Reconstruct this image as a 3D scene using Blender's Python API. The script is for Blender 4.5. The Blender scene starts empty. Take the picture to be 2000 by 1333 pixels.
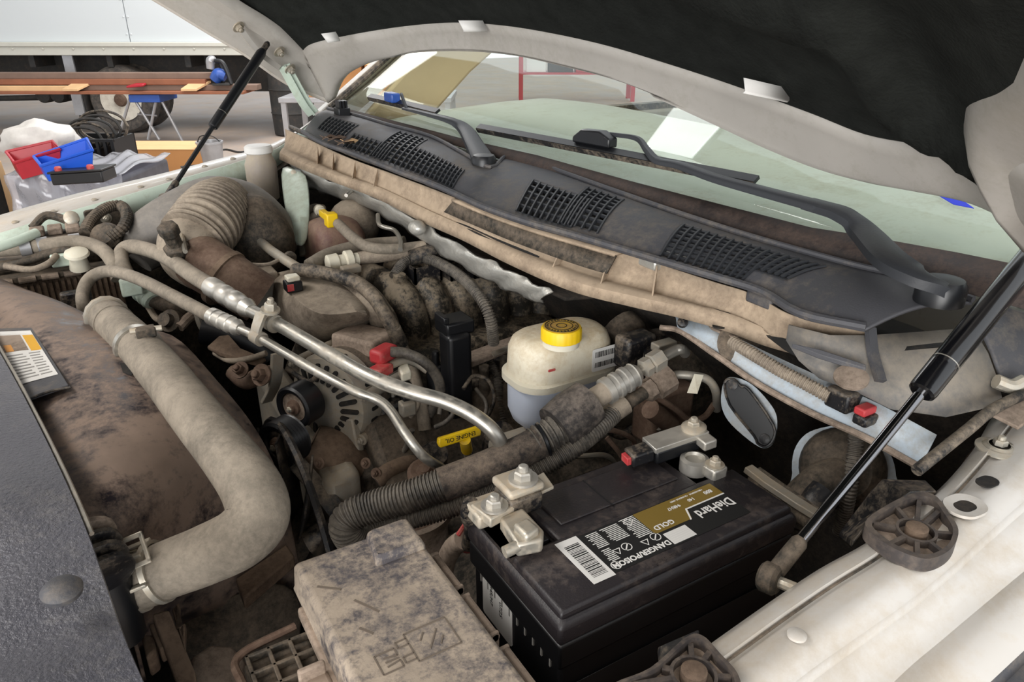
import bpy, math, random
import numpy as np
from mathutils import Vector, Matrix
random.seed(7)
S = bpy.context.scene
COL = S.collection
# ---------------------------------------------------------------- camera
# axes: X towards the rear of the pickup, Y towards its passenger side, Z up (shop floor at 0)
FPX, HORIZ = 1450.0, 20.0
PITCH = math.atan((666.5 - HORIZ) / FPX)
TH = math.radians(59)
CAM = Vector((0, 0, 1.65))
FH = Vector((math.cos(TH), math.sin(TH), 0)); RT = Vector((math.sin(TH), -math.cos(TH), 0)); UP = Vector((0, 0, 1))
FW = FH * math.cos(PITCH) - UP * math.sin(PITCH); UV = UP * math.cos(PITCH) + FH * math.sin(PITCH)
cd = bpy.data.cameras.new('camera'); cam = bpy.data.objects.new('camera', cd); COL.objects.link(cam)
cd.sensor_width = 36; cd.lens = FPX / 2000 * 36; cd.clip_start = 0.01; cd.clip_end = 300
cam.matrix_world = Matrix(((RT.x, UV.x, -FW.x, CAM.x), (RT.y, UV.y, -FW.y, CAM.y), (RT.z, UV.z, -FW.z, CAM.z), (0, 0, 0, 1)))
S.camera = cam
# ---------------------------------------------------------------- light
S.view_settings.view_transform = 'Standard'; S.view_settings.look = 'None'; S.view_settings.gamma = 1
S.view_settings.exposure = 0.2
S.view_settings.use_curve_mapping = False
W = bpy.data.worlds.new('daylight'); S.world = W; W.use_nodes = True
W.node_tree.nodes['Background'].inputs[0].default_value = (0.93, 0.965, 1.0, 1)
W.node_tree.nodes['Background'].inputs[1].default_value = 1.25
def area(name, loc, aim, size, power, col=(1, 1, 1)):
    l = bpy.data.lights.new(name, 'AREA'); l.shape = 'RECTANGLE'; l.size, l.size_y = size; l.energy = power; l.color = col
    o = bpy.data.objects.new(name, l); COL.objects.link(o); o.location = loc
    o.rotation_euler = (Vector(aim) - Vector(loc)).to_track_quat('-Z', 'Y').to_euler(); return o
area('overhead_fill', (-1.2, -1.6, 4.6), (0.2, 0.9, 1.1), (2.4, 1.2), 60, (1, .97, .93))  # added overhead light with no fixture, lifts the near side
area('overhead_fill', (-2.6, 2.2, 4.6), (0.2, 1.2, 1.1), (2.4, 1.2), 110, (1, .98, .95))  # second added overhead light, unseen, brightens the bay from the front
area('bay_fill', (-4.5, -4.2, 2.0), (0.4, 1.0, 1.1), (4.5, 3.2), 420, (1, .99, .97))  # fill light added behind the camera to brighten the engine bay, no door built
area('overhead_fill', (2.5, 9.0, 4.6), (2.2, 9.5, 0), (6, 3), 300, (1, .97, .95))  # third added overhead light, unseen, over the background floor

# ---------------------------------------------------------------- helpers
def ray(px, py): return FW + RT * ((px - 1000) / FPX) - UV * ((py - 666.5) / FPX)
def P(px, py, z): d = ray(px, py); return CAM + d * ((z - CAM.z) / d.z)
def PY(px, py, y): d = ray(px, py); return CAM + d * (y / d.y)
def PX(px, py, x): d = ray(px, py); return CAM + d * (x / d.x)
def PP(px, py, o, n): d = ray(px, py); return CAM + d * ((Vector(o) - CAM).dot(n) / d.dot(n))
def PZ(lst): return [P(*p) for p in lst]
def V(*a): return Vector(a)
def lerp(a, b, t): return a + (b - a) * t
def catmull(pts, n=8, closed=False):
    pts = [Vector(p) for p in pts]
    if len(pts) < 3: return [lerp(pts[0], pts[-1], i / n) for i in range(n + 1)]
    if closed: ext = [pts[-1]] + pts + [pts[0], pts[1]]
    else: ext = [pts[0] * 2 - pts[1]] + pts + [pts[-1] * 2 - pts[-2]]
    out = []
    for i in range(1, len(ext) - 2):
        a, b, c, d = ext[i - 1:i + 3]
        for k in range(n):
            t = k / n
            out.append(0.5 * (2 * b + (c - a) * t + (2 * a - 5 * b + 4 * c - d) * t * t + (3 * b - a - 3 * c + d) * t ** 3))
    if not closed: out.append(ext[-2].copy())
    return out
def resample(pts, n):
    L = [0]
    for a, b in zip(pts, pts[1:]): L.append(L[-1] + (b - a).length)
    out = []; j = 0
    for i in range(n):
        s = L[-1] * i / (n - 1)
        while j < len(L) - 2 and L[j + 1] < s: j += 1
        t = (s - L[j]) / max(1e-9, L[j + 1] - L[j]); out.append(lerp(pts[j], pts[j + 1], min(1, t)))
    return out
def plen(pts): return sum((b - a).length for a, b in zip(pts, pts[1:]))
def frames(pts):
    T = []
    for i in range(len(pts)):
        t = pts[min(i + 1, len(pts) - 1)] - pts[max(i - 1, 0)]
        T.append(t.normalized() if t.length > 1e-9 else Vector((0, 0, 1)))
    a = Vector((0, 0, 1)) if abs(T[0].z) < .9 else Vector((1, 0, 0))
    u = T[0].cross(a).normalized(); out = []
    for t in T:
        u = (u - t * u.dot(t))
        u = u.normalized() if u.length > 1e-6 else t.orthogonal().normalized()
        out.append((t, u, t.cross(u)))
    return out
class M:
    def __init__(s, T=None): s.v = []; s.f = []; s.T = T
    def add(s, vs, fs):
        o = len(s.v)
        s.v += [(s.T @ Vector(p)) if s.T else Vector(p) for p in vs]
        s.f += [tuple(i + o for i in f) for f in fs]; return s
    def box(s, lo, hi):
        x0, y0, z0 = lo; x1, y1, z1 = hi
        return s.add([(x0, y0, z0), (x1, y0, z0), (x1, y1, z0), (x0, y1, z0), (x0, y0, z1), (x1, y0, z1), (x1, y1, z1), (x0, y1, z1)],
                     [(3, 2, 1, 0), (4, 5, 6, 7), (0, 1, 5, 4), (1, 2, 6, 5), (2, 3, 7, 6), (3, 0, 4, 7)])
    def cbox(s, c, d): return s.box([c[i] - d[i] / 2 for i in range(3)], [c[i] + d[i] / 2 for i in range(3)])
    def prism(s, poly, vec):
        n = len(poly); vec = Vector(vec); vs = [Vector(p) for p in poly] + [Vector(p) + vec for p in poly]
        return s.add(vs, [tuple(range(n))[::-1], tuple(range(n, 2 * n))] + [(i, (i + 1) % n, n + (i + 1) % n, n + i) for i in range(n)])
    def loft(s, rings, closed=True, caps=True):
        n = len(rings[0]); vs = [p for r in rings for p in r]; fs = []
        for k in range(len(rings) - 1):
            for i in range(n if closed else n - 1):
                j = (i + 1) % n; fs.append((k * n + i, k * n + j, (k + 1) * n + j, (k + 1) * n + i))
        if caps and closed: fs += [tuple(range(n))[::-1], tuple((len(rings) - 1) * n + i for i in range(n))]
        return s.add(vs, fs)
    def grid(s, rows, skip=None):
        n = len(rows[0]); vs = [p for r in rows for p in r]; fs = []
        for k in range(len(rows) - 1):
            for i in range(n - 1):
                if skip and skip(k, i): continue
                fs.append((k * n + i, k * n + i + 1, (k + 1) * n + i + 1, (k + 1) * n + i))
        return s.add(vs, fs)
    def tube(s, pts, r, n=12, res=8, corr=None, smooth=True, caps=True):
        pts = [Vector(p) for p in pts]
        if smooth and len(pts) > 2: path = catmull(pts, res)
        else: path = pts if len(pts) > 1 else pts
        if corr:
            amp, pitch = corr; path = resample(path, max(8, int(plen(path) / pitch * 4) + 1))
        fr = frames(path); rings = []
        for i, (p, (t, u, w)) in enumerate(zip(path, fr)):
            if callable(r): rr = r(i / (len(path) - 1))
            elif isinstance(r, (list, tuple)):
                q = i / (len(path) - 1) * (len(r) - 1); k = min(int(q), len(r) - 2); rr = r[k] + (r[k + 1] - r[k]) * (q - k)
            else: rr = r
            if corr: rr += amp * (1 if i % 4 in (0, 1) else -1)
            rings.append([p + (u * math.cos(2 * math.pi * k / n) + w * math.sin(2 * math.pi * k / n)) * rr for k in range(n)])
        return s.loft(rings, True, caps)
    def strap(s, pts, w, h, side, res=6, smooth=True):
        "flat bar along a path: width w along side, thickness h"
        path = catmull(pts, res) if smooth and len(pts) > 2 else [Vector(p) for p in pts]
        side = Vector(side).normalized(); rings = []
        for p, (t, u, v) in zip(path, frames(path)):
            sd = (side - t * side.dot(t)).normalized(); nn = t.cross(sd)
            rings.append([p + sd * w / 2 + nn * h / 2, p - sd * w / 2 + nn * h / 2, p - sd * w / 2 - nn * h / 2, p + sd * w / 2 - nn * h / 2])
        return s.loft(rings)
    def lathe(s, o, ax, prof, n=24, mod=None, caps=True):
        o = Vector(o); ax = Vector(ax).normalized(); u = ax.orthogonal().normalized(); w = ax.cross(u); rings = []
        for k, (r, h) in enumerate(prof):
            rings.append([o + ax * h + (u * math.cos(2 * math.pi * i / n) + w * math.sin(2 * math.pi * i / n)) * max(1e-5, r * (mod(i, k) if mod else 1)) for i in range(n)])
        return s.loft(rings, True, caps)
    def cyl(s, a, b, r, n=16, r2=None):
        a = Vector(a); b = Vector(b); L = (b - a).length
        return s.lathe(a, b - a, [(r, 0), (r2 if r2 is not None else r, L)], n)
    def hexbolt(s, o, ax, r=.008, h=.008, washer=True):
        if washer: s.lathe(o, ax, [(r * 1.6, 0), (r * 1.6, h * .25)], 16)
        s.lathe(o, ax, [(r, 0), (r, h * .85), (r * .85, h)], 6); s.lathe(o, ax, [(r * .55, 0), (r * .55, h * 1.4), (r * .4, h * 1.5)], 10); return s
    def ell(s, c, rad, n=16, m=10, axes=None):
        ax = axes or (Vector((1, 0, 0)), Vector((0, 1, 0)), Vector((0, 0, 1))); c = Vector(c); rings = []
        for k in range(m + 1):
            a = math.pi * k / m; sr = max(1e-4, math.sin(a))
            rings.append([c + ax[0] * rad[0] * sr * math.cos(2 * math.pi * i / n) + ax[1] * rad[1] * sr * math.sin(2 * math.pi * i / n) - ax[2] * rad[2] * math.cos(a) for i in range(n)])
        return s.loft(rings)
    def obj(s, name, mat, parent=None, bevel=0, smooth=35, solid=0, sub=0, off=-1, label=None, kind=None, segs=2):
        me = bpy.data.meshes.new(name); me.from_pydata([tuple(p) for p in s.v], [], s.f); me.update()
        me.validate()
        import bmesh
        bm = bmesh.new(); bm.from_mesh(me); bmesh.ops.recalc_face_normals(bm, faces=bm.faces); bm.to_mesh(me); bm.free()
        if smooth is not None:
            for p in me.polygons: p.use_smooth = True
            me.set_sharp_from_angle(angle=math.radians(smooth))
        if mat is not None: me.materials.append(mat)
        o = bpy.data.objects.new(name, me); COL.objects.link(o)
        if solid: m = o.modifiers.new('s', 'SOLIDIFY'); m.thickness = solid; m.offset = off
        if bevel: m = o.modifiers.new('b', 'BEVEL'); m.width = bevel; m.segments = segs; m.limit_method = 'ANGLE'; m.angle_limit = math.radians(40); m.harden_normals = False
        if sub: m = o.modifiers.new('u', 'SUBSURF'); m.levels = sub; m.render_levels = sub
        if parent is not None: setpar(o, parent)
        if label: o['label'] = label
        if kind: o['kind'] = kind
        return o
def setpar(o, p):
    o.parent = p
    r = p; mw = Matrix.Identity(4)
    while r is not None:
        mw = (Matrix.Translation(r.location) @ r.rotation_euler.to_matrix().to_4x4() if r.type == 'EMPTY' else Matrix.Identity(4)) @ mw if r.parent is None else mw
        r = r.parent
    o.matrix_parent_inverse = mw.inverted() if p.type == 'EMPTY' else Matrix.Identity(4)
def thing(name, label, cat, loc, group=None):
    o = bpy.data.objects.new(name, None); COL.objects.link(o); o.location = loc; o.empty_display_size = .05
    o['label'] = label; o['category'] = cat
    if group: o['group'] = group
    return o
def tag(o, label, cat, group=None, kind=None):
    o['label'] = label; o['category'] = cat
    if group: o['group'] = group
    if kind: o['kind'] = kind
    return o
def structure(o, label): o['kind'] = 'structure'; o['label'] = label; return o
def copy_tree(root, delta, label, group=None):
    r = root.copy(); COL.objects.link(r); r.location = root.location + Vector(delta); r['label'] = label
    if group: r['group'] = group
    for ch in root.children:
        c = ch.copy(); COL.objects.link(c); c.parent = r; c.matrix_parent_inverse = ch.matrix_parent_inverse
        for g in ch.children:
            d = g.copy(); COL.objects.link(d); d.parent = c
    return r
def frame(o, x, y):
    "matrix with origin o, local x along x, local y near y"
    x = Vector(x).normalized(); y = Vector(y); y = (y - x * y.dot(x)).normalized(); z = x.cross(y)
    return Matrix(((x.x, y.x, z.x, o[0]), (x.y, y.y, z.y, o[1]), (x.z, y.z, z.z, o[2]), (0, 0, 0, 1)))
def text_mesh(m, body, T, size, depth=.0003, align='CENTER', sx=1.0, bold=0):
    c = bpy.data.curves.new('t', 'FONT'); c.body = body; c.size = size; c.align_x = align; c.align_y = 'CENTER'; c.extrude = depth; c.resolution_u = 2; c.offset = bold
    o = bpy.data.objects.new('t', c); me = bpy.data.meshes.new_from_object(o)
    m.add([T @ Vector((v.co.x * sx, v.co.y, v.co.z)) for v in me.vertices], [tuple(p.vertices) for p in me.polygons])
    bpy.data.objects.remove(o); bpy.data.meshes.remove(me); bpy.data.curves.remove(c)
def rrect(w, h, r, n=4):
    out = []
    for cx, cy, a0 in ((w / 2 - r, h / 2 - r, 0), (-w / 2 + r, h / 2 - r, 90), (-w / 2 + r, -h / 2 + r, 180), (w / 2 - r, -h / 2 + r, 270)):
        for k in range(n + 1):
            a = math.radians(a0 + 90 * k / n); out.append((cx + r * math.cos(a), cy + r * math.sin(a)))
    return out

# ---------------------------------------------------------------- materials
def lin(c):
    if isinstance(c, str): c = [int(c[i:i + 2], 16) / 255 for i in (0, 2, 4)]
    return tuple((x / 12.92 if x <= .04045 else ((x + .055) / 1.055) ** 2.4) for x in c) + (1,)
DUST = 'ab9a85'
def mat(name, col, rough=.5, metal=0, dust=0, dcol=DUST, dscale=14, up=.75, bump=0, bscale=300, var=.12, vscale=9, sss=0, coat=0, spec=.5, emit=0, alpha=1, contrast=3.0):
    m = bpy.data.materials.new(name); m.use_nodes = True; nt = m.node_tree; N = nt.nodes; L = nt.links
    b = N['Principled BSDF']; b.inputs['Roughness'].default_value = rough; b.inputs['Metallic'].default_value = metal
    b.inputs['Specular IOR Level'].default_value = spec
    if coat: b.inputs['Coat Weight'].default_value = coat; b.inputs['Coat Roughness'].default_value = .08
    if sss: b.inputs['Subsurface Weight'].default_value = sss; b.inputs['Subsurface Radius'].default_value = (.02, .018, .015)
    tc = N.new('ShaderNodeTexCoord')
    def noise(scale, det=5, rgh=.6):
        n = N.new('ShaderNodeTexNoise'); n.inputs['Scale'].default_value = scale; n.inputs['Detail'].default_value = det; n.inputs['Roughness'].default_value = rgh
        L.new(tc.outputs['Object'], n.inputs['Vector']); return n.outputs['Fac']
    def mth(op, a, c=None, d=None, clamp=False):
        n = N.new('ShaderNodeMath'); n.operation = op; n.use_clamp = clamp
        for i, x in enumerate((a, c, d)):
            if x is None: continue
            if isinstance(x, (int, float)): n.inputs[i].default_value = x
            else: L.new(x, n.inputs[i])
        return n.outputs[0]
    def mix(f, a, c):
        n = N.new('ShaderNodeMix'); n.data_type = 'RGBA'
        if isinstance(f, (int, float)): n.inputs[0].default_value = f
        else: L.new(f, n.inputs[0])
        for i, x in ((6, a), (7, c)):
            if isinstance(x, tuple): n.inputs[i].default_value = x
            else: L.new(x, n.inputs[i])
        return n.outputs[2]
    c = lin(col); base = c
    if var:
        f = noise(vscale, 6)
        base = mix(mth('MULTIPLY_ADD', f, 2.2, -.6, True), tuple(x * (1 - var) for x in c[:3]) + (1,), tuple(min(1, x * (1 + var)) for x in c[:3]) + (1,))
    if dust:
        g = N.new('ShaderNodeNewGeometry'); sp = N.new('ShaderNodeSeparateXYZ'); L.new(g.outputs['Normal'], sp.inputs[0])
        nz = mth('MULTIPLY_ADD', sp.outputs[2], up * .5, 1 - up * .5)          # settled dust lies on upward faces
        n1 = noise(dscale, 8, .7); n2 = noise(dscale * 9, 5, .75)
        nn = mth('MULTIPLY_ADD', n2, .42, mth('MULTIPLY', n1, .58))
        f = mth('MULTIPLY_ADD', mth('SUBTRACT', nn, .5), contrast * 1.7, mth('MULTIPLY_ADD', nz, dust * 1.05, -.14 if dust < .32 else 0), True)
        f = mth('MULTIPLY', f, min(1, .55 + dust * .45))
        d = lin(dcol); dm = mix(mth('MULTIPLY_ADD', noise(dscale * 2.3, 5), 2, -.5, True), tuple(x * .75 for x in d[:3]) + (1,), tuple(min(1, x * 1.15) for x in d[:3]) + (1,))
        base = mix(f, base, dm)
        L.new(mth('MULTIPLY_ADD', f, .9 - rough, rough, True), b.inputs['Roughness'])
        if metal: L.new(mth('MULTIPLY_ADD', f, -metal, metal, True), b.inputs['Metallic'])
    if isinstance(base, tuple): b.inputs['Base Color'].default_value = base
    else: L.new(base, b.inputs['Base Color'])
    if bump:
        bp = N.new('ShaderNodeBump'); bp.inputs['Strength'].default_value = bump; bp.inputs['Distance'].default_value = .002
        L.new(noise(bscale, 3), bp.inputs['Height']); L.new(bp.outputs[0], b.inputs['Normal'])
    if emit: b.inputs['Emission Color'].default_value = lin(col); b.inputs['Emission Strength'].default_value = emit
    return m
MT = {}
def mk(name, *a, **k): MT[name] = mat(name, *a, **k); return MT[name]
mk('black_plastic', '17171a', .42, dust=.28, bump=.15)
mk('black_clean', '141518', .38, var=.2)
mk('black_rubber', '1b1a1a', .6, dust=.35)
mk('dark_dusty', '28251f', .7, dust=.55, dcol='7d6e5e')
mk('deep_dark', '0e0d0c', .8, dust=.25, dcol='4b4034')
mk('brown_dusty', '4a3a2e', .8, dust=.75, dcol='7d6957', up=.5)
mk('tan_dusty', '5f5246', .8, dust=.75, dcol='a69484', up=.6)
mk('tan_plastic', '5b5046', .7, dust=.82, dcol='a29584', up=.5, contrast=2.4, bump=.2, bscale=260)
mk('alu', 'b3afa6', .34, .85, dust=.25, dcol='a89b88')
mk('alu_cast', 'a39e94', .48, .5, dust=.5, dcol='a5947c')
mk('alu_bright', 'c4c0b8', .38, .75, dust=.3, dcol='b0a694', contrast=1.5)
mk('zinc', 'b9b4a8', .4, .7, dust=.5, dcol='b9a68c')
mk('white_paint', 'c2bdb6', .3, dust=.3, dcol='b5a58e', coat=.4, var=.04, dscale=5, up=.3)
mk('green_white_paint', 'c4d2c4', .35, dust=.22, dcol='9b9880', coat=.3, var=.05, dscale=6, up=.2)
mk('hood_paint', 'aca7a0', .45, dust=.25, dcol='9a9488', var=.06, dscale=7, up=0)
mk('felt', '232523', .95, bump=.6, bscale=180, var=.3, vscale=30, spec=.1)
mk('cowl', '46464a', .55, dust=.2, dcol='8f8374', bump=.2, bscale=500, dscale=7)
mk('cowl_clean', '2e3034', .5, bump=.1)
mk('channel', '6f5f50', .85, dust=.98, dcol='b09c85', up=.55, contrast=2.2)
mk('foil', 'b5b3ac', .4, .5, dust=.3, dcol='8d8374', bump=1.0, bscale=60)
mk('hose', '4d483f', .7, dust=.82, dcol='988d7e', up=.35, contrast=1.9, bump=.25, bscale=260)
mk('conduit', '35322f', .5, dust=.5, dcol='9c9284', contrast=2)
mk('sleeve', '2b2624', .8, dust=.55, dcol='8a7a6a', bump=.8, bscale=700)
mk('shroud', '2f2a2e', .3, dust=.68, dcol='937f70', dscale=7, up=.25, contrast=4.2)
mk('rad_cover', '55555c', .36, bump=1.0, bscale=240, dust=.12, dcol='8d8a88', var=.12, vscale=5)
mk('battery', '262224', .45, dust=.2, dcol='6c5f56', dscale=9, bump=.2, bscale=400)
mk('battery_case', '151517', .4, var=.2)
mk('fuse', '514d50', .65, dust=.66, dcol='b0a18f', dscale=13, contrast=4.5, up=.3, bump=.2)
mk('pe_lid', 'd8d0bc', .45, sss=.3, dust=.5, dcol='b89f78', up=1.2, contrast=2.5, dscale=12)
mk('pe_white', 'd8d2c0', .45, sss=.35, dust=.12, dcol='b09a78', var=.05)
mk('pe_blue', 'bfc6d4', .35, sss=.4, var=.04)
mk('yellow', 'e8c012', .45, var=.08, dust=.08)
mk('red', 'b8383c', .5, dust=.2)
mk('label_white', 'dedcd8', .5, var=.03)
mk('ink', '151515', .6, var=0); mk('ink_white', 'e6e4e0', .5, var=0); mk('gold', '8a7232', .4, .3, var=.05)
mk('chrome', '8d8d90', .12, 1.0)
mk('strut_black', '0d0d10', .2, coat=.5)
mk('firewall', '2a2622', .9, dust=.45, dcol='574b40', bump=1.0, bscale=70)
mk('pale_blue', 'b4bfc8', .4, dust=.4, dcol='a39a8c', var=.04)
mk('rust', '5a4538', .8, dust=.45, dcol='85705f')
# ================================================================ the shop
mk('concrete', '9c938d', .6, var=.12, vscale=.8, dust=.45, dcol='b5a08c', dscale=1.2, up=0, bump=.2, bscale=20)
mk('ceiling', 'a89f94', .8, var=.08, vscale=.6)
mk('skylight', 'f4f6f4', .6, emit=2.2, var=0)
mk('white_box', 'ccd2d4', .4, var=.02, vscale=.5)
mk('cream_rail', 'c9c8bd', .45, var=.04)
mk('under_dark', '2b2b2a', .7, dust=.3, dcol='5d5046')
mk('tire', '3a3838', .8, dust=.5, dcol='7d7468')
mk('rim_white', 'd9d4c6', .5, dust=.25, dcol='9a8772')
mk('wood_red', '8f5a40', .7, var=.2, vscale=3); mk('wood_pale', 'd8b183', .7, var=.12, vscale=4); mk('wood_grey', '7b6558', .7, var=.2, vscale=3)
mk('cardboard', 'c08a55', .8, var=.06, vscale=3); mk('cardboard_pale', 'd0a878', .8, var=.05)
mk('bin_red', 'a8202e', .4, var=.08); mk('bin_blue', '1c56c8', .35, var=.05); mk('tool_blue', '2a4f9c', .4)
mk('bag_white', 'c9c5bf', .5, var=.08, vscale=20, bump=.6, bscale=30)
mk('galv', 'a8a8aa', .4, .6, var=.1)
mk('wrap_dark', '4b4a50', .5, var=.25, vscale=12)
def film(name, tint, rough, opac):
    m = bpy.data.materials.new(name); m.use_nodes = True; N = m.node_tree.nodes; L = m.node_tree.links; N.remove(N['Principled BSDF'])
    t = N.new('ShaderNodeBsdfTransparent'); t.inputs[0].default_value = lin(tint); d = N.new('ShaderNodeBsdfDiffuse'); d.inputs[0].default_value = lin('d8d8dc')
    g = N.new('ShaderNodeBsdfGlossy'); g.inputs['Roughness'].default_value = rough
    a = N.new('ShaderNodeMixShader'); a.inputs[0].default_value = opac; L.new(t.outputs[0], a.inputs[1]); L.new(d.outputs[0], a.inputs[2])
    f = N.new('ShaderNodeLayerWeight'); f.inputs[0].default_value = .5
    pw = N.new('ShaderNodeMath'); pw.operation = 'POWER'; L.new(f.outputs['Facing'], pw.inputs[0]); pw.inputs[1].default_value = 5
    ma = N.new('ShaderNodeMath'); ma.operation = 'MULTIPLY_ADD'; L.new(pw.outputs[0], ma.inputs[0]); ma.inputs[1].default_value = .95; ma.inputs[2].default_value = .045
    b = N.new('ShaderNodeMixShader'); L.new(ma.outputs[0], b.inputs[0]); L.new(a.outputs[0], b.inputs[1]); L.new(g.outputs[0], b.inputs[2])
    L.new(b.outputs[0], N['Material Output'].inputs[0]); MT[name] = m
film('stretch_film', 'e8e8ee', .18, .3)
film('glass', 'f3f8f5', .0, .0)
structure(M().box((-9, -7, -.1), (26, 26, 0)).obj('floor', MT['concrete'], smooth=None), 'dusty grey concrete shop floor')
cl = M()
cl.box((-9, -7, 5.2), (.6, 26, 5.3))
structure(cl.obj('ceiling', MT['ceiling'], smooth=None), 'plain shop ceiling above the pickup')

def bgT(px, py): return frame(P(px, py, 0), RT, FH)
# ---- box truck -------------------------------------------------
T = bgT(235, 262); TI = T.inverted(); W0 = T.translation.copy()
def bl(px, py, dv=0):
    q = TI @ PP(px, py, W0 + FH * dv, FH); return q.x, q.z
tr = thing('box_truck', 'white box truck parked across the shop beyond the far fender', 'truck', W0)
zr0 = bl(200, 108)[1]; zr1 = bl(200, 82)[1]
for k in range(7):
    u0 = -9.6 + k * 2.0
    M(T).box((u0 + .006, .02, zr1), (u0 + 1.994, 2.4, 3.9)).obj('side_panel', MT['white_box'], tr)
    m = M(T)
    for q in range(9): m.lathe((u0 + .03, .02, zr1 + .1 + q * .22), (0, -1, 0), [(.014, 0), (.012, .008), (.002, .012)], 8); m.lathe((u0 + 1.97, .02, zr1 + .1 + q * .22), (0, -1, 0), [(.014, 0), (.012, .008), (.002, .012)], 8)
    m.obj('rivet_row', MT['white_box'], tr, kind='stuff')
m = M(T).box((-9.6, -.05, zr0), (4.4, 2.45, zr1 - .05)); m.box((-9.6, -.075, zr1 - .06), (4.4, .02, zr1)); m.obj('rub_rail', MT['cream_rail'], tr, bevel=.01)
for k in range(22): M(T).lathe((-5 + k * .42, -.05, (zr0 + zr1) / 2), (0, -1, 0), [(.02, 0), (.016, .01), (.002, .016)], 8).obj('rail_rivet', MT['cream_rail'], tr)
zb = bl(200, 150)[1]
M(T).box((-9.6, .55, zb - .25), (4.4, .75, zr0)).obj('frame_beam', MT['under_dark'], tr, bevel=.01)
M(T).box((-9.6, 1.7, zb - .35), (4.4, 1.9, zr0)).obj('frame_beam', MT['under_dark'], tr, bevel=.01)
for k in range(8): M(T).box((-4.4 + k * 1.1, .05, zr0 - .16), (-4.32 + k * 1.1, 2.4, zr0)).obj('cross_member', MT['under_dark'], tr)
u = bl(130, 120)[0]; M(T).box((u - .05, .0, bl(0, 225)[1]), (u + .09, .03, zr0)).obj('mud_flap_bracket', MT['galv'], tr)
M(T).box((u - .02, .04, .2), (u + .12, .6, .75)).obj('mud_flap', MT['under_dark'], tr)
def wheel(px_c, dv, parent, rad):
    uc = bl(px_c, 200)[0]; c = (uc, dv, rad)
    M(T).lathe(c, (0, 1, 0), [(rad * .60, .02), (rad * .74, -.01), (rad * .9, 0), (rad * .985, .05), (rad, .1), (rad, .2), (rad * .98, .26), (rad * .6, .28)], 48).obj('tire', MT['tire'], parent)
    rm = M(T).lathe(c, (0, 1, 0), [(rad * .62, .0), (rad * .62, .03), (rad * .55, .05), (rad * .5, .09), (rad * .34, .1), (rad * .30, .06), (rad * .001, .06)], 40).obj('rim', MT['rim_white'], parent)
    M(T).lathe((uc, dv + .06, rad), (0, -1, 0), [(rad * .2, 0), (rad * .2, .06), (rad * .16, .1), (rad * .001, .11)], 24).obj('hub', MT['rust'], rm)
    for k in range(8):
        a = k * math.pi / 4
        M(T).lathe((uc + math.cos(a) * rad * .26, dv + .06, rad + math.sin(a) * rad * .26), (0, -1, 0), [(.022, 0), (.022, .03), (.012, .035)], 6).obj('lug_nut', MT['galv'], rm)
    for k in range(5):
        a = k * math.tau / 5 + .3
        M(T).lathe((uc + math.cos(a) * rad * .43, dv + .075, rad + math.sin(a) * rad * .43), (0, -1, 0), [(.05, 0), (.05, .006), (.001, .007)], 16).obj('hand_hole', MT['deep_dark'], rm)
wheel(233, .05, tr, .47)
wheel(233, .5, tr, .47)
for i, pxx in enumerate((63, 92)):
    uc, zc = bl(pxx, 190)
    M(T).lathe((uc, .25, zc), (0, 1, 0), [(.001, .03), (.085, .03), (.1, 0), (.11, .02), (.11, .7), (.001, .72)], 24).obj('air_tank', MT['under_dark'], tr)
M(T).tube([(-4.5, .4, .42), (bl(90, 200)[0], .4, .48), (u, .4, .6)], .04).obj('exhaust_pipe', MT['under_dark'], tr)

# ---- boards on a sawhorse --------------------------------------
T2 = bgT(330, 281); T2I = T2.inverted(); W2 = T2.translation.copy()
def b2(px, py, dv=0):
    q = T2I @ PP(px, py, W2 + FH * dv, FH); return q.x, q.z
sh = thing('sawhorse', 'folding steel sawhorse with blue top under the stacked boards', 'sawhorse', W2)
zt = b2(300, 184)[1]; ua, ub = b2(255, 190)[0], b2(315, 190)[0]
M(T2).box((ua, -.06, zt - .1), (ub, .5, zt)).obj('top_beam', MT['tool_blue'], sh, bevel=.01)
for (xa, ya, xb, yb) in ((248, 190, 222, 280), (252, 190, 305, 275), (300, 190, 283, 275), (305, 190, 352, 282)):
    p = b2(xa, ya); q = b2(xb, yb)
    M(T2).tube([(p[0], .1, p[1]), (q[0], .1, max(.0, q[1]))], .02, 8).obj('leg', MT['galv'], sh)
p = b2(262, 225); q = b2(300, 228); M(T2).tube([(p[0], .1, p[1]), (q[0], .1, q[1])], .012, 6).obj('brace', MT['galv'], sh)
def board(name, label, px0, px1, y0, y1, mt, v0, w, grp='boards on the sawhorse'):
    a = b2(px0, y1); b = b2(px1, y0)
    return tag(M(T2).box((a[0], v0, a[1]), (b[0], v0 + w, b[1])).obj(name, MT[mt], bevel=.006), label, 'board', grp)
board('board', 'long grey-brown board on top of the stack', -400, 430, 143, 155, 'wood_grey', .05, .18)
board('board', 'reddish brown board below the grey top board', -400, 400, 155, 166, 'wood_red', .0, .2)
board('board', 'pale pine strip along the front of the board stack', -400, 145, 167, 177, 'wood_pale', -.08, .07)
board('board', 'wide red-brown plank at the bottom of the stack', -400, 480, 177, 183, 'wood_red', -.1, .5)
board('board', 'second red-brown board beneath the blue tool', 150, 500, 166, 177, 'wood_grey', .02, .2)
for i, (px, w_, lab) in enumerate(((150, 34, 'short pale wood block laid across the stack at left'), (378, 42, 'short pale wood block laid across the stack near the blue tool'))):
    a = b2(px - 15, 176); b = b2(px + 15, 168)
    tag(M(T2).prism([(a[0], -.16, a[1]), (a[0] + .2, -.16, a[1]), (b[0] + .1, .1, b[1] + .03), (b[0] - .14, .1, b[1] + .03)], (0, 0, .03)).obj('wood_block', MT['wood_pale'], bevel=.004), lab, 'wood block', 'blocks on the board stack')
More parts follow.
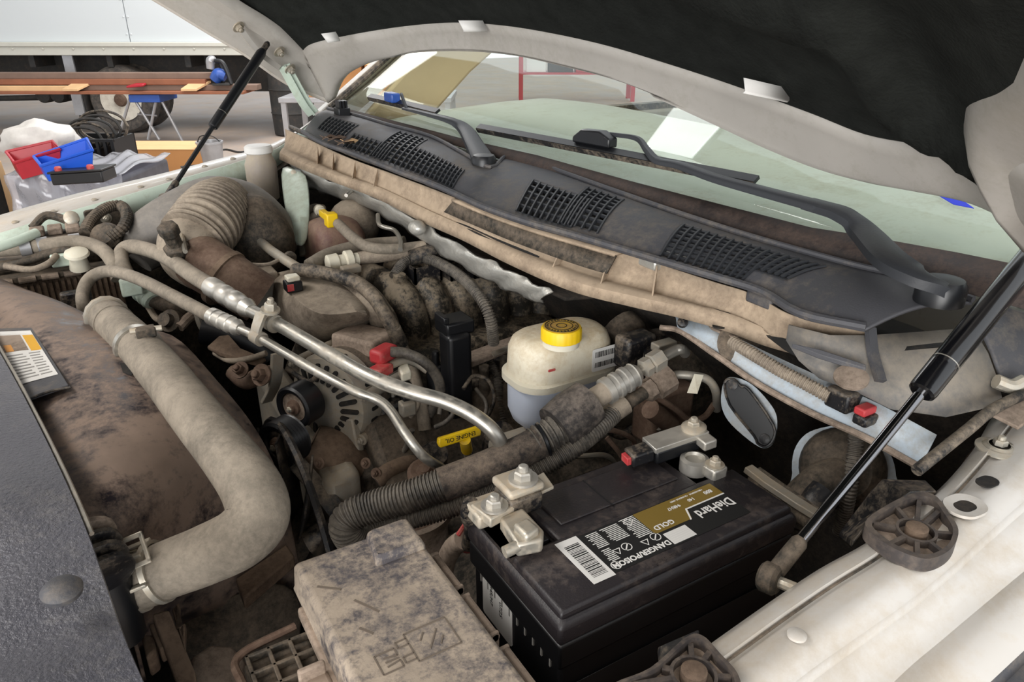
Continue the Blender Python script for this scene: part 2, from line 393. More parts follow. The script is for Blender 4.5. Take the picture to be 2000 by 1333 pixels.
a = b2(255, 171); b = b2(288, 166); tag(M(T2).prism([(a[0], -.12, a[1]), (b[0], -.12, a[1] + .02), (b[0], -.02, b[1]), (a[0] + .1, -.02, b[1])], (0, 0, .03)).obj('red_rag', MT['bin_red'], bevel=.01), 'small red strip lying on the boards', 'rag')
# blue clamp / power tool
tp = b2(435, 166); tl = thing('power_tool', 'blue and black power tool standing on the board stack', 'tool', T2 @ Vector((tp[0], 0, tp[1])))
c = Vector((tp[0], -.02, tp[1]))
M(T2).tube([c + V(-.09, 0, .06), c + V(-.02, 0, .13), c + V(.06, 0, .1)], [.07, .085, .06], 14).obj('motor_body', MT['tool_blue'], tl)
M(T2).tube([c + V(-.12, 0, .2), c + V(-.1, 0, .3), c + V(-.04, 0, .33)], [.05, .06, .03], 12).obj('head', MT['galv'], tl)
M(T2).tube([c + V(-.04, -.02, .3), c + V(.05, -.02, .28), c + V(.1, -.02, .16), c + V(.13, -.02, .02)], .028, 10).obj('handle', MT['black_clean'], tl)
M(T2).tube([c + V(.0, .03, .28), c + V(.02, .03, .14), c + V(.0, .03, .0)], .02, 8).obj('guard_rod', MT['black_clean'], tl)
M(T2).box(tuple(c + V(-.1, -.08, 0)), tuple(c + V(.12, .08, .025))).obj('foot_plate', MT['under_dark'], tl, bevel=.005)

# ---- nearer clutter --------------------------------------------
T3 = bgT(315, 352); T3I = T3.inverted(); W3 = T3.translation.copy()
def b3(px, py, dv=0):
    q = T3I @ PP(px, py, W3 + FH * dv, FH); return q.x, q.z
bx = thing('cardboard_box', 'large closed tan cardboard box beside the blue bin', 'box', W3)
a = b3(226, 352); b = b3(392, 293)
M(T3).box((a[0], 0, 0), (b[0], .55, b[1])).obj('body', MT['cardboard'], bx, bevel=.006)
M(T3).box((a[0] - .004, -.004, b[1]), (b[0] + .004, .27, b[1] + .006)).obj('flap', MT['cardboard_pale'], bx)
M(T3).box((a[0] - .004, .275, b[1]), (b[0] + .004, .554, b[1] + .006)).obj('flap', MT['cardboard_pale'], bx)
bk = thing('bucket', 'small grey bucket right of the cardboard box', 'bucket', T3 @ Vector((b[0] + .12, .1, 0)))
q = b3(402, 283); M(T3).lathe((q[0], .1, 0), (0, 0, 1), [(.1, 0), (.13, q[1]), (.14, q[1]), (.14, q[1] + .02), (.12, q[1] + .02), (.09, .02), (.001, .02)], 24).obj('body', MT['galv'], bk)
M(T3).tube([(q[0] - .13, .1, q[1]), (q[0] - .06, .05, q[1] + .08), (q[0] + .06, .05, q[1] + .08), (q[0] + .13, .1, q[1])], .006, 6).obj('handle', MT['under_dark'], bk)
# wrapped pallet load
T4 = bgT(60, 470); T4I = T4.inverted(); W4 = T4.translation.copy()
def b4(px, py, dv=0):
    q = T4I @ PP(px, py, W4 + FH * dv, FH); return q.x, q.z
pl = thing('wrapped_pallet', 'pallet load wrapped in clear stretch film behind the far fender', 'pallet', W4)
a = b4(34, 420); b = b4(228, 340)
M(T4).box((a[0] + .02, .02, .14), (b[0], .9, b[1] - .04)).obj('load', MT['wrap_dark'], pl, bevel=.03)
rows = []
for i in range(28):
    t = i / 27; row = []
    for k in range(34):
        s = k / 33; x = lerp(a[0], b[0] + .03, s)
        if t < .6: y = -.02 - .02 * math.sin(9 * s + 14 * t) - .012 * math.sin(40 * s + 6 * t); z = lerp(.12, b[1], t / .6)
        else: y = lerp(0, .9, (t - .6) / .4); z = b[1] + .02 * math.sin(12 * s + 20 * t) + .012 * math.sin(37 * s + 5 * t)
        row.append((x, y, z))
    rows.append(row)
M(T4).grid(rows).obj('film', MT['stretch_film'], pl, solid=.003)
for k in range(3): M(T4).box((a[0], .02 + k * .38, 0), (b[0], .14 + k * .38, .12)).obj('pallet_board', MT['wood_pale'], pl)
zt4 = b[1]
def openbin(name, label, corners, h, mt, wall=.02, flare=.05):
    "open topped parts bin from four top corners"
    c = [Vector(x) for x in corners]; cen = sum(c, Vector()) / 4
    bot = [lerp(x, cen, .16) - V(0, 0, h) for x in c]; inn = [lerp(x, cen, .07) for x in c]; ib = [lerp(x, cen, .2) - V(0, 0, h - wall) for x in c]
    t = thing(name, label, 'bin', cen - V(0, 0, h), 'parts bins on the wrapped pallet')
    bd = M().loft([bot, c, inn, ib]).obj('body', MT[mt], t, bevel=.008)
    M().tube(c + [c[0]], .012, 6, smooth=False).obj('rim', MT[mt], t)
    return t
def q4(px, py, dv): return PP(px, py, W4 + FH * dv, FH)
openbin('parts_bin', 'red plastic parts bin left of the blue one', [q4(12, 297, .0), q4(28, 318, -.1), q4(118, 292, -.1), q4(103, 276, .12)], .14, 'bin_red')
openbin('parts_bin', 'bright blue plastic parts bin in front of the red one', [q4(66, 306, -.1), q4(80, 324, -.28), q4(182, 293, -.28), q4(170, 271, -.05)], .13, 'bin_blue')
def blob(name, label, cat, c, rad, mt, seed, amp=.18):
    rnd = random.Random(seed); m = M(); m.ell(c, rad, 22, 14)
    cc = Vector(c); ph = [rnd.uniform(0, 6) for _ in range(6)]
    for i, v in enumerate(m.v):
        d = v - cc; s = 1 + amp * (math.sin(9 * d.x / rad[0] * .6 + ph[0]) * math.sin(7 * d.z / rad[2] * .6 + ph[1]) + .5 * math.sin(11 * d.y / rad[1] + ph[2] + 5 * d.x / rad[0]))
        m.v[i] = cc + d * s
    return tag(m.obj(name, MT[mt], smooth=60), label, cat)
blob('plastic_bag', 'crumpled white plastic bag behind the red bin', 'bag', q4(78, 275, .35), (.27, .2, .14), 'bag_white', 3)
# black crate of cables
ck = thing('cable_crate', 'black crate full of coiled cables behind the blue bin', 'crate', q4(180, 300, 1.2) - V(0, 0, .2))
c = q4(182, 282, 1.2); TC = frame(c, RT, FH)
m = M(TC)
for k in range(9): m.box((-.26 + k * .065, -.2, -.28), (-.235 + k * .065, -.18, .06))
for zz in (-.28, -.12, .05): m.box((-.27, -.205, zz), (.29, -.175, zz + .025))
m.box((-.27, -.2, -.3), (-.25, .2, .07)); m.box((.27, -.2, -.3), (.29, .2, .07)); m.box((-.27, .18, -.3), (.29, .2, .07)); m.box((-.27, -.2, -.3), (.29, .2, -.28))
m.obj('crate_body', MT['black_clean'], ck)
for k in range(6):
    r_ = .13 + .02 * (k % 3); M(TC).tube([( -.05 + .03 * k + r_ * 1.3 * math.cos(a_ * math.tau / 9), .02 * k - .05, .05 + r_ * .8 * math.sin(a_ * math.tau / 9) + .02 * k) for a_ in range(10)], .012, 6).obj('cable', MT['black_rubber' if k % 2 else 'under_dark'], ck)
# spare battery in front of blue bin
c = q4(165, 332, -.3); TC = frame(c, (RT * 1 + UP * .06), FH)
sb = thing('spare_battery', 'old black car battery with red caps on the wrapped pallet', 'battery', c - V(0, 0, .1))
M(TC).box((-.2, -.1, -.08), (.17, .1, .0)).obj('case', MT['battery_case'], sb, bevel=.01)
M(TC).box((-.21, -.11, .0), (.18, .11, .015)).obj('lid', MT['battery_case'], sb, bevel=.006)
for x in (-.15, .08): M(TC).lathe((x, -.06, .015), (0, 0, 1), [(.024, 0), (.024, .02), (.016, .03), (.001, .03)], 14).obj('terminal_cap', MT['red'], sb)
# far dark drum and cartons to the right of the hood hinge
dr = thing('plastic_drum', 'dark grey drum standing behind the hood hinge', 'drum', P(578, 262, 0))
c = P(578, 262, 0); hh = 1.05
M().lathe(c, UP, [(.001, 0), (.26, 0), (.29, .02), (.3, .3), (.31, .31), (.3, .33), (.3, .62), (.31, .63), (.3, .65), (.29, hh), (.001, hh)], 32).obj('body', MT['under_dark'], dr)
M().lathe(c, UP, [(.31, hh - .03), (.32, hh), (.3, hh + .03), (.001, hh + .04)], 32).obj('lid', MT['black_clean'], dr)
T5 = bgT(700, 300); W5 = T5.translation.copy()
tb = thing('packing_table', 'low steel table under the stacked cartons', 'table', W5)
M(T5).box((-.9, -.1, .62), (1.2, .9, .68)).obj('top', MT['galv'], tb, bevel=.006)
for x in (-.85, 1.15):
    for y in (-.05, .85): M(T5).box((x - .03, y - .03, 0), (x + .03, y + .03, .62)).obj('leg', MT['galv'], tb)
def carton(label, x0, x1, y0, y1, z0, z1, mt):
    t = thing('carton', label, 'box', T5 @ Vector(((x0 + x1) / 2, (y0 + y1) / 2, z0)), 'cartons on the packing table')
    M(T5).box((x0, y0, z0), (x1, y1, z1)).obj('body', MT[mt], t, bevel=.005)
    M(T5).prism([(x0, y0, z1), (x1, y0, z1), (x1, y0 - .16, z1 - .1), (x0, y0 - .16, z1 - .1)], (0, .004, .004)).obj('flap', MT['cardboard_pale'], t)
    M(T5).box((x0 + .02, y0 - .003, z0 + .1), (x0 + .16, y0, z0 + .22)).obj('tape', MT['label_white'], t)
    return t
carton('big orange-brown carton seen left of the windshield pillar', -.55, .12, 0, .6, .68, 1.2, 'cardboard')
carton('smaller carton stacked on top of the orange-brown carton', -.1, .45, .05, .6, 1.2, 1.5, 'cardboard_pale')
carton('carton standing beside the orange-brown one near the windshield', .16, .9, 0, .6, .68, 1.16, 'cardboard')
# floor cable and dark post at the far left
tag(M().tube([P(410, 300, .012), P(440, 292, .012), P(470, 297, .012), P(520, 288, .012), P(560, 280, .012)], .012, 6).obj('floor_cable', MT['under_dark']), 'black cable lying on the floor right of the bucket', 'cable')
ps = thing('steel_post', 'dark steel post cut off by the left edge', 'post', P(-10, 470, 0))
c = P(-14, 470, 0); T6 = frame(c, RT, FH)
M(T6).box((-.12, -.1, 0), (.13, .1, .68)).obj('column', MT['under_dark'], ps, bevel=.01)
M(T6).box((-.18, -.15, 0), (.19, .15, .02)).obj('base_plate', MT['under_dark'], ps)
c = P(8, 470, 0); T7 = frame(c + FH * .1 - RT * .42, RT, FH)
tag(M(T7).prism([(-.3, 0, 0), (.34, 0, 0), (.3, 0, .55), (-.3, 0, .5)], (0, .3, 0)).obj('plywood_crate', MT['wood_pale'], bevel=.01), 'orange plywood crate behind the dark post', 'crate')
# tool shelf and open bay seen through the cab glass
T8 = frame(Vector((9.0, 12.5, 0)), RT, FH)
sf = thing('tool_shelf', 'red steel storage rack seen through the cab glass', 'rack', Vector((9.0, 12.5, 0)))
for x in (-1.1, 1.1):
    for y in (0, .6): M(T8).box((x - .04, y - .04, 0), (x + .04, y + .04, 3.2)).obj('upright', MT['bin_red'], sf)
for z in (.5, 1.1, 1.7, 2.3, 2.9): M(T8).box((-1.1, 0, z), (1.1, .6, z + .04)).obj('shelf', MT['bin_red'], sf)
rnd = random.Random(5)
for z in (.54, 1.14, 1.74, 2.34):
    x = -1.0; k_ = 0
    while x < .8:
        w_ = rnd.uniform(.2, .5); cn_ = rnd.choice([('tool_blue', 'blue'), ('bin_red', 'red'), ('label_white', 'white'), ('yellow', 'yellow'), ('under_dark', 'dark grey')]); tag(M(T8).box((x, .05, z), (x + w_, .5, z + rnd.uniform(.2, .45))).obj('storage_box', MT[cn_[0]], bevel=.01), '%s storage box, number %s from the left on the %s rack shelf' % (cn_[1], ['one', 'two', 'three', 'four', 'five', 'six', 'seven', 'eight'][k_], {.54: 'lowest', 1.14: 'second', 1.74: 'third', 2.34: 'upper'}[z]), 'box', 'boxes on the red rack'); x += w_ + .05; k_ += 1
# ================================================================ pickup body
# ---- far (passenger) fender
def zfar(px): return 1.245 + px / 530 * .085
def interp(tab, x):
    for (a, b), (c, d) in zip(tab, tab[1:]):
        if a <= x <= c: return b + (d - b) * (x - a) / (c - a)
    return tab[0][1] if x < tab[0][0] else tab[-1][1]
f0 = [(-160, 468), (0, 420), (150, 378), (300, 343), (420, 312), (520, 285), (590, 250), (650, 205)]
f1 = [(-160, 500), (0, 455), (110, 420), (240, 383), (360, 347), (475, 313), (540, 290), (600, 245)]
f2 = [(-160, 570), (0, 512), (120, 465), (240, 428), (360, 388), (480, 352), (550, 318), (610, 262)]
def zf(px): return 1.245 + px / 530 * .085 if px < 530 else 1.33 + (px - 530) / 100 * .05
A = catmull([P(x, y, zf(x)) for x, y in f1], 5); B = catmull([P(x, y, zf(x) + .004) for x, y in f0], 5)
Cc = []
for (x, y), (x1, y1) in zip(f2, f1): Cc.append(PY(x, y, P(x1, y1, zf(x1)).y - .004))
Cc = catmull(Cc, 5)
for q_ in (A, B, Cc): q_[:0] = [q_[0] + V(-.12 * k, -.035 * k * (1 + .25 * k), -.012 * k * k) for k in (4, 3, 2, 1)]
ff = thing('far_fender', 'pale green-white passenger side fender along the far edge of the bay', 'fender', B[len(B) // 2])
outer1 = [b + V(0, .05, -.012) for b in B]; outer2 = [b + V(0, .16, -.12) for b in B]; outer3 = [b + V(0, .2, -.5) for b in B]
M().grid([outer3, outer2, outer1, B, A]).obj('top_rail', MT['white_paint'], ff, solid=.003, smooth=50)
dn = [c + V(0, .01, -.16) for c in Cc]
M().grid([A, Cc]).obj('inner_face', MT['green_white_paint'], ff, solid=.003)
M().grid([Cc, [c + V(0, -.02, -.006) for c in Cc], [c + V(0, -.03, -.5) for c in dn]]).obj('inner_apron', MT['dark_dusty'], ff, solid=.003)
for i, (x, y) in enumerate(((30, 449), (105, 428), (185, 405), (275, 380), (330, 365), (400, 340), (455, 325))):
    o = PY(x, y - 12, A[8].y) ; o = P(x, y - 14, zf(x) + .002)
    M().lathe(o, UP, [(.007, 0), (.007, .002), (.004, .004), (.001, .0045)], 12).obj('edge_clip', MT['alu_cast'], ff)
for (x, y, r) in ((150, 421, .007), (213, 391, .008), (463, 323, .009), (131, 424, .01), (452, 334, .006)):
    yy = P(x, y - 22, zf(x)).y - .006; o = PY(x, y, yy)
    M().lathe(o, (0, -1, 0), [(r, 0), (r, .003), (r * .4, .004), (.0001, .002)], 14).obj('panel_hole', MT['deep_dark'] if r < .0075 else MT['zinc'], ff)
for (x, y, w, h) in ((205, 425, .075, .045), (395, 347, .06, .03)):
    yy = P(x, y - 25, zf(x)).y - .012; o = PY(x, y, yy); TT = frame(o, (1, .15, .05), (0, 0, 1))
    M(TT).prism([(a, b, 0) for a, b in rrect(w, h, .006)], (0, 0, .008)).obj('apron_pocket', MT['dark_dusty'], ff, bevel=.002)
    M(TT).hexbolt((0, 0, .008), (0, 0, 1), .007, .008).obj('pocket_bolt', MT['zinc'], ff)
for (x, y) in ((266, 387), (432, 333)):
    yy = P(x, y - 20, zf(x)).y - .006; o = PY(x, y, yy)
    M().lathe(o, (0, -1, 0), [(.008, 0), (.008, .012), (.013, .014), (.013, .022), (.001, .024)], 14).tube([o + V(0, -.015, 0), o + V(.002, -.018, -.03)], .006, 8).obj('rubber_stop', MT['black_rubber'], ff)

# ---- near (driver) fender: strips that run along X
S0 = [(1040, 1470, 1.14), (1200, 1395, 1.17), (1330, 1300, 1.18), (1420, 1235, 1.185), (1510, 1172, 1.19), (1600, 1112, 1.195), (1690, 1062, 1.20), (1760, 1010, 1.205), (1835, 955, 1.21), (1900, 880, 1.22), (1950, 800, 1.23), (2030, 740, 1.24)]
S1 = [(1060, 1490, 1.155), (1225, 1420, 1.185), (1355, 1325, 1.195), (1448, 1258, 1.2), (1538, 1193, 1.205), (1628, 1132, 1.21), (1712, 1080, 1.215), (1782, 1026, 1.22), (1855, 965, 1.225), (1925, 888, 1.235), (1985, 812, 1.245), (2060, 750, 1.255)]
S2 = [(1130, 1640, 1.155), (1330, 1540, 1.185), (1480, 1400, 1.19), (1570, 1320, 1.195), (1690, 1235, 1.20), (1785, 1168, 1.205), (1850, 1115, 1.21), (1910, 1060, 1.215), (1960, 1015, 1.22), (2030, 950, 1.23), (2090, 870, 1.24), (2150, 800, 1.25)]
S3 = [(1200, 1790, 1.14), (1450, 1660, 1.16), (1590, 1500, 1.165), (1680, 1400, 1.17), (1770, 1310, 1.175), (1835, 1255, 1.18), (1900, 1200, 1.185), (1960, 1150, 1.19), (2020, 1100, 1.2), (2090, 1040, 1.21), (2150, 960, 1.22), (2220, 880, 1.23)]
rows = [catmull(PZ(s), 5) for s in (S0, S1, S2, S3)]
deep = [p + V(0, .004, -.05) for p in rows[0]]; deep2 = [p + V(0, .012, -.4) for p in rows[0]]
nf = thing('near_fender', 'dusty white driver side fender in the lower right corner', 'fender', rows[1][len(rows[1]) // 2] - V(0, 0, .05))
mid = [lerp(a, b, .5) + V(0, 0, .004) for a, b in zip(rows[1], rows[2])]
step = [p + V(0, -.002, -.006) for p in rows[1]]
step0 = [p + V(0, -.006, .0) for p in step]
M().grid([deep2, deep, rows[0], [lerp(a, b, .5) + V(0, 0, .005) for a, b in zip(rows[0], rows[1])], rows[1], step, step0, mid, rows[2]]).obj('top_rail', MT['white_paint'], nf, solid=.003, smooth=45)
M().tube([p + V(0, -.003, -.003) for p in rows[1]], .0012, 6, smooth=False).obj('seam_sealer', MT['dark_dusty'], nf)
gut = [p + V(0, -.035, -.03) for p in rows[3]]
M().grid([rows[2], [lerp(a, b, .1) + V(0, 0, -.006) for a, b in zip(rows[2], rows[3])], rows[3]]).obj('side_panel', MT['white_paint'], nf, solid=.003, smooth=30)
M().grid([rows[3], [p + V(0, -.02, -.008) for p in rows[3]], [p + V(0, -.04, -.01) for p in rows[3]]]).obj('lower_panel', MT['white_paint'], nf, solid=.003, smooth=20)
M().grid([[p + V(0, -.04, -.01) for p in rows[3]], [p + V(0, -.044, -.02) for p in rows[3]], [p + V(0, -.06, -.02) for p in rows[3]]]).obj('weatherstrip', MT['cowl'], nf, solid=.004)
M().grid([[p + V(0, -.06, -.012) for p in rows[3]], [p + V(0, -.16, -.03) for p in rows[3]], [p + V(0, -.22, -.12) for p in rows[3]], [p + V(0, -.25, -.5) for p in rows[3]]]).obj('outer_skin', MT['white_paint'], nf, solid=.003)
def onF(px, py, dz=.0): 
    # fender top plane near the driver
    z = interp([(1300, 1.195), (1700, 1.207), (1900, 1.222), (2000, 1.235)], px); return P(px, py, z + dz)
for (x, y, w, h) in ((1928, 943, .022, .015), (1884, 992, .022, .016)):
    TT = frame(onF(x, y, .0055), (1, -.1, .02), (0, 1, 0))
    M(TT).prism([(a, b, 0) for a, b in rrect(w * 1.05, h * 1.05, h * .5, 6)], (0, 0, .0015)).obj('slot_hole', MT['deep_dark'], nf)
    if y > 950:
        m = M(TT); outer = rrect(w + .018, h + .016, (h + .016) * .5, 6); inner = rrect(w, h, h * .5, 6)
        m.loft([[(a, b, 0) for a, b in outer], [(a, b, .003) for a, b in outer], [(a, b, .002) for a, b in inner], [(a, b, 0) for a, b in inner]], caps=False); m.obj('slot_rim', MT['white_paint'], nf)
TT = frame(onF(1950, 878, .004), (1, 0, 0), (0, 1, 0))
M(TT).lathe((0, 0, 0), (0, 0, 1), [(.022, 0), (.022, .002), (.016, .004), (.016, .002), (.010, .006), (.001, .006)], 24).hexbolt((0, 0, .004), (0, 0, 1), .007, .008).obj('hinge_bolt', MT['zinc'], nf)
TT = frame(onF(1556, 1243, .002), (1, 0, 0), (0, 1, 0)); M(TT).lathe((0, 0, 0), (0, 0, 1), [(.0075, 0), (.0075, .002), (.006, .003), (.001, .0035)], 18).obj('panel_plug', MT['white_paint'], nf)
# inner wheel house wall below the near rail
M().grid([[p + V(.0, .014, -.06) for p in rows[0]], [p + V(0, .06, -.3) for p in rows[0]], [p + V(0, .1, -.7) for p in rows[0]]]).obj('wheel_house', MT['rust'], nf, solid=.004)

# ---- cowl grille panel
ct = [(640, 214, 1.415), (700, 228, 1.41), (760, 246, 1.405), (840, 268, 1.398), (905, 302, 1.395), (958, 330, 1.387), (1000, 305, 1.388), (1100, 340, 1.385), (1200, 376, 1.38), (1340, 425, 1.375), (1480, 470, 1.37), (1660, 520, 1.365), (1780, 548, 1.363), (1900, 590, 1.36)]
cb = [(592, 260, 1.385), (630, 282, 1.38), (690, 303, 1.375), (770, 335, 1.37), (850, 365, 1.364), (905, 390, 1.361), (945, 408, 1.359), (1030, 438, 1.355), (1130, 466, 1.35), (1270, 508, 1.345), (1400, 546, 1.34), (1490, 575, 1.335), (1565, 618, 1.335), (1690, 645, 1.335)]
NU = 260; NV = 22
top = resample(catmull(PZ(ct), 8), NU + 1); bot = resample(catmull(PZ(cb), 8), NU + 1)
# match stations, not arc length
def stations(lst):
    c = catmull(PZ(lst), 20); n = NU; return [c[min(len(c) - 1, int(round(i / n * (len(c) - 1))))] for i in range(n + 1)]
top = stations(ct); bot = stations(cb)
def cowlS(u, v, h=0):
    i = u * NU; k = min(int(i), NU - 1); t = i - k; a = lerp(top[k], top[k + 1], t); b = lerp(bot[k], bot[k + 1], t)
    return lerp(a, b, v) + V(0, 0, .012 * math.sin(math.pi * v) + h)
# grille openings in (u, v): polygons as boxes
GR = [(.045, .115, .42, .80), (.150, .205, .50, .88), (.205, .262, .22, .88), (.262, .375, .50, .90),
      (.535, .632, .47, .90), (.600, .652, .18, .85), (.715, .862, .30, .86)]
GR = [(.035, .11, .38, .78), (.125, .20, .62, .92), (.185, .235, .15, .9), (.235, .345, .48, .9),
      (.515, .60, .42, .9), (.585, .632, .14, .88), (.70, .845, .28, .72), (.70, .80, .70, .92)]
cow = thing('grille_cowl', 'dark grey plastic cowl panel with grilles below the windshield', 'cowl panel', cowlS(.5, .5) - V(0, 0, .02))
rows = [[cowlS(i / NU, k / NV) for i in range(NU + 1)] for k in range(NV + 1)]
def inG(u, v): return any(a <= u <= b and c <= v <= d for a, b, c, d in GR)
M().grid(rows, skip=lambda k, i: inG((i + .5) / NU, (k + .5) / NV)).obj('panel', MT['cowl'], cow, solid=.004, smooth=50)
for gi, (a, b, c, d) in enumerate(GR):
    m = M(); nu = max(3, int((b - a) * NU / 2.3)); nv = max(3, int((d - c) * 12))
    for k in range(nu + 1):
        u = a + (b - a) * k / nu; pts = [cowlS(u, c + (d - c) * j / 8, -.001) for j in range(9)]; m.strap(pts, .0028, .006, (0, 1, 0), smooth=False)
    for k in range(nv + 1):
        v = c + (d - c) * k / nv; pts = [cowlS(a + (b - a) * j / 10, v, -.003) for j in range(11)]; m.strap(pts, .0032, .005, (1, 0, .2), smooth=False)
    m.obj('grille', MT['cowl_clean'], cow, kind='stuff')
m = M(); m.grid([[cowlS(i / 60, v, -.05) for i in range(61)] for v in (.05, .5, .98)]); m.obj('plenum', MT['deep_dark'], cow, solid=.003)
for k in range(7):
    u = .04 + .13 * k; m = M(); m.box(tuple(cowlS(u, .6, -.045) - V(.03, .02, 0)), tuple(cowlS(u, .6, -.03) + V(.03, .02, 0))); m.obj('plenum_rib', MT['foil'] if k % 2 else MT['cowl'], cow, bevel=.003)
# rolled lip along the front edge of the cowl
M().tube([cowlS(i / 50, 1.0, .003) for i in range(51)], .0055, 8, smooth=False).obj('front_lip', MT['cowl'], cow)
M().tube([cowlS(i / 60, 0.0, .003) for i in range(61)], .004, 8, smooth=False).obj('rear_lip', MT['cowl'], cow)
# leaves caught at the far grille
for i, (x, y, r_) in enumerate(((655, 270, .016), (672, 278, .014), (640, 268, .012), (682, 276, .013))):
    c = P(x, y, 1.395); a = random.Random(i)
    pts = [c + V(r_ * (math.cos(q) * (1.6 if q_ % 2 == 0 else .9)), r_ * math.sin(q), .004 * math.sin(3 * q)) for q_, q in enumerate([k * math.tau / 10 for k in range(10)])]
    tag(M().prism(pts, (0, 0, .0012)).obj('dry_leaf', MT['wood_pale' if i == 3 else 'rust']), ['curled brown leaf on the far cowl grille', 'brown leaf beside the pale one on the cowl', 'leftmost brown leaf on the far cowl grille', 'pale yellow leaf on the far cowl grille'][i], 'leaf', 'leaves on the cowl')

# ---- weather channel (dusty tan ledge) below the cowl
l0 = [(560, 262, 1.36), (600, 280, 1.36), (680, 318, 1.352), (770, 352, 1.345), (880, 395, 1.34), (960, 430, 1.335), (1060, 465, 1.33), (1180, 500, 1.325), (1280, 530, 1.32), (1390, 566, 1.315), (1470, 592, 1.313), (1550, 635, 1.31), (1690, 665, 1.31)]
l1 = [(548, 300, 1.335), (590, 318, 1.335), (660, 345, 1.33), (740, 375, 1.32), (830, 420, 1.31), (910, 455, 1.305), (1000, 500, 1.30), (1120, 550, 1.295), (1240, 580, 1.295), (1330, 600, 1.295), (1420, 625, 1.29), (1520, 660, 1.285), (1690, 700, 1.28)]
def st(lst, n): c = catmull(PZ(lst), 16); return [c[min(len(c) - 1, int(round(i / n * (len(c) - 1))))] for i in range(n + 1)]
n = 96; a = st(l0, n); b = st(l1, n)
ch = thing('weather_channel', 'dust-covered tan ledge with ribs running under the cowl', 'cowl channel', b[n // 2])
rows = [[lerp(p, q, t) + V(0, 0, -.012 * math.sin(math.pi * min(1, t * 1.25))) for p, q in zip(a, b)] for t in (0, .15, .3, .45, .6, .75, .9, 1)]
back = [p + V(.0, 0, .012) for p in a]
M().grid([back] + rows + [[q + V(-.002, 0, -.014) for q in b]]).obj('ledge', MT['channel'], ch, solid=.003, smooth=50)
for u in (.115, .155, .195, .235, .55, .61, .68):
    i = int(u * n); p, q = a[i], b[i]; i2 = min(n, i + 2); d = lerp(p, q, .3)
    M().prism([lerp(p, q, .28) + V(0, 0, -.01), lerp(p, q, .98) + V(0, -.02, -.006), lerp(p, q, .28) + V(0, 0, .02)], (0, .003, 0)).obj('rib', MT['channel'], ch)
M().tube([lerp(p, q, .0) + V(.012, 0, .016) for p, q in zip(a[::3], b[::3])], .006, 8, smooth=False).obj('rubber_seal', MT['black_rubber'], ch)
# dark upright recess panel in the middle of the ledge
i0, i1 = int(.36 * n), int(.63 * n)
lo = [lerp(a[i], b[i], .55) + V(-.004, 0, .004) for i in range(i0, i1)]; hi = [lerp(a[i], b[i], .12) + V(-.008, 0, .014) for i in range(i0, i1)]
M().grid([hi, lo]).obj('recess_panel', MT['dark_dusty'], ch, solid=.003)
M().grid([[h + V(-.006, 0, .004) for h in hi], [h + V(.016, 0, .006) for h in hi]]).obj('recess_cap', MT['channel'], ch, solid=.004)

# ---- foil heat shield on the far firewall
fa = [(565, 315, 1.32), (640, 350, 1.315), (700, 368, 1.31), (800, 420, 1.295), (900, 480, 1.28), (1000, 530, 1.27), (1080, 570, 1.26)]
fb = [(600, 365, 1.26), (660, 385, 1.255), (720, 405, 1.25), (800, 450, 1.245), (890, 510, 1.235), (985, 560, 1.225), (1060, 590, 1.22)]
A_ = catmull(PZ(fa), 9); B_ = catmull(PZ(fb), 9)
rows = []
for t in (0, .25, .5, .75, 1):
    rows.append([lerp(p, q, t) + V(-.008 * math.sin(math.pi * t) + .005 * math.sin(i * 1.1 + t * 5), 0, .0015 * math.sin(i * 1.7 + 3 * t)) for i, (p, q) in enumerate(zip(A_, B_))])
hs = thing('heat_shield', 'crinkled silver foil heat shield under the tan ledge', 'heat shield', B_[20])
M().grid(rows).obj('foil', MT['foil'], hs, solid=.004, smooth=60)
for (x, y) in ((815, 445), (838, 405)):
    p = P(x, y, 1.29); M().ell(p, (.016, .02, .014), 14, 8).obj('shield_boss', MT['deep_dark'] if x > 820 else MT['foil'], hs)
M().tube([P(676, 382, 1.30), P(688, 372, 1.30)], .004, 8).obj('stud', MT['alu_bright'], hs)

# ---- firewall behind the engine
fwl = thing('firewall', 'black insulated firewall behind the brake reservoir', 'firewall', Vector((.8, 1.0, .8)))
M().grid([[V(.60 + .0, 2.0, 1.27), V(.62, 1.5, 1.27), V(.66, 1.0, 1.27), V(.74, .72, 1.27), V(.80, .55, 1.275), V(.86, .40, 1.27), V(.9, .33, 1.27)],
          [V(.72, 2.0, 1.15), V(.74, 1.5, 1.15), V(.79, 1.0, 1.15), V(.82, .72, 1.15), V(.86, .55, 1.15), V(.92, .40, 1.15), V(.95, .33, 1.15)],
          [V(.82, 2.0, .95), V(.86, 1.5, .95), V(.9, 1.0, .95), V(.9, .72, .95), V(.92, .55, .95), V(.95, .40, .95), V(.98, .33, .95)],
          [V(.85, 2.0, .5), V(.86, 1.5, .5), V(.9, 1.0, .5), V(.9, .72, .5), V(.92, .55, .5), V(.95, .4, .5), V(.98, .33, .5)]]).obj('insulation', MT['firewall'], fwl, solid=.01, sub=2)

back_ = [lerp(p, q, .3) + V(.03, 0, -.01) for p, q in zip(A_, B_)]
M().grid([back_, [p + V(.22, 0, -.03) for p in back_], [p + V(.26, 0, -.45) for p in back_]]).obj('far_insulation', MT['firewall'], fwl, solid=.006)
M().box((.25, 1.98, .5), (1.05, 2.0, 1.30)).obj('far_side_wall', MT['firewall'], fwl)
M().box((1.0, .9, .5), (1.02, 2.0, 1.26)).obj('tunnel_wall', MT['firewall'], fwl)
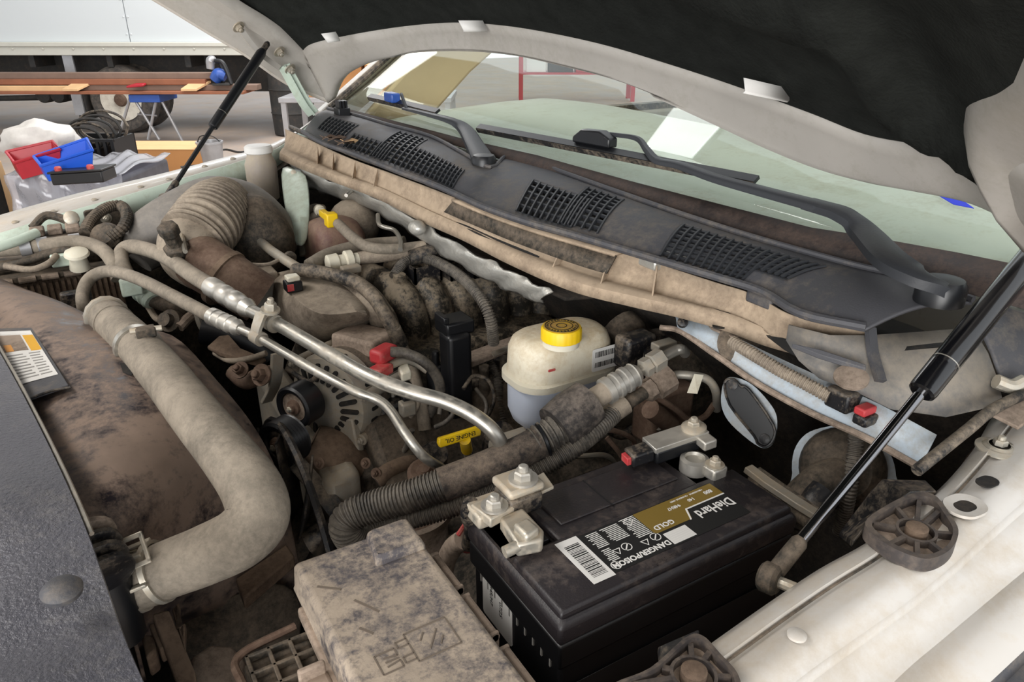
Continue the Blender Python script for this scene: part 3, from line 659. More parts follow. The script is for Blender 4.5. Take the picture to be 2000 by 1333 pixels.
# ---- hood
hr0 = [(640, 200, 1.93), (662, 155, 1.88), (720, 120, 1.77), (800, 104, 1.62), (900, 100, 1.42), (1000, 108, 1.25), (1100, 130, 1.10), (1200, 156, .98), (1300, 195, .88), (1400, 240, .79), (1500, 286, .70), (1600, 325, .62), (1700, 352, .55), (1800, 370, .48), (1900, 392, .42), (2000, 440, .36), (2080, 480, .30)]
hr1 = [(600, 118, 1.93), (622, 100, 1.86), (700, 83, 1.74), (800, 68, 1.60), (900, 62, 1.41), (1000, 70, 1.24), (1100, 88, 1.09), (1200, 112, .97), (1300, 143, .87), (1400, 176, .78), (1500, 212, .69), (1600, 250, .61), (1700, 290, .54), (1800, 308, .47), (1890, 306, .41), (1960, 330, .35), (2060, 380, .29)]
R0 = catmull([PY(*p) for p in hr0], 5); R1 = catmull([PY(*p) for p in hr1], 5)
hd = thing('hood', 'open hood with white underside frame and black insulation overhead', 'hood', R0[40])
lip = []
for k in range(9):
    t = k / 8; lip.append([lerp(p, q, t) + V(0, 0, -.012 * math.sin(math.pi * t)) + V(.006 * math.sin(math.pi * t), 0, 0) for p, q in zip(R0, R1)])
M().grid([[p + V(.02, 0, .012) for p in R0]] + lip + [[q + V(-.012, 0, .018) for q in R1]]).obj('rear_lip', MT['hood_paint'], hd, solid=.004, smooth=60)
# pad follows the lip and climbs forward
FWD = V(-1, 0, .60).normalized()
ridge = [PP(x, y, R1[60], V(.6, 0, 1).normalized()) for x, y in ((1250, 28), (1360, 50), (1470, 66), (1590, 84), (1660, 130), (1720, 200), (1790, 240), (1900, 275))]
ridge2 = [PP(x, y, R1[20], V(.6, 0, 1).normalized()) for x, y in ((545, 0), (575, 50), (612, 95))]
def segd(p, pl):
    best = 9
    for a, b in zip(pl, pl[1:]):
        d = b - a; t = max(0, min(1, (p - a).dot(d) / d.length_squared)); q = p - a - d * t; best = min(best, math.hypot(q.x, q.y))
    return best
rows = []; padw = [R1[0] + V(-.03, .12, .0), R1[0] + V(-.015, .06, .0)] + R1 + [R1[-1] + V(-.02, -.08 * k, .01 * k) for k in range(1, 6)]
for k in range(40):
    s = k / 39; L = 1.15 * s
    row = []
    for j, p in enumerate(padw):
        q = p + FWD * (L - .012) + V(0, 0, .004 + .03 * min(1, s * 6))
        dn = .034 * math.exp(-(segd(q, ridge) / .035) ** 2) + .014 * math.exp(-(segd(q, ridge2) / .03) ** 2)
        q = q - V(0, 0, dn); row.append(q)
    rows.append(row)
M().grid(rows).obj('insulation_pad', MT['felt'], hd, solid=.012, off=1, smooth=60)
# side frame on the far side
e0 = [PY(640, 200, 1.95), PY(560, 165, 1.955), PY(480, 110, 1.96), PY(400, 62, 1.965), PY(290, -5, 1.97), PY(180, -70, 1.97), PY(60, -140, 1.97)]
e1 = [PY(600, 118, 1.92), PY(560, 88, 1.90), PY(520, 60, 1.89), PY(478, 35, 1.88), PY(425, 0, 1.87), PY(350, -55, 1.86), PY(250, -130, 1.86)]
E0 = catmull(e0, 5); E1 = catmull(e1, 5)
g = [[lerp(p, q, t) + V(0, 0, (.02 if .3 < t < .75 else 0)) for p, q in zip(E0, E1)] for t in (0, .12, .3, .36, .7, .78, .92, 1)]
M().grid([[p + V(0, .006, .03) for p in E0]] + g + [[p + V(0, -.01, .03) for p in E1]]).obj('side_frame', MT['hood_paint'], hd, solid=.004, smooth=40)
M().tube([p + V(0, 0, .004) for p in E0], .005, 8, smooth=False).obj('hem_edge', MT['white_paint'], hd)
# near side frame
g0 = [PY(1900, 320, .375), PY(1906, 268, .36), PY(1924, 230, .34), PY(1968, 193, .305), PY(2030, 150, .26), PY(2120, 105, .21)]
g1 = [PY(2010, 450, .355), PY(2060, 425, .335), PY(2110, 385, .315), PY(2160, 330, .285), PY(2220, 260, .25), PY(2290, 180, .21)]
g0 = catmull(g0, 6); g1 = catmull(g1, 6)
M().grid([[p + V(.0, .02, .05) for p in g0]] + [[lerp(p, q, t) - V(0, 0, .02 * math.sin(math.pi * min(1, t * 1.6) / 2)) for p, q in zip(g0, g1)] for t in (0, .08, .2, .5, 1)]).obj('side_frame', MT['hood_paint'], hd, solid=.004, smooth=50)
# outer skin
osk = []
for s in (-.03, .2, .6, 1.2): osk.append([p + FWD * s * .98 + V(0, 0, .06) for p in R1])
M().grid(osk).obj('outer_skin', MT['white_paint'], hd, solid=.003, smooth=60)
# white retaining tabs that hold the pad at the lip
for (x0, y0, x1, y1, x2, y2, x3, y3, Y) in ((627, 66, 655, 62, 664, 80, 640, 84, 1.82), (895, 40, 942, 40, 952, 62, 905, 62, 1.39), (1452, 152, 1538, 172, 1535, 200, 1450, 182, .74)):
    q = [PY(a, b, Y * (.93 if Y > 1 else .86)) for a, b in ((x0, y0), (x1, y1), (x2, y2), (x3, y3))]
    mid_ = [lerp(q[0], q[3], .5) + V(.004, 0, -.006), lerp(q[1], q[2], .5) + V(.004, 0, -.006)]
    M().grid([[q[0], q[1]], mid_, [q[3], q[2]]]).obj('retaining_tab', MT['label_white'], hd, solid=.002)
# hinge arm far side
hn = hd
ha = [PY(555, 128, 1.9), PY(575, 165, 1.91), PY(595, 200, 1.92), PY(612, 222, 1.93)]
M().strap(ha, .03, .006, (1, -.3, .2)).obj('hinge_arm', MT['green_white_paint'], hn, bevel=.001)
M().strap([p + V(0, -.006, 0) for p in ha], .006, .014, (1, -.3, .2)).obj('arm_flange', MT['green_white_paint'], hn)
for (x, y) in ((465, 52), (566, 134), (545, 100)):
    M().hexbolt(PY(x, y, 1.89), (.3, -.6, -.6), .009, .01).obj('hinge_bolt', MT['zinc'], hn)
M().strap([PY(472, 60, 1.89), PY(490, 85, 1.89), PY(512, 108, 1.89), PY(545, 132, 1.9)], .012, .01, (1, 0, .5)).obj('hinge_bracket', MT['hood_paint'], hn)

# ---- gas struts
def strut(label, b, a, r1, r2, t, sock, loc):
    o = thing('gas_strut', label, 'gas strut', loc, 'hood gas struts')
    mid_ = lerp(a, b, t); d = (b - a).normalized()
    M().cyl(a, mid_, r2, 16).obj('piston_rod', MT['chrome'] if sock else MT['black_clean'], o)
    M().lathe(mid_, d, [(r1 * .75, -.002), (r1 * .95, 0), (r1, .004), (r1, .035), (r1 * 1.01, .036), (r1, .037), (r1, (b - mid_).length - .01), (r1 * .7, (b - mid_).length)], 24).obj('cylinder', MT['strut_black'] if sock else MT['black_clean'], o)
    M().lathe(mid_ + d * .04, d, [(r1 * 1.012, 0), (r1 * 1.012, .0012)], 24).obj('seam_ring', MT['alu'], o)
    e = M(); e.lathe(a - d * .012, d, [(r2 * 1.5, 0), (r2 * 1.5, .02), (r2 * 1.45, .036), (r2 * 1.05, .04)], 16).obj('end_neck', MT['dark_dusty'] if sock else MT['black_plastic'], o)
    side = Vector((.3, -1, .1)).normalized()
    c = a - d * .02; e = M(); e.lathe(c - side * r2 * 1.6, side, [(r2 * 2.1, 0), (r2 * 2.6, r2 * .5), (r2 * 2.6, r2 * 2.6), (r2 * 2.0, r2 * 3.2), (.0001, r2 * 3.3)], 18).obj('ball_socket', MT['black_rubber'] if not sock else MT['dark_dusty'], o)
    M().cyl(c - side * .0, c + side * .035, r2 * 1.0, 10).obj('ball_stud', MT['zinc'], o)
    e = M(); e.lathe(b, d, [(r1 * .6, -.01), (r1 * .6, .02), (r1 * .3, .025)], 14).obj('top_socket', MT['black_rubber'], o)
    return o
a = PY(332, 375, 1.71); b = PY(514, 98, 1.86); strut('slim black gas strut holding the far side of the hood', b, a, .011, .005, .44, False, a)
a = PY(1530, 1098, .335); b = PY(2110, 385, .36); strut('thick glossy black gas strut crossing in front of the near cowl corner', b, a, .0135, .0055, .43, True, a)

# ---- windshield
wt = top
def wsS(u, w): 
    i = u * NU; k = min(int(i), NU - 1); p = lerp(top[k], top[k + 1], i - k)
    sm = interp([(0, 1.416), (.5, 1.385), (1, 1.362)], u)
    base = V(interp([(0, .645), (.25, .70), (.5, .75), (.8, .80), (1, .86)], u), interp([(0, 2.0), (.18, 1.66), (.35, 1.34), (.5, 1.10), (.7, .76), (.85, .54), (1, .25)], u), sm - .006)
    d = V(.80, -.10 * (1 - u) ** 2 + .03 * u, .60)
    return base + d * w + V(0, 0, .05 * math.sin(math.pi * u) * w)
ws = thing('windshield', 'tilted windshield glass with dusty dark lower border and reflections', 'windshield', wsS(.5, 0))
nU = 40
M().grid([[wsS(i / nU, w * .1) for i in range(nU + 1)] for w in range(0, 11)]).obj('glass', MT['glass'], ws, solid=.004, smooth=60)
mk('frit', '2c2422', .6, dust=.55, dcol='5d4d44', dscale=20, bump=.3)
fw_ = [(0, .012), (.1, .015), (.3, .02), (.45, .03), (.6, .03), (.8, .035), (.9, .05), (1, .06)]
M().grid([[wsS(i / nU, interp(fw_, i / nU) * t) + V(-.0012, 0, .0018) for i in range(nU + 1)] for t in (0, .5, 1)]).obj('frit_band', MT['frit'], ws, solid=.0006, off=0)
M().tube([wsS(0, w * .1) + V(-.005, 0, .004) for w in range(11)], .008, 8, smooth=False).obj('side_seal', MT['black_rubber'], ws)
_wg = []
for iu in range(161):
    for iw in range(101):
        q = wsS(iu / 160, iw / 140); d = q - CAM; w_ = d.dot(FW)
        _wg.append((1000 + FPX * d.dot(RT) / w_, 666.5 - FPX * d.dot(UV) / w_, iu / 160, iw / 140))
_wa = np.array(_wg)
def onW(px, py, lift=.012):
    "point on the windshield seen at a pixel, raised off the glass"
    k = int(np.argmin((_wa[:, 0] - px) ** 2 + (_wa[:, 1] - py) ** 2)); u, w = _wa[k, 2], _wa[k, 3]
    q = wsS(u, w); n_ = (wsS(min(1, u + .02), w) - wsS(max(0, u - .02), w)).cross(wsS(u, w + .02) - wsS(u, w - .02)).normalized(); n_ = n_ if n_.z > 0 else -n_
    q = q + n_ * lift
    # keep the pixel: slide to the ray at the same distance
    d = ray(px, py); return CAM + d * ((q - CAM).dot(n_) / d.dot(n_))
def onW0(px, py): return onW(px, py, .003)
mk('sticker_blue', '2438c4', .4, var=.03)
M().prism([onW0(x, y) for x, y in ((1822, 376), (1862, 380), (1902, 408), (1862, 400))], (0, 0, .0008)).obj('blue_sticker', MT['sticker_blue'], ws)
# ceiling light panel whose mirror image lies in the glass
def mirror(px, py, zc):
    best = None
    for iu in range(121):
        for iw in range(60):
            u_, w_ = iu / 120, iw / 100; q = wsS(u_, w_); d = q - CAM; k = d.dot(FW); e = (1000 + FPX * d.dot(RT) / k - px) ** 2 + (666.5 - FPX * d.dot(UV) / k - py) ** 2
            if best is None or e < best[0]: best = (e, u_, w_, q)
    _, u_, w_, q = best
    nn = (wsS(min(1, u_ + .03), w_) - wsS(max(0, u_ - .03), w_)).cross(wsS(u_, w_ + .03) - wsS(u_, w_ - .03)).normalized(); nn = nn if nn.z > 0 else -nn
    d = (q - CAM).normalized(); r = d - nn * 2 * d.dot(nn); return q + r * ((zc - q.z) / r.z)
lq = [mirror(x, y, 4.6) for x, y in ((1318, 205), (1423, 218), (1352, 312), (1250, 296))]
mk('lamp_white', 'f2f6f4', .5, emit=7, var=0)
lp = thing('light_panel', 'long white ceiling light panel above the cab, mirrored in the windshield', 'lamp', sum(lq, Vector()) / 4)
M().prism(lq, (0, 0, .02)).obj('diffuser', MT['lamp_white'], lp)
M().prism([p + (p - lp.location) * .04 + V(0, 0, .021) for p in lq], (0, 0, .06)).obj('housing', MT['galv'], lp)
# far A pillar and cab
mk('trim_beige', 'd2b48e', .7, var=.06); mk('trim_grey', 'c6c5bd', .7, var=.05, vscale=4, dust=.1); mk('headliner', '8a7f72', .9)
cb_ = thing('cab', 'white pickup cab shell around the windshield', 'cab', Vector((1.4, 1.2, 1.0)))
pil = [wsS(0, w) + V(-.005, .03, 0) for w in (-.02, .3, .7, 1.0)]
M().loft([[p + V(-.01, -.02, .006), p + V(0, .05, .0), p + V(.06, .06, -.03), p + V(.06, -.0, -.035)] for p in pil]).obj('pillar', MT['white_paint'], cb_, bevel=.004)
M().loft([[p + V(.03, -.06, -.02), p + V(.05, .0, -.02), p + V(.14, .02, -.1), p + V(.16, -.05, -.1)] for p in [pil[0] - V(0, 0, .05), pil[1], pil[2], pil[3]]]).obj('pillar_trim', MT['trim_beige'], cb_, bevel=.01)
pin = [wsS(1, w) + V(-.005, -.03, 0) for w in (-.02, .3, .7, 1.0)]
M().loft([[p + V(-.01, .02, .006), p + V(0, -.05, .0), p + V(.06, -.06, -.03), p + V(.06, .0, -.035)] for p in pin]).obj('pillar', MT['white_paint'], cb_, bevel=.004)
M().grid([[V(1.4, 2.02, 1.9), V(1.4, 1.5, 1.99), V(1.4, .8, 1.99), V(1.4, .25, 1.9)], [V(3.2, 2.02, 1.95), V(3.2, 1.5, 2.04), V(3.2, .8, 2.04), V(3.2, .25, 1.95)]]).obj('roof', MT['white_paint'], cb_, solid=.03)
for y in (2.04, .2):
    M().box((.9, y - .03, .7), (3.2, y + .03, 1.34)).obj('door_panel', MT['white_paint'], cb_, bevel=.01)
    M().box((2.15, y - .04, 1.34), (2.28, y + .04, 1.95)).obj('door_pillar', MT['trim_beige'], cb_, bevel=.01)
    M().box((1.45, y - .02, 1.33), (3.2, y + .02, 1.36)).obj('window_sill', MT['black_rubber'], cb_)
M().box((3.15, .25, .7), (3.2, 2.02, 1.5)).obj('rear_wall', MT['headliner'], cb_)
M().box((.95, .23, .6), (3.15, 2.0, .65)).obj('cab_floor', MT['headliner'], cb_)
ds = thing('dashboard', 'pale grey dashboard top seen through the windshield', 'dashboard', Vector((1.0, 1.1, 1.33)))
M().grid([[V(lerp(.70, .90, i / 20) , lerp(1.97, .3, i / 20), 1.375 - .03 * i / 20) for i in range(21)], [V(lerp(.95, 1.05, i / 20), lerp(1.95, .3, i / 20), 1.40 - .012 * i / 20 + .015 * math.sin(i / 20 * 9)) for i in range(21)],
          [V(1.3, lerp(1.95, .3, i / 20), 1.42 + .012 * math.sin(i / 20 * 7)) for i in range(21)], [V(1.42, lerp(1.95, .3, i / 20), 1.39) for i in range(21)], [V(1.45, lerp(1.95, .3, i / 20), 1.0) for i in range(21)]]).obj('top_pad', MT['trim_grey'], ds, solid=.01, sub=1)
stw = thing('steering_wheel', 'dark steering wheel seen faintly through the windshield', 'steering wheel', Vector((1.55, .72, 1.4)))
TT = frame(Vector((1.58, .70, 1.40)), (0, 1, 0), (.45, 0, .9))
M(TT).tube([(.19 * math.cos(k * math.tau / 24), .19 * math.sin(k * math.tau / 24), 0) for k in range(25)], .016, 8, smooth=False).obj('rim', MT['black_clean'], stw)
M(TT).box((-.18, -.03, -.01), (.18, .02, .01)).obj('spoke', MT['black_clean'], stw, bevel=.005); M(TT).lathe((0, 0, -.02), (0, 0, 1), [(.07, 0), (.08, .02), (.05, .04), (.001, .045)], 20).obj('hub', MT['black_clean'], stw)
for y in (1.5, .7):
    st_ = cb_
    M().box((1.75, y - .26, .65), (2.25, y + .26, 1.0)).obj('seat_cushion', MT['headliner'], st_, bevel=.05, segs=3)
    M().loft([[V(2.2 + k * .06, y - .25 + k * .01, 1.0 + k * .18), V(2.2 + k * .06, y + .25 - k * .01, 1.0 + k * .18), V(2.34 + k * .06, y + .25 - k * .01, 1.0 + k * .18), V(2.34 + k * .06, y - .25 + k * .01, 1.0 + k * .18)] for k in range(4)]).obj('seat_backrest', MT['headliner'], st_, bevel=.04, segs=3)
    M().box((2.36, y - .13, 1.58), (2.46, y + .13, 1.76)).obj('seat_headrest', MT['headliner'], st_, bevel=.03, segs=3)

# ---- wipers
def wiper(label, piv, pts, w0, w1, bl0, bl1, brk):
    o = thing('wiper_arm', label, 'wiper', piv, 'windshield wipers')
    path = catmull(pts, 8); n_ = len(path); rings = []
    for i, (p, (t, u, v)) in enumerate(zip(path, frames(path))):
        s = i / (n_ - 1); w = lerp(w0, w1, min(1, s * 1.2)); sd = t.cross(UP).normalized(); nn = sd.cross(t); h = lerp(.016, .006, s)
        rings.append([p + sd * w / 2 * c_ + nn * h * d_ for c_, d_ in ((1, -.4), (1, .3), (.7, .6), (-.7, .6), (-1, .3), (-1, -.4))])
    k = int(n_ * brk)
    M().loft(rings[:k + 1]).obj('arm_head', MT['cowl_clean'], o, smooth=50)
    M().loft([[lerp(sum(r, Vector()) / 6, q, .92) for q in r] for r in rings[k:]]).obj('arm', MT['cowl_clean'], o, smooth=50)
    M().lathe(pts[0] - V(0, 0, .014), UP, [(w0 * .55, 0), (w0 * .55, .019), (w0 * .46, .026), (w0 * .2, .028), (.0001, .028)], 24).obj('pivot_cap', MT['black_clean'], o)
    b = M().strap([bl0, lerp(bl0, bl1, .5) + V(0, 0, .001), bl1], .014, .006, (1, 0, .6)).obj('blade', MT['black_clean'], o)
    M().strap([bl0 - V(.004, 0, .006), bl1 - V(.004, 0, .006)], .003, .01, (1, 0, .6)).obj('rubber_edge', MT['black_rubber'], b)
    return o
pA = P(945, 316, 1.395)
arm1 = [pA, P(928, 285, 1.408), P(908, 252, 1.425), onW(880, 236, .022), onW(840, 225, .02), onW(790, 212, .018)]
w1 = wiper('passenger side wiper with its pivot in the cowl notch', pA, arm1, .042, .016, onW(722, 188, .012), onW(855, 218, .012), .52)
M().box(tuple(onW(768, 200, .014) - V(.012, .02, .0)), tuple(onW(768, 200, .014) + V(.012, .03, .022))).obj('blade_mount', MT['tool_blue'], w1, bevel=.004)
M().tube([onW(795, 215, .02), onW(786, 190, .03), onW(784, 184, .03)], .004, 6).obj('hook', MT['cowl_clean'], w1)
pB = P(1838, 566, 1.375)
arm2 = [pB, P(1790, 540, 1.39), P(1740, 508, 1.398)] + [onW(x, y, l) for x, y, l in ((1690, 455, .028), (1650, 422, .03), (1600, 405, .028), (1500, 378, .024), (1400, 350, .022), (1330, 325, .02), (1285, 315, .02), (1265, 295, .02), (1245, 272, .02), (1200, 264, .02), (1150, 258, .02))]
w2 = wiper('driver side wiper lying across the near half of the windshield', pB, arm2, .046, .009, onW(935, 248, .010), onW(1478, 352, .010), .40)
c = onW(1160, 276, .018); TT = frame(c, (onW(1478, 352, .01) - onW(935, 248, .01)), (0, 0, 1))
M(TT).prism([(-.045, -.006, -.012), (.045, -.006, -.012), (.045, .01, -.012), (.02, .02, -.012), (-.025, .018, -.012), (-.045, .004, -.012)], (0, 0, .022)).obj('blade_mount', MT['black_clean'], w2, bevel=.003)
# washer jet / sensor block on the far cowl end
c = P(668, 218, 1.42); nb = thing('washer_nozzle', 'small black ribbed fitting on the far cowl end', 'nozzle', c)
M().cbox(c, (.03, .04, .02)).obj('base', MT['black_clean'], nb, bevel=.002)
for k in range(3): M().cbox(c + V(-.008 + .008 * k, .0, .016), (.005, .03, .02)).obj('fin', MT['black_clean'], nb)
# ================================================================ engine bay
ub = thing('underbody_tray', 'dark underbody tray and radiator wall at the bottom of the bay', 'tray', Vector((.4, 1.1, .5)))
M().box((-.35, .25, .5), (1.0, 2.1, .53)).obj('tray', MT['deep_dark'], ub)
M().box((-.14, .35, .53), (-.075, 1.95, 1.12)).obj('radiator', MT['deep_dark'], ub)
eb = thing('engine_block', 'dirty dark engine block under the intake and alternator', 'engine', Vector((.5, 1.1, .55)))
M().box((.28, .98, .56), (.82, 1.42, .98)).obj('block', MT['dark_dusty'], eb, bevel=.02)
M().prism([(.33, .86, .9), (.33, 1.02, 1.05), (.33, 1.06, .98), (.33, .92, .84)], (.5, 0, 0)).obj('valve_cover', MT['dark_dusty'], eb, bevel=.015)
M().prism([(.33, 1.4, 1.05), (.33, 1.55, .92), (.33, 1.48, .84), (.33, 1.36, .98)], (.5, 0, 0)).obj('valve_cover', MT['dark_dusty'], eb, bevel=.015)
for k in range(4):
    M().lathe((.4 + .12 * k, .93, .98), (0, -.6, .8), [(.018, 0), (.018, .03), (.025, .035), (.02, .06), (.001, .062)], 14).obj('ignition_coil', MT['black_plastic'], eb)
M().box((.24, .95, .62), (.30, 1.4, 1.0)).obj('timing_cover', MT['alu_cast'], eb, bevel=.015)
M().box((.36, 1.02, .98), (.80, 1.40, 1.06)).obj('lower_intake', MT['black_plastic'], eb, bevel=.01)

# ---- radiator support cover
edge = [(-60, 585, 1.235), (0, 690, 1.24), (40, 762, 1.24), (85, 850, 1.24), (130, 945, 1.24), (170, 1040, 1.238), (205, 1140, 1.235), (240, 1240, 1.23), (285, 1345, 1.225), (330, 1450, 1.22)]
E_ = catmull(PZ(edge), 5)
rc = thing('radiator_cover', 'textured dark grey plastic radiator cover in the lower left corner', 'cover', E_[20])
rows = []
for k in range(16):
    d = k * .035
    rows.append([p + V(-d, 0, .010 * min(1, k / 2) + .012 * math.sin(d * 9 + j * .35) * min(1, k / 4) + .007 * math.sin(j * .75 - d * 24) * min(1, k / 4)) for j, p in enumerate(E_)])
M().grid([[p + V(.002, 0, -.06) for p in E_], [p + V(.001, 0, -.006) for p in E_]] + rows).obj('panel', MT['rad_cover'], rc, solid=.004, smooth=60)
M().tube([p + V(.003, 0, -.003) for p in E_[2:26]], .0022, 6, smooth=False).obj('trim_edge', MT['alu'], rc)
c = P(120, 1152, 1.262); M().lathe(c, (.05, -.1, 1), [(.0135, -.004), (.0142, 0), (.012, .003), (.007, .005), (.0001, .0055)], 28).obj('push_pin', MT['cowl'], rc)
# radiator end tank peeking out below the cover
et = thing('radiator_tank', 'black ribbed radiator end tank between cover and hose', 'radiator', P(215, 1150, 1.1))
M().tube([P(165, 1040, 1.19), P(195, 1100, 1.17), P(220, 1170, 1.13), P(240, 1240, 1.08)], .022, 14).obj('tank', MT['black_clean'], et)
for k in range(4): 
    p = lerp(P(170, 1045, 1.195), P(205, 1115, 1.18), k / 3); M().lathe(p, P(205, 1115, 1.18) - P(170, 1045, 1.195), [(.0235, 0), (.025, .001), (.025, .006), (.0235, .007)], 16).obj('tank_rib', MT['tan_dusty'] if k == 0 else MT['black_plastic'], et)

# ---- fan shroud
fF = [(-120, 520, 1.20), (-60, 595, 1.205), (0, 672, 1.208), (50, 770, 1.207), (100, 870, 1.203), (150, 965, 1.195), (195, 1050, 1.165), (225, 1120, 1.11), (250, 1190, 1.04), (270, 1270, .95)]
fR = [(-120, 470, 1.19), (0, 543, 1.195), (120, 590, 1.203), (230, 640, 1.205), (335, 655, 1.20), (425, 745, 1.175), (500, 840, 1.125), (548, 940, 1.05), (572, 1050, .97), (585, 1160, .88)]
n = 54
def stn(lst): c = catmull(PZ(lst), 10); return [c[min(len(c) - 1, int(round(i / n * (len(c) - 1))))] for i in range(n + 1)]
a = stn(fF); b = stn(fR)
sd = thing('fan_shroud', 'big dusty black radiator fan shroud with bare rubbed patches', 'fan shroud', b[30] - V(0, 0, .2))
rows = [[lerp(p, q, t) + V(0, 0, .022 * math.sin(math.pi * t)) for p, q in zip(a, b)] for t in [k / 10 for k in range(11)]]
M().grid([[p + V(0, 0, -.05) for p in a]] + rows + [[q + V(.002, 0, -.02) for q in b], [q + V(-.02, .0, -.14) for q in b]]).obj('shell', MT['shroud'], sd, solid=.004, smooth=60)
lab = [P(0, 655, 1.216), P(52, 648, 1.222), P(108, 738, 1.224), P(45, 752, 1.218)]
lab = [P(-12, 648, 1.2165), P(60, 640, 1.222), P(134, 752, 1.226), P(38, 778, 1.2185)]
# sticker plate
pl0 = [P(-30, 642, 1.222), P(62, 640, 1.226), P(134, 752, 1.229), P(40, 784, 1.222)]
plate = M().prism(pl0, (0, 0, -.004)).obj('sticker_plate', MT['cowl'], sd, bevel=.001)
def quad_at(q, s, t): return lerp(lerp(q[0], q[1], s), lerp(q[3], q[2], s), t)
def decal(q, s0, s1, t0, t1, mt, name, par, h=.0006):
    pts = [quad_at(q, s0, t0), quad_at(q, s1, t0), quad_at(q, s1, t1), quad_at(q, s0, t1)]
    nn = (pts[1] - pts[0]).cross(pts[3] - pts[0]).normalized(); nn = nn if nn.z > 0 else -nn
    return M().prism([p + nn * h for p in pts], -nn * .0004).obj(name, MT[mt], par)
decal(pl0, .10, .93, .07, .83, 'label_white', 'sticker', plate)
decal(pl0, .10, .93, .07, .12, 'ink_white', 'sticker_band', plate, .0009)
decal(pl0, .12, .66, .14, .40, 'tan_dusty', 'sticker_block', plate, .0009)
mk('yellow_print', 'dda520', .5, var=.05); mk('orange_print', 'c98a3a', .6, var=.08)
decal(pl0, .70, .92, .15, .42, 'yellow_print', 'sticker_yellow', plate, .0009)
decal(pl0, .2, .36, .30, .40, 'orange_print', 'sticker_square', plate, .0012)
mk('grey_print', '8c8a86', .6, var=.02)
for k in range(9):
    decal(pl0, .16, .5 + .04 * (k % 3), .45 + .04 * k, .462 + .04 * k, 'grey_print', 'sticker_line', plate, .0009)
    decal(pl0, .62, .86 - .03 * (k % 2), .45 + .04 * k, .462 + .04 * k, 'grey_print', 'sticker_line', plate, .0009)
# dark sheet painted as a notch's shadow, and lower bracket under the hose
M().prism([P(235, 712, 1.222), P(262, 712, 1.223), P(258, 735, 1.222), P(240, 728, 1.222)], (0, 0, .002)).obj('notch_shadow', MT['deep_dark'], sd)
# seams moulded in the shell
M().tube([P(45, 784, 1.224), P(95, 765, 1.226), P(138, 757, 1.226), P(190, 760, 1.224), P(232, 768, 1.22)][:3], .0016, 6).obj('seam', MT['black_plastic'], sd)
# lower shroud flange seen below the hose
M().prism(PZ([(460, 1130, .98), (560, 1062, .98), (575, 1085, .98), (475, 1170, .98)]), (0, 0, -.02)).obj('flange', MT['brown_dusty'], sd, bevel=.003)
ls = PZ([(330, 1200, .93), (420, 1180, .95), (520, 1120, .95), (590, 1150, .9)]); lb = PZ([(330, 1420, .80), (430, 1420, .78), (520, 1380, .78), (560, 1340, .78)])
M().grid([ls, [lerp(p, q, .5) + V(.01, 0, 0) for p, q in zip(ls, lb)], lb]).obj('lower_shell', MT['dark_dusty'], sd, solid=.004, sub=2)
# fan
fn = thing('cooling_fan', 'black engine cooling fan in the shadow right of the hose', 'fan', V(.19, .98, .88))
c = V(.2, .98, .88)
M().lathe(c, (1, 0, 0), [(.05, -.02), (.055, 0), (.05, .03), (.001, .035)], 24).obj('hub', MT['dark_dusty'], fn)
for k in range(9):
    aa = k * math.tau / 9; u = V(0, math.cos(aa), math.sin(aa)); w = V(0, -math.sin(aa), math.cos(aa))
    M().prism([c + u * .05 - w * .02 + V(.015, 0, 0), c + u * .19 - w * .045 + V(.02, 0, 0), c + u * .19 + w * .045 - V(.02, 0, 0), c + u * .05 + w * .02 - V(.015, 0, 0)], (.003, 0, 0)).obj('blade', MT['black_plastic'], fn)
M().tube([c + V(0, .2 * math.cos(k * math.tau / 40), .2 * math.sin(k * math.tau / 40)) for k in range(41)], .006, 6, smooth=False).obj('rim', MT['black_plastic'], fn)

# ---- upper radiator hose
hp = PZ([(208, 618, 1.222), (262, 668, 1.228), (322, 735, 1.228), (385, 815, 1.225), (448, 893, 1.215), (492, 955, 1.20), (503, 1008, 1.183), (470, 1050, 1.168), (400, 1085, 1.152), (330, 1112, 1.138), (238, 1150, 1.12)])
rh = thing('radiator_hose', 'thick dusty upper radiator hose bending across the fan shroud', 'hose', hp[5] - V(0, 0, .04))
M().tube(hp, [.0275, .028, .0285, .0285, .029, .031, .032, .031, .030, .029, .029], 24, 8).obj('hose', MT['hose'], rh)
d0 = (hp[1] - hp[0]).normalized()
M().lathe(hp[0] - d0 * .004, d0, [(.026, 0), (.031, .001), (.0315, .006), (.031, .011), (.0285, .012)], 30, mod=lambda i, k: 1.0 + (.03 if (k in (1, 2, 3) and i % 2) else 0)).obj('end_collar', MT['alu_cast'], rh)
M().lathe(hp[0] + d0 * .045, d0, [(.0288, 0), (.0293, .001), (.0288, .002)], 30).obj('bead', MT['hose'], rh)
def band_clamp(o, c, d, r, name):
    d = d.normalized(); e = M().lathe(c - d * .006, d, [(r, 0), (r + .0018, 0), (r + .0018, .012), (r, .012)], 32).obj('band', MT['alu'], o); return e
d1 = (P(330, 742, 1.228) - P(255, 660, 1.228)).normalized(); c1 = P(270, 678, 1.228)
hc = thing('hose_clamp', 'grey spring clamp around the upper end of the radiator hose', 'clamp', c1 - V(0, 0, .03), 'radiator hose clamps')
band_clamp(hc, c1, d1, .0295, 'band')
tt = P(285, 650, 1.26); M().box(tuple(tt - V(.012, .008, .006)), tuple(tt + V(.012, .008, .008))).obj('clamp_screw_block', MT['dark_dusty'], hc, bevel=.002)
M().cyl(tt + V(-.018, .004, .004), tt + V(.02, -.004, .004), .004, 10).obj('clamp_screw', MT['zinc'], hc)
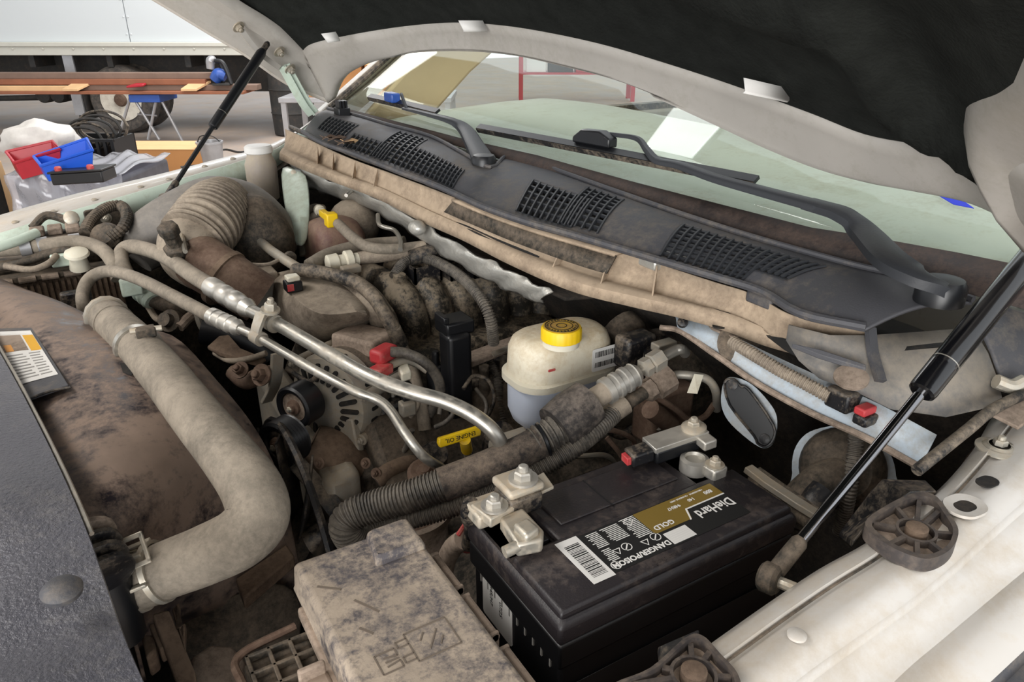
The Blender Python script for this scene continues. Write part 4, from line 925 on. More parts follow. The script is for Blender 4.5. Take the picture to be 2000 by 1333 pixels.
M().strap([P(252, 700, 1.205), P(258, 722, 1.2), P(275, 735, 1.2)], .012, .003, (1, 1, 0)).obj('clamp_tail', MT['alu'], hc)
# lower clamp: open wire style band
p0 = P(288, 1126, 1.131); d2 = (hp[9] - hp[10]).normalized()
hc2 = thing('hose_clamp', 'pale slotted constant tension clamp at the radiator end of the hose', 'clamp', p0 - V(0, 0, .03), 'radiator hose clamps')
for o_ in (-.012, .012): M().lathe(p0 + d2 * (o_ - .003), d2, [(.0285, 0), (.0325, 0), (.0325, .006), (.0285, .006)], 32, caps=False).obj('band', MT['zinc'], hc2)
u = d2.cross(UP).normalized(); w = u.cross(d2)
for ang in (20, 75, 120, 165):
    q = p0 + (u * math.cos(math.radians(ang)) + w * math.sin(math.radians(ang))) * .0325; M(frame(q, d2, u)).cbox((0, 0, 0), (.030, .006, .004)).obj('bridge', MT['zinc'], hc2, bevel=.001)
q = p0 + w * .034 - u * .002 ; TT = frame(P(262, 1078, 1.172), d2, (0, .5, .7))
m = M(TT)
for (x0, y0, x1, y1) in ((-.013, -.015, -.009, .015), (.009, -.015, .013, .015), (-.013, .011, .013, .016), (-.013, -.016, .013, -.011)): m.box((x0, y0, -.0015), (x1, y1, .0015))
m.obj('clamp_ear', MT['zinc'], hc2, bevel=.0008)
rn = thing('radiator_neck', 'black radiator inlet neck behind the lower hose end', 'pipe neck', P(240, 1150, 1.1)); dn_ = (hp[10] - hp[9]).normalized()
M().lathe(hp[10], dn_, [(.025, -.01), (.025, .02), (.031, .022), (.031, .03), (.028, .032), (.028, .06)], 24).obj('neck', MT['black_clean'], rn)
# brown bracket below the radiator neck
bk_ = thing('radiator_bracket', 'dusty brown bracket hanging below the radiator hose end', 'bracket', P(360, 1290, 1.0))
M().prism(PZ([(295, 1200, 1.06), (330, 1190, 1.06), (380, 1310, 1.02), (385, 1345, 1.0), (350, 1345, 1.0)]), (0, 0, -.02)).obj('arm', MT['brown_dusty'], bk_, bevel=.003)
M().prism(PZ([(335, 1190, 1.05), (350, 1175, 1.05), (348, 1225, 1.05), (362, 1215, 1.05), (360, 1265, 1.04)]), (0, 0, -.012)).obj('web', MT['brown_dusty'], bk_, bevel=.002)
M().prism(PZ([(290, 1220, 1.04), (305, 1215, 1.04), (325, 1262, 1.03), (312, 1270, 1.03)]), (0, 0, -.02)).obj('clip', MT['brown_dusty'], bk_, bevel=.002)
M().lathe(P(420, 1325, .95), (.2, -.3, 1), [(.001, -.03), (.035, -.03), (.038, 0), (.03, .02), (.015, .024), (.001, .024)], 8).obj('cap', MT['tan_dusty'], bk_, bevel=.003)
M().prism(PZ([(275, 1240, 1.03), (300, 1240, 1.03), (305, 1270, 1.03), (285, 1285, 1.03)]), (0, 0, -.03)).obj('block', MT['brown_dusty'], bk_, bevel=.003)

# ---- A/C lines
def line(name, label, cat, parts, loc=None, group=None):
    o = thing(name, label, cat, loc if loc is not None else parts[0][2][0], group)
    for (nm, mt, pts, r, n_, kw) in parts: M().tube(pts, r, n_, 8, **kw).obj(nm, MT[mt], o)
    return o
z1 = 1.245
A1 = PZ([(262, 560, 1.19), (240, 520, 1.22), (238, 492, 1.235), (262, 482, 1.245), (320, 500, 1.25), (380, 540, 1.25), (430, 570, 1.248)])
A2 = PZ([(425, 567, 1.248), (478, 602, 1.245), (540, 632, 1.242), (640, 690, 1.232), (720, 735, 1.225), (800, 765, 1.215), (870, 785, 1.205), (930, 815, 1.19), (972, 855, 1.165), (990, 910, 1.12)])
ac = line('suction_line', 'upper thick air conditioning line with grey hose and aluminium pipe', 'pipe', [('hose', 'hose', A1, .0135, 16, {}), ('pipe', 'alu', A2[1:], .0098, 16, {})], A2[3])
def crimp(o, a, b, r):
    d = b - a; L = d.length
    M().lathe(a, d, [(r * .9, 0), (r * 1.12, .001), (r * 1.12, L * .18), (r, L * .2), (r, L * .3), (r * 1.1, L * .32), (r * 1.1, L * .42), (r, L * .44), (r, L * .55), (r * 1.1, L * .57), (r * 1.1, L * .68), (r, L * .7), (r * .95, L * .85), (r * 1.05, L * .87), (r * .7, L)], 20).obj('crimp_sleeve', MT['alu_bright'], o)
crimp(ac, P(412, 560, 1.248), P(492, 608, 1.245), .0145)
B1 = PZ([(172, 628, 1.15), (163, 600, 1.19), (162, 570, 1.21), (178, 542, 1.225), (215, 530, 1.235), (270, 545, 1.24), (340, 580, 1.24), (420, 622, 1.238)])
B2 = PZ([(455, 637, 1.236), (505, 660, 1.232), (560, 692, 1.228), (620, 727, 1.222), (690, 763, 1.21), (735, 780, 1.20), (762, 802, 1.19), (790, 845, 1.17), (825, 890, 1.14), (862, 915, 1.10)])
ac2 = line('liquid_line', 'lower thin air conditioning line running over the alternator', 'pipe', [('hose', 'hose', B1, .0105, 16, {}), ('pipe', 'alu', B2, .0065, 14, {})], B2[3])
crimp(ac2, P(413, 618, 1.238), P(470, 643, 1.235), .012)
M().lathe(P(178, 640, 1.14), P(163, 600, 1.19) - P(178, 640, 1.14), [(.013, -.02), (.015, -.01), (.012, 0), (.016, .008), (.013, .016)], 16).obj('end_fitting', MT['rust'], ac2)
cp = P(517, 628, 1.245); pc = thing('pipe_clamp', 'grey metal clamp bolting the two air conditioning pipes together', 'clamp', cp - V(0, 0, .02))
dd = (A2[3] - A2[2]).normalized()
M().lathe(P(535, 632, 1.242) - dd * .016, dd, [(.0098, 0), (.0135, 0), (.0135, .02), (.0098, .02)], 20).obj('upper_ring', MT['alu_cast'], pc)
M().lathe(P(505, 660, 1.232) - dd * .01, dd, [(.0065, 0), (.0105, 0), (.0105, .018), (.0065, .018)], 20).obj('lower_ring', MT['alu_cast'], pc)
M().strap([P(512, 610, 1.262), P(505, 630, 1.252), P(500, 650, 1.24), P(504, 672, 1.222)], .018, .005, dd).obj('plate', MT['alu_cast'], pc)
M().hexbolt(P(528, 608, 1.262), (.1, -.2, 1), .0085, .014).obj('clamp_bolt', MT['zinc'], pc)

# ---- air filter box, ribbed
ab = thing('air_filter_box', 'black ribbed air filter box at the far left behind the shroud', 'air box', V(-.1, 1.7, .95))
q0 = P(-40, 548, 1.20); q1 = P(190, 523, 1.205); y_ = 1.60
x0 = PY(-60, 560, y_).x; x1 = PY(240, 560, y_).x; zt_ = PY(100, 536, y_).z
M().box((x0, y_, .9), (x1, y_ + .2, zt_)).obj('body', MT['brown_dusty'], ab, bevel=.008)
for k in range(22):
    x = lerp(x0 + .01, x1 - .02, k / 21); M().prism([(x, y_ + .002, .92), (x, y_ - .008, .93), (x, y_ - .008, zt_ - .014), (x, y_ + .002, zt_ - .01)], (.0055, 0, 0)).obj('rib', MT['brown_dusty'], ab)
M().box((x0, y_ - .012, zt_ - .006), (x1 + .01, y_ + .2, zt_ + .006)).obj('lid_flange', MT['dark_dusty'], ab, bevel=.003)
for k in range(6):
    x = lerp(x0 + .04, x1 - .02, k / 5); M().cyl((x, y_ - .014, zt_), (x + .028, y_ - .014, zt_), .006, 10).obj('hinge_clip', MT['tan_dusty'], ab)
M().box((x0, y_ + .02, zt_), (x1 - .02, y_ + .2, zt_ + .03)).obj('lid', MT['dark_dusty'], ab, bevel=.012)
M().box(tuple(P(120, 590, 1.17) - V(.0, .02, .05)), tuple(P(120, 590, 1.17) + V(.05, .0, .02))).obj('latch', MT['black_plastic'], ab, bevel=.004)

# ---- intake duct and bellows
du = thing('intake_duct', 'big dusty grey air intake duct with ribbed bellows', 'intake duct', P(400, 450, 1.15))
M().tube(PZ([(262, 500, 1.20), (300, 467, 1.225), (355, 440, 1.245), (418, 422, 1.255), (468, 430, 1.245), (510, 460, 1.215), (540, 505, 1.17)]), [.042, .06, .07, .082, .082, .074, .05], 28).obj('resonator', mk('resonator', '5e5b58', .5, dust=.6, dcol='9a9288', contrast=1.5, up=.6), du)
M().tube(PZ([(470, 412, 1.26), (490, 440, 1.25), (508, 475, 1.22), (520, 510, 1.17)]), [.04, .066, .07, .055], 24).obj('outlet_bulge', MT['dark_dusty'], du)
M().tube(PZ([(436, 400, 1.29), (418, 418, 1.29), (398, 444, 1.28), (378, 470, 1.265)]), [.052, .058, .060, .058], 36, corr=(.0048, .0125)).obj('bellows', MT['tan_plastic'], du, smooth=25)
M().tube(PZ([(384, 465, 1.265), (372, 482, 1.255), (375, 500, 1.24), (400, 520, 1.23)]), [.056, .057, .054, .048], 28).obj('cuff', MT['tan_plastic'], du)
M().tube(PZ([(392, 512, 1.235), (430, 535, 1.225), (470, 560, 1.205), (510, 585, 1.18)]), [.05, .048, .046, .046], 28).obj('throttle_duct', MT['rust'], du)
dth = (P(470, 560, 1.205) - P(430, 535, 1.225)).normalized()
M().lathe(P(432, 540, 1.222), dth, [(.048, 0), (.053, .001), (.053, .011), (.048, .012)], 28).obj('duct_clamp', MT['brown_dusty'], du)
c = P(338, 470, 1.29); M().lathe(c, (-.2, -.35, .9), [(.02, -.03), (.022, -.012), (.014, -.01), (.014, .012), (.018, .014), (.018, .03), (.013, .034), (.001, .034)], 6).obj('temperature_sensor', MT['dark_dusty'], du, bevel=.002)
M().cyl(P(355, 455, 1.29), P(362, 492, 1.275), .004, 8).obj('sensor_lead', MT['alu_cast'], du)
# throttle body
tbd = thing('throttle_body', 'dirty cast throttle body between the duct and the intake cover', 'throttle', P(510, 570, 1.15))
c = P(505, 560, 1.18)
M().box(tuple(c - V(.03, .04, .05)), tuple(c + V(.04, .03, .02))).obj('housing', MT['alu_cast'], tbd, bevel=.008)
M().box(tuple(P(505, 540, 1.2) - V(.02, .03, .01)), tuple(P(505, 540, 1.2) + V(.03, .03, .012))).obj('connector', MT['tan_plastic'], tbd, bevel=.004)
M().lathe(P(462, 545, 1.21), (0, -.2, 1), [(.009, -.01), (.009, .008), (.004, .012), (.0001, .012)], 10).obj('screw_head', MT['zinc'], tbd)

# ---- breather pipe from duct to intake
bp_ = line('breather_pipe', 'grey breather pipe with pale quick connector leading to the intake cover', 'pipe', [('pipe', 'alu_cast', PZ([(470, 468, 1.24), (500, 468, 1.24), (530, 490, 1.235), (560, 510, 1.23), (592, 530, 1.22)]), .009, 14, {})], P(530, 490, 1.22))
M().lathe(P(432, 472, 1.245), P(480, 466, 1.24) - P(432, 472, 1.245), [(.012, 0), (.016, .002), (.016, .012), (.011, .014), (.011, .03), (.018, .032), (.018, .042), (.012, .044), (.013, .06), (.009, .064)], 16).obj('quick_connector', MT['pe_white'], bp_)
M().tube(PZ([(405, 490, 1.25), (430, 505, 1.24), (475, 515, 1.235), (520, 517, 1.23), (545, 508, 1.23)]), .0035, 8).obj('thin_hose', MT['tan_plastic'], bp_)
M().lathe(P(563, 503, 1.23), P(592, 530, 1.22) - P(530, 490, 1.235), [(.009, 0), (.013, .001), (.013, .008), (.009, .009)], 16).obj('clip_ring', MT['dark_dusty'], bp_)

# ---- intake cover (first plenum)
pc_ = thing('intake_cover', 'rounded tan dust-covered plastic intake cover beside the throttle', 'cover', P(630, 640, 1.05))
r0 = PZ([(528, 560, 1.10), (560, 535, 1.10), (640, 520, 1.10), (700, 560, 1.10), (742, 605, 1.09), (732, 650, 1.08), (612, 674, 1.08), (540, 640, 1.09)])
r1 = PZ([(524, 552, 1.17), (552, 530, 1.175), (625, 522, 1.175), (690, 556, 1.175), (726, 602, 1.165), (720, 640, 1.13), (612, 660, 1.125), (540, 620, 1.14)])
r2 = PZ([(535, 542, 1.20), (560, 529, 1.205), (620, 526, 1.205), (676, 558, 1.20), (712, 604, 1.19), (706, 622, 1.175), (618, 628, 1.175), (552, 588, 1.185)])
r3 = PZ([(560, 545, 1.208), (575, 537, 1.21), (618, 538, 1.21), (660, 562, 1.206), (692, 602, 1.197), (690, 610, 1.192), (625, 612, 1.192), (575, 580, 1.20)])
M().loft([catmull(r, 4, True) for r in (r0, r1, r2, r3)]).obj('cover', MT['tan_plastic'], pc_, smooth=32, bevel=.004)
c = P(572, 555, 1.215); M().box(tuple(c - V(.014, .012, .012)), tuple(c + V(.014, .014, .006))).obj('sensor', MT['black_clean'], pc_, bevel=.002)
M().box(tuple(c + V(-.010, -.008, .006)), tuple(c + V(.012, .014, .015))).obj('sensor_clip', MT['pe_white'], pc_, bevel=.002)
M().box(tuple(c + V(-.013, -.0135, -.008)), tuple(c + V(-.002, -.012, .004))).obj('sensor_lock', MT['red'], pc_)
# second band beside the cover
M().tube(PZ([(640, 545, 1.19), (690, 560, 1.195), (735, 600, 1.18), (750, 650, 1.12), (748, 690, 1.05)]), .022, 16).obj('plenum_band', MT['tan_plastic'], pc_)

# ---- intake manifold with runners
im = thing('intake_manifold', 'black plastic intake manifold with arched dusty runners', 'manifold', P(900, 620, 1.0))
runs = [[(800, 690, 1.04), (812, 650, 1.09), (800, 600, 1.145), (768, 562, 1.17), (720, 540, 1.165)],
        [(850, 690, 1.04), (862, 640, 1.09), (850, 590, 1.145), (820, 552, 1.172), (772, 525, 1.165)],
        [(905, 660, 1.05), (915, 628, 1.09), (902, 578, 1.145), (872, 540, 1.172), (828, 512, 1.165)],
        [(960, 650, 1.05), (968, 615, 1.09), (958, 565, 1.145), (930, 528, 1.172), (885, 500, 1.165)],
        [(1008, 640, 1.05), (1015, 603, 1.09), (1005, 553, 1.145), (978, 518, 1.170), (935, 492, 1.165)],
        [(1050, 635, 1.05), (1056, 598, 1.09), (1045, 548, 1.14), (1020, 512, 1.165), (980, 485, 1.16)]]
mk('runner', '33302b', .42, dust=.5, dcol='9a8b76', dscale=16, contrast=6, up=.9)
for i, r in enumerate(runs):
    M().tube(PZ(r), .0285, 18, 8).obj('runner', MT['runner'], im)
    pts = [p + V(.0275, -.004, .006) for p in catmull(PZ(r), 4)]
    M().tube(pts, .004, 6, smooth=False).obj('seam', MT['runner'], im)
M().loft([[V(.34, 1.12, z) , V(.80, 1.12, z), V(.80, 1.42, z), V(.34, 1.42, z)] for z in (1.03, 1.085)]).obj('plenum', MT['runner'], im, bevel=.03, segs=4)
for k, (x, y, z) in enumerate(((835, 532, 1.20), (905, 525, 1.205), (950, 520, 1.205))):
    c = P(x, y, z); m = M(); m.box(tuple(c - V(.028, .004, .02)), tuple(c + V(.028, 0, .012))); m.box(tuple(c - V(.028, .004, .02)), tuple(c + V(-.024, .05, .012))); m.box(tuple(c + V(.024, -.004, -.02)), tuple(c + V(.028, .05, .012))); m.obj('web_bracket', MT['black_plastic'], im)
for (x, y) in ((780, 540), (945, 500), (990, 545)): M().lathe(P(x, y, 1.2), (0, -.1, 1), [(.012, -.01), (.012, .004), (.008, .006), (.001, .006)], 12).obj('boss', MT['runner'], im)
# tall black filler / bracket in front of the manifold
ot = thing('oil_filler', 'glossy black upright plastic tube in front of the runners', 'filler tube', P(890, 760, .95))
M().box(tuple(P(890, 690, 1.13) - V(.022, .02, .16)), tuple(P(890, 690, 1.13) + V(.022, .02, .04))).obj('tube', MT['black_clean'], ot, bevel=.008, segs=3)
M().box(tuple(P(888, 640, 1.17) - V(.026, .024, .006)), tuple(P(888, 640, 1.17) + V(.026, .024, .018))).obj('head', MT['black_clean'], ot, bevel=.004)
M().box(tuple(P(882, 640, 1.17) + V(-.026, -.026, .018)), tuple(P(882, 640, 1.17) + V(-.016, .01, .03))).obj('tab', MT['black_clean'], ot, bevel=.002)
M().lathe(P(852, 722, 1.09), UP, [(.017, -.1), (.017, .0), (.012, .008), (.007, .01), (.007, .03), (.005, .034), (.0001, .034)], 16).obj('sensor', MT['black_clean'], ot)
# fuel rail
fr_ = thing('fuel_rail', 'dusty steel fuel rail running behind the brake reservoir', 'fuel rail', P(960, 690, 1.08))
M().prism(PZ([(905, 690, 1.10), (1010, 652, 1.10), (1012, 672, 1.10), (910, 712, 1.10)]), (0, 0, -.012)).obj('rail', MT['tan_dusty'], fr_, bevel=.003)
M().prism(PZ([(960, 690, 1.102), (1000, 674, 1.102), (1003, 680, 1.102), (964, 698, 1.102)]), (0, 0, .002)).obj('tag', MT['alu_cast'], fr_)
for (x, y) in ((925, 705), (945, 715), (985, 690)): M().cyl(P(x, y, 1.09), P(x, y, 1.09) - V(0, 0, .06), .009, 12).obj('injector', MT['dark_dusty'], fr_)
# ---- alternator
def px_ax(c, t): return c + V(t, 0, 0)
AX = V(.86, .50, -.04).normalized(); aw = P(640, 785, 1.065); al = thing('alternator', 'dusty cast aluminium alternator with slotted housing', 'alternator', aw - V(-.05, 0, .09))
TA = frame(aw, AX, (-.5, .86, 0)); TAI = TA.inverted(); ac0 = V(0, 0, 0)
R = .080
M(TA).lathe(ac0, (1, 0, 0), [(.018, -.022), (.03, -.02), (.045, -.012), (R * .93, 0), (R, .012), (R, .04), (R * .97, .042)], 40).obj('front_housing', MT['alu_cast'], al)
M(TA).lathe(ac0, (1, 0, 0), [(R * .95, .04), (R * .95, .072)], 40).obj('stator_ring', MT['dark_dusty'], al)
M(TA).lathe(ac0, (1, 0, 0), [(R * .97, .07), (R, .072), (R, .125), (R * .9, .145), (.02, .15), (.001, .15)], 40).obj('rear_housing', MT['alu_cast'], al)
for k in range(22):
    a = k * math.tau / 22; u = V(0, math.cos(a), math.sin(a)); w = V(0, -math.sin(a), math.cos(a))
    M(TA @ frame(ac0 + u * R * .69 + V(-.0115, 0, 0), u + V(.4, 0, 0), w)).prism([(q, s, 0) for q, s in rrect(.030, .0075, .0035, 3)], (0, 0, .0035)).obj('vent_slot', MT['deep_dark'], al)
for k in range(24):
    a = k * math.tau / 24; u = V(0, math.cos(a), math.sin(a)); w = V(0, -math.sin(a), math.cos(a))
    M(TA @ frame(ac0 + u * R * 1.0 + V(.022, 0, 0), (1, 0, 0), w)).prism([(q, s, -.001) for q, s in rrect(.016, .0065, .003, 3)], (0, 0, .0025)).obj('side_slot', MT['deep_dark'], al)
    M(TA @ frame(ac0 + u * R * 1.0 + V(.09, 0, 0), (1, 0, 0), w)).prism([(q, s, -.001) for q, s in rrect(.026, .0065, .003, 3)], (0, 0, .0025)).obj('side_slot', MT['deep_dark'], al)
for a in (40, 160, 215, 280):
    u = V(0, math.cos(math.radians(a)), math.sin(math.radians(a))); M(TA).cyl(ac0 + u * R * 1.07 + V(-.002, 0, 0), ac0 + u * R * 1.07 + V(.11, 0, 0), .009, 12).hexbolt(ac0 + u * R * 1.07 + V(-.002, 0, 0), (-1, 0, 0), .006, .007).obj('through_bolt', MT['alu_cast'], al)
# lower mounting ear with sleeve
e0 = TAI @ P(682, 876, 1.0); m = M(TA); m.cyl(e0, e0 + V(.016, 0, 0), .019, 20); m.prism([e0 + V(0, .018, 0), e0 + V(0, .035, .05), e0 + V(0, -.01, .055), e0 + V(0, -.018, 0)], (.016, 0, 0)); m.obj('mounting_ear', MT['alu_cast'], al, bevel=.003)
M(TA).cyl(e0 + V(.016, 0, 0), e0 + V(.085, 0, 0), .015, 18).obj('mount_sleeve', MT['tan_dusty'], al)
M(TA).hexbolt(e0, (-1, 0, 0), .0095, .011).obj('mount_bolt', MT['zinc'], al)
M(TA).box(tuple(ac0 + V(.06, -.05, .062)), tuple(ac0 + V(.13, .04, .092))).obj('terminal_cover', MT['tan_dusty'], al, bevel=.006)
c = TAI @ P(748, 692, 1.155); M(TA).box(tuple(c - V(.02, .014, .012)), tuple(c + V(.024, .014, .012))).obj('battery_post_boot', MT['red'], al, bevel=.006)
M(TA).box(tuple(TAI @ P(742, 725, 1.14) - V(.015, .012, .008)), tuple(TAI @ P(742, 725, 1.14) + V(.02, .012, .008))).obj('plug_lock', MT['red'], al, bevel=.003)
def pulley(name, label, c, r, w, mt, hub, bolt=True, grooves=False):
    o = thing(name, label, 'pulley', c - V(0, 0, r), 'accessory drive pulleys'); TP = frame(c, AX, (-.5, .86, 0)); c = V(0, 0, 0)
    prof = [(r * .72, -.001), (r * .9, -.003), (r, 0)]
    if grooves:
        for k in range(6): prof += [(r, w * (k + .3) / 6), (r * .95, w * (k + .6) / 6)]
    prof += [(r, w), (r * .8, w + .001), (.001, w)]
    M(TP).lathe(c, (1, 0, 0), [(.001, .004), (r * .3, .004)] + [(r * .68, .006)] + prof, 40).obj('rim', MT[mt], o)
    M(TP).lathe(c, (1, 0, 0), [(.001, .003), (r * .62, .004), (r * .66, .002), (r * .7, .006)], 32).obj('face', MT[hub], o)
    M(TP).lathe(c - V(.002, 0, 0), (1, 0, 0), [(.001, -.006), (r * .18, -.005), (r * .2, 0), (r * .34, .001), (r * .36, .006)], 18).obj('hub', MT['rust'], o)
    M(TP).hexbolt(c - V(.004, 0, 0), (-1, 0, 0), r * .15, .005, False).obj('bolt', MT['zinc'], o)
    return o
pulley('idler_pulley', 'black idler pulley with tan face in front of the alternator', P(572, 797, 1.09), .0345, .034, 'black_clean', 'tan_dusty')
pulley('belt_pulley', 'black grooved pulley below the idler', P(540, 872, 1.045), .038, .034, 'black_clean', 'black_plastic', grooves=True)
# belt
bl_ = [P(548, 770, 1.10), P(540, 830, 1.06), P(510, 870, 1.04), P(515, 905, 1.02), P(570, 910, 1.0), P(620, 985, .96), P(660, 1040, .92)]
tag(M().strap([p + V(.012, 0, 0) for p in PZ([(560, 905, 1.015), (600, 950, .985), (640, 1000, .95), (665, 1050, .91)])], .026, .005, (.95, -.3, 0)).obj('drive_belt', MT['black_rubber']), 'black serpentine belt running down from the grooved pulley', 'belt')
# pump housing below the alternator
pm = thing('coolant_pump', 'brown dirty pump housing below the alternator', 'pump', P(640, 930, .9))
M().tube(PZ([(600, 880, 1.0), (640, 900, .98), (680, 925, .95)]), [.045, .055, .05], 24).obj('housing', MT['brown_dusty'], pm)
M().tube(PZ([(690, 900, .98), (715, 935, .95), (730, 990, .9)]), [.016, .014, .014], 14).obj('outlet', MT['dark_dusty'], pm)
M().prism(PZ([(690, 905, .97), (745, 885, .97), (755, 960, .93), (700, 990, .92)]), (0, 0, -.03)).obj('bracket', MT['dark_dusty'], pm, bevel=.006)
for (x, y, z) in ((715, 905, .995), (735, 925, .985), (625, 905, 1.02)): M().hexbolt(P(x, y, z), (-.6, -.5, .4), .0055, .007).obj('bolt', MT['rust'], pm)
M().tube(PZ([(660, 1010, .95), (690, 990, .95), (720, 980, .95)]), .012, 10).obj('hose_stub', MT['tan_dusty'], pm)
# bracket left of alternator and small parts
br = thing('tensioner_bracket', 'bent steel bracket between the pipe clamp and the idler', 'bracket', P(530, 760, 1.05))
M().strap(PZ([(542, 690, 1.16), (540, 725, 1.13), (535, 755, 1.10), (520, 785, 1.07)]), .022, .006, (1, .4, 0)).obj('arm', MT['alu_cast'], br, bevel=.001)
M().hexbolt(P(512, 733, 1.13), (-.7, -.5, .5), .011, .014).obj('bolt', MT['rust'], br)
M().cyl(P(512, 733, 1.13), P(528, 728, 1.12), .012, 14).obj('spacer', MT['rust'], br)
M().tube(PZ([(455, 725, 1.1), (480, 745, 1.09), (505, 735, 1.1)]), .014, 12).obj('pipe_stub', MT['rust'], br)
M().hexbolt(P(470, 724, 1.12), (-.5, -.5, .7), .009, .012).obj('bolt', MT['rust'], br)
# black hose curving behind pipes, with guard plate
bh = thing('bypass_hose', 'black coolant hose with torn guard under the liquid line', 'hose', P(460, 670, 1.1))
M().tube(PZ([(400, 640, 1.15), (440, 650, 1.14), (490, 670, 1.12), (525, 700, 1.09)]), .03, 18).obj('hose', MT['black_clean'], bh)
M().prism(PZ([(404, 677, 1.14), (440, 645, 1.15), (470, 680, 1.14), (520, 700, 1.13), (505, 712, 1.12), (430, 692, 1.13)]), (0, 0, -.006)).obj('guard', MT['brown_dusty'], bh, bevel=.002)
M().lathe(P(345, 630, 1.15), (-.6, -.6, .5), [(.001, 0), (.018, 0), (.02, .006), (.02, .02), (.012, .022), (.012, .035), (.001, .035)], 18).obj('knob', MT['dark_dusty'], bh)
M().tube(PZ([(350, 640, 1.15), (370, 620, 1.16), (390, 612, 1.16)]), .009, 10).obj('valve_stem', MT['tan_dusty'], bh)
M().tube(PZ([(385, 612, 1.17), (392, 635, 1.15), (405, 655, 1.13)]), .006, 10).obj('lever', MT['alu_cast'], bh)
M().tube(PZ([(290, 600, 1.14), (310, 625, 1.12), (345, 620, 1.13), (358, 598, 1.14)]), .006, 10).obj('thin_hose', MT['tan_plastic'], bh)
# green connector plug left of the liquid line
gp = thing('harness_plug', 'greyish green round connector plug under the air conditioning hoses', 'connector', P(275, 570, 1.15))
M().tube(PZ([(252, 548, 1.19), (272, 568, 1.175), (298, 590, 1.16)]), [.014, .017, .016], 16, corr=(.0012, .012)).obj('body', MT['green_white_paint'], gp)
M().tube(PZ([(298, 588, 1.16), (330, 600, 1.15), (360, 605, 1.14)]), .012, 12).obj('boot', MT['dark_dusty'], gp)
M().box(tuple(P(258, 555, 1.2) - V(.02, .01, .02)), tuple(P(258, 555, 1.2) + V(.015, .01, .01))).obj('latch', MT['green_white_paint'], gp, bevel=.003)

# ---- dipstick
dk = thing('oil_dipstick', 'yellow oil dipstick handle between the two pipes', 'dipstick', P(905, 880, 1.05))
T_ = frame(P(897, 853, 1.12), P(930, 842, 1.12) - P(864, 862, 1.12), (0, .3, 1))
M(T_).prism([(-.031, -.007, -.004), (.031, -.007, -.004), (.033, 0, -.004), (.031, .007, -.004), (-.031, .007, -.004), (-.033, 0, -.004)], (0, 0, .008)).obj('handle', MT['yellow'], dk, bevel=.002)
m = M(); text_mesh(m, 'ENGINE OIL', T_ @ Matrix.Translation((0, 0, .0043)) @ Matrix.Rotation(math.pi, 4, 'Z'), .0085); m.obj('lettering', MT['ink'], dk)
M().cyl(P(908, 860, 1.115), P(912, 880, 1.09), .008, 12).obj('collar', MT['yellow'], dk)
M().cyl(P(912, 878, 1.09), P(930, 980, .95), .006, 10).obj('tube', MT['alu_cast'], dk)
# ---- brake fluid reservoir
bc = P(1092, 700, 1.175); bc = V(bc.x, bc.y, 0)
br_ = thing('brake_reservoir', 'translucent white brake fluid reservoir with yellow cap', 'reservoir', V(bc.x, bc.y, 1.06))
def lobe(z, w, h, dx=0, r=.04): return [V(bc.x + dx + x, bc.y + y, z) for x, y in rrect(w, h, min(r, h / 2 - .001), 7)]
zt_ = 1.222
M().loft([lobe(zt_ - .062, .160, .098), lobe(zt_ - .02, .156, .095), lobe(zt_ - .008, .148, .088), lobe(zt_ - .002, .134, .075), lobe(zt_, .11, .05, r=.024)]).obj('upper_shell', MT['pe_lid'], br_, smooth=70)
M().loft([lobe(zt_ - .070, .160, .098), lobe(zt_ - .070, .170, .108), lobe(zt_ - .060, .170, .108), lobe(zt_ - .058, .160, .098)]).obj('flange', MT['pe_white'], br_, smooth=50)
M().loft([lobe(zt_ - .165, .055, .05, -.02, .02), lobe(zt_ - .145, .085, .07, -.02, .03), lobe(zt_ - .135, .135, .088, -.006), lobe(zt_ - .118, .154, .094, -.002), lobe(zt_ - .07, .158, .096)]).obj('lower_shell', MT['pe_blue'], br_, smooth=70)
cc = P(1096, 662, zt_ + .006); cc = V(cc.x, cc.y, zt_)
M().lathe(cc, UP, [(.026, -.003), (.026, .006), (.022, .008), (.001, .008)], 28).obj('neck', MT['pe_white'], br_)
cap = M().lathe(cc + V(0, 0, .006), UP, [(.027, 0), (.0285, .001), (.0285, .016), (.027, .019), (.020, .0195), (.019, .0175), (.012, .0175), (.011, .019), (.001, .019)], 60, mod=lambda i, k: 1.02 if (k in (0, 1, 2) and i % 3 == 0) else 1).obj('cap', MT['yellow'], br_)
M().lathe(cc + V(0, 0, .0255), UP, [(.0005, 0), (.0255, 0), (.0255, .0004), (.0005, .0006)], 30).obj('cap_disc', mk('cap_top', 'c9a31c', .5, dust=.6, dcol='9c7a4c', contrast=3, dscale=60), cap)
m = M()
for r_ in (.0235, .016, .0075):
    m.lathe(cc + V(0, 0, .026), UP, [(r_, 0), (r_, .0006), (r_ - .0008, .0006), (r_ - .0008, 0)], 30, caps=False)
for k in range(26):
    a = k * math.tau / 26; text_mesh(m, 'WARNINGCLEANFILLERCAPDOT3 '[k], frame(cc + V(.0198 * math.cos(a), .0198 * math.sin(a), .0262), V(math.sin(a), -math.cos(a), 0), V(math.cos(a), math.sin(a), 0)), .0048) if k < 25 else None
m.obj('cap_print', MT['ink'], cap)
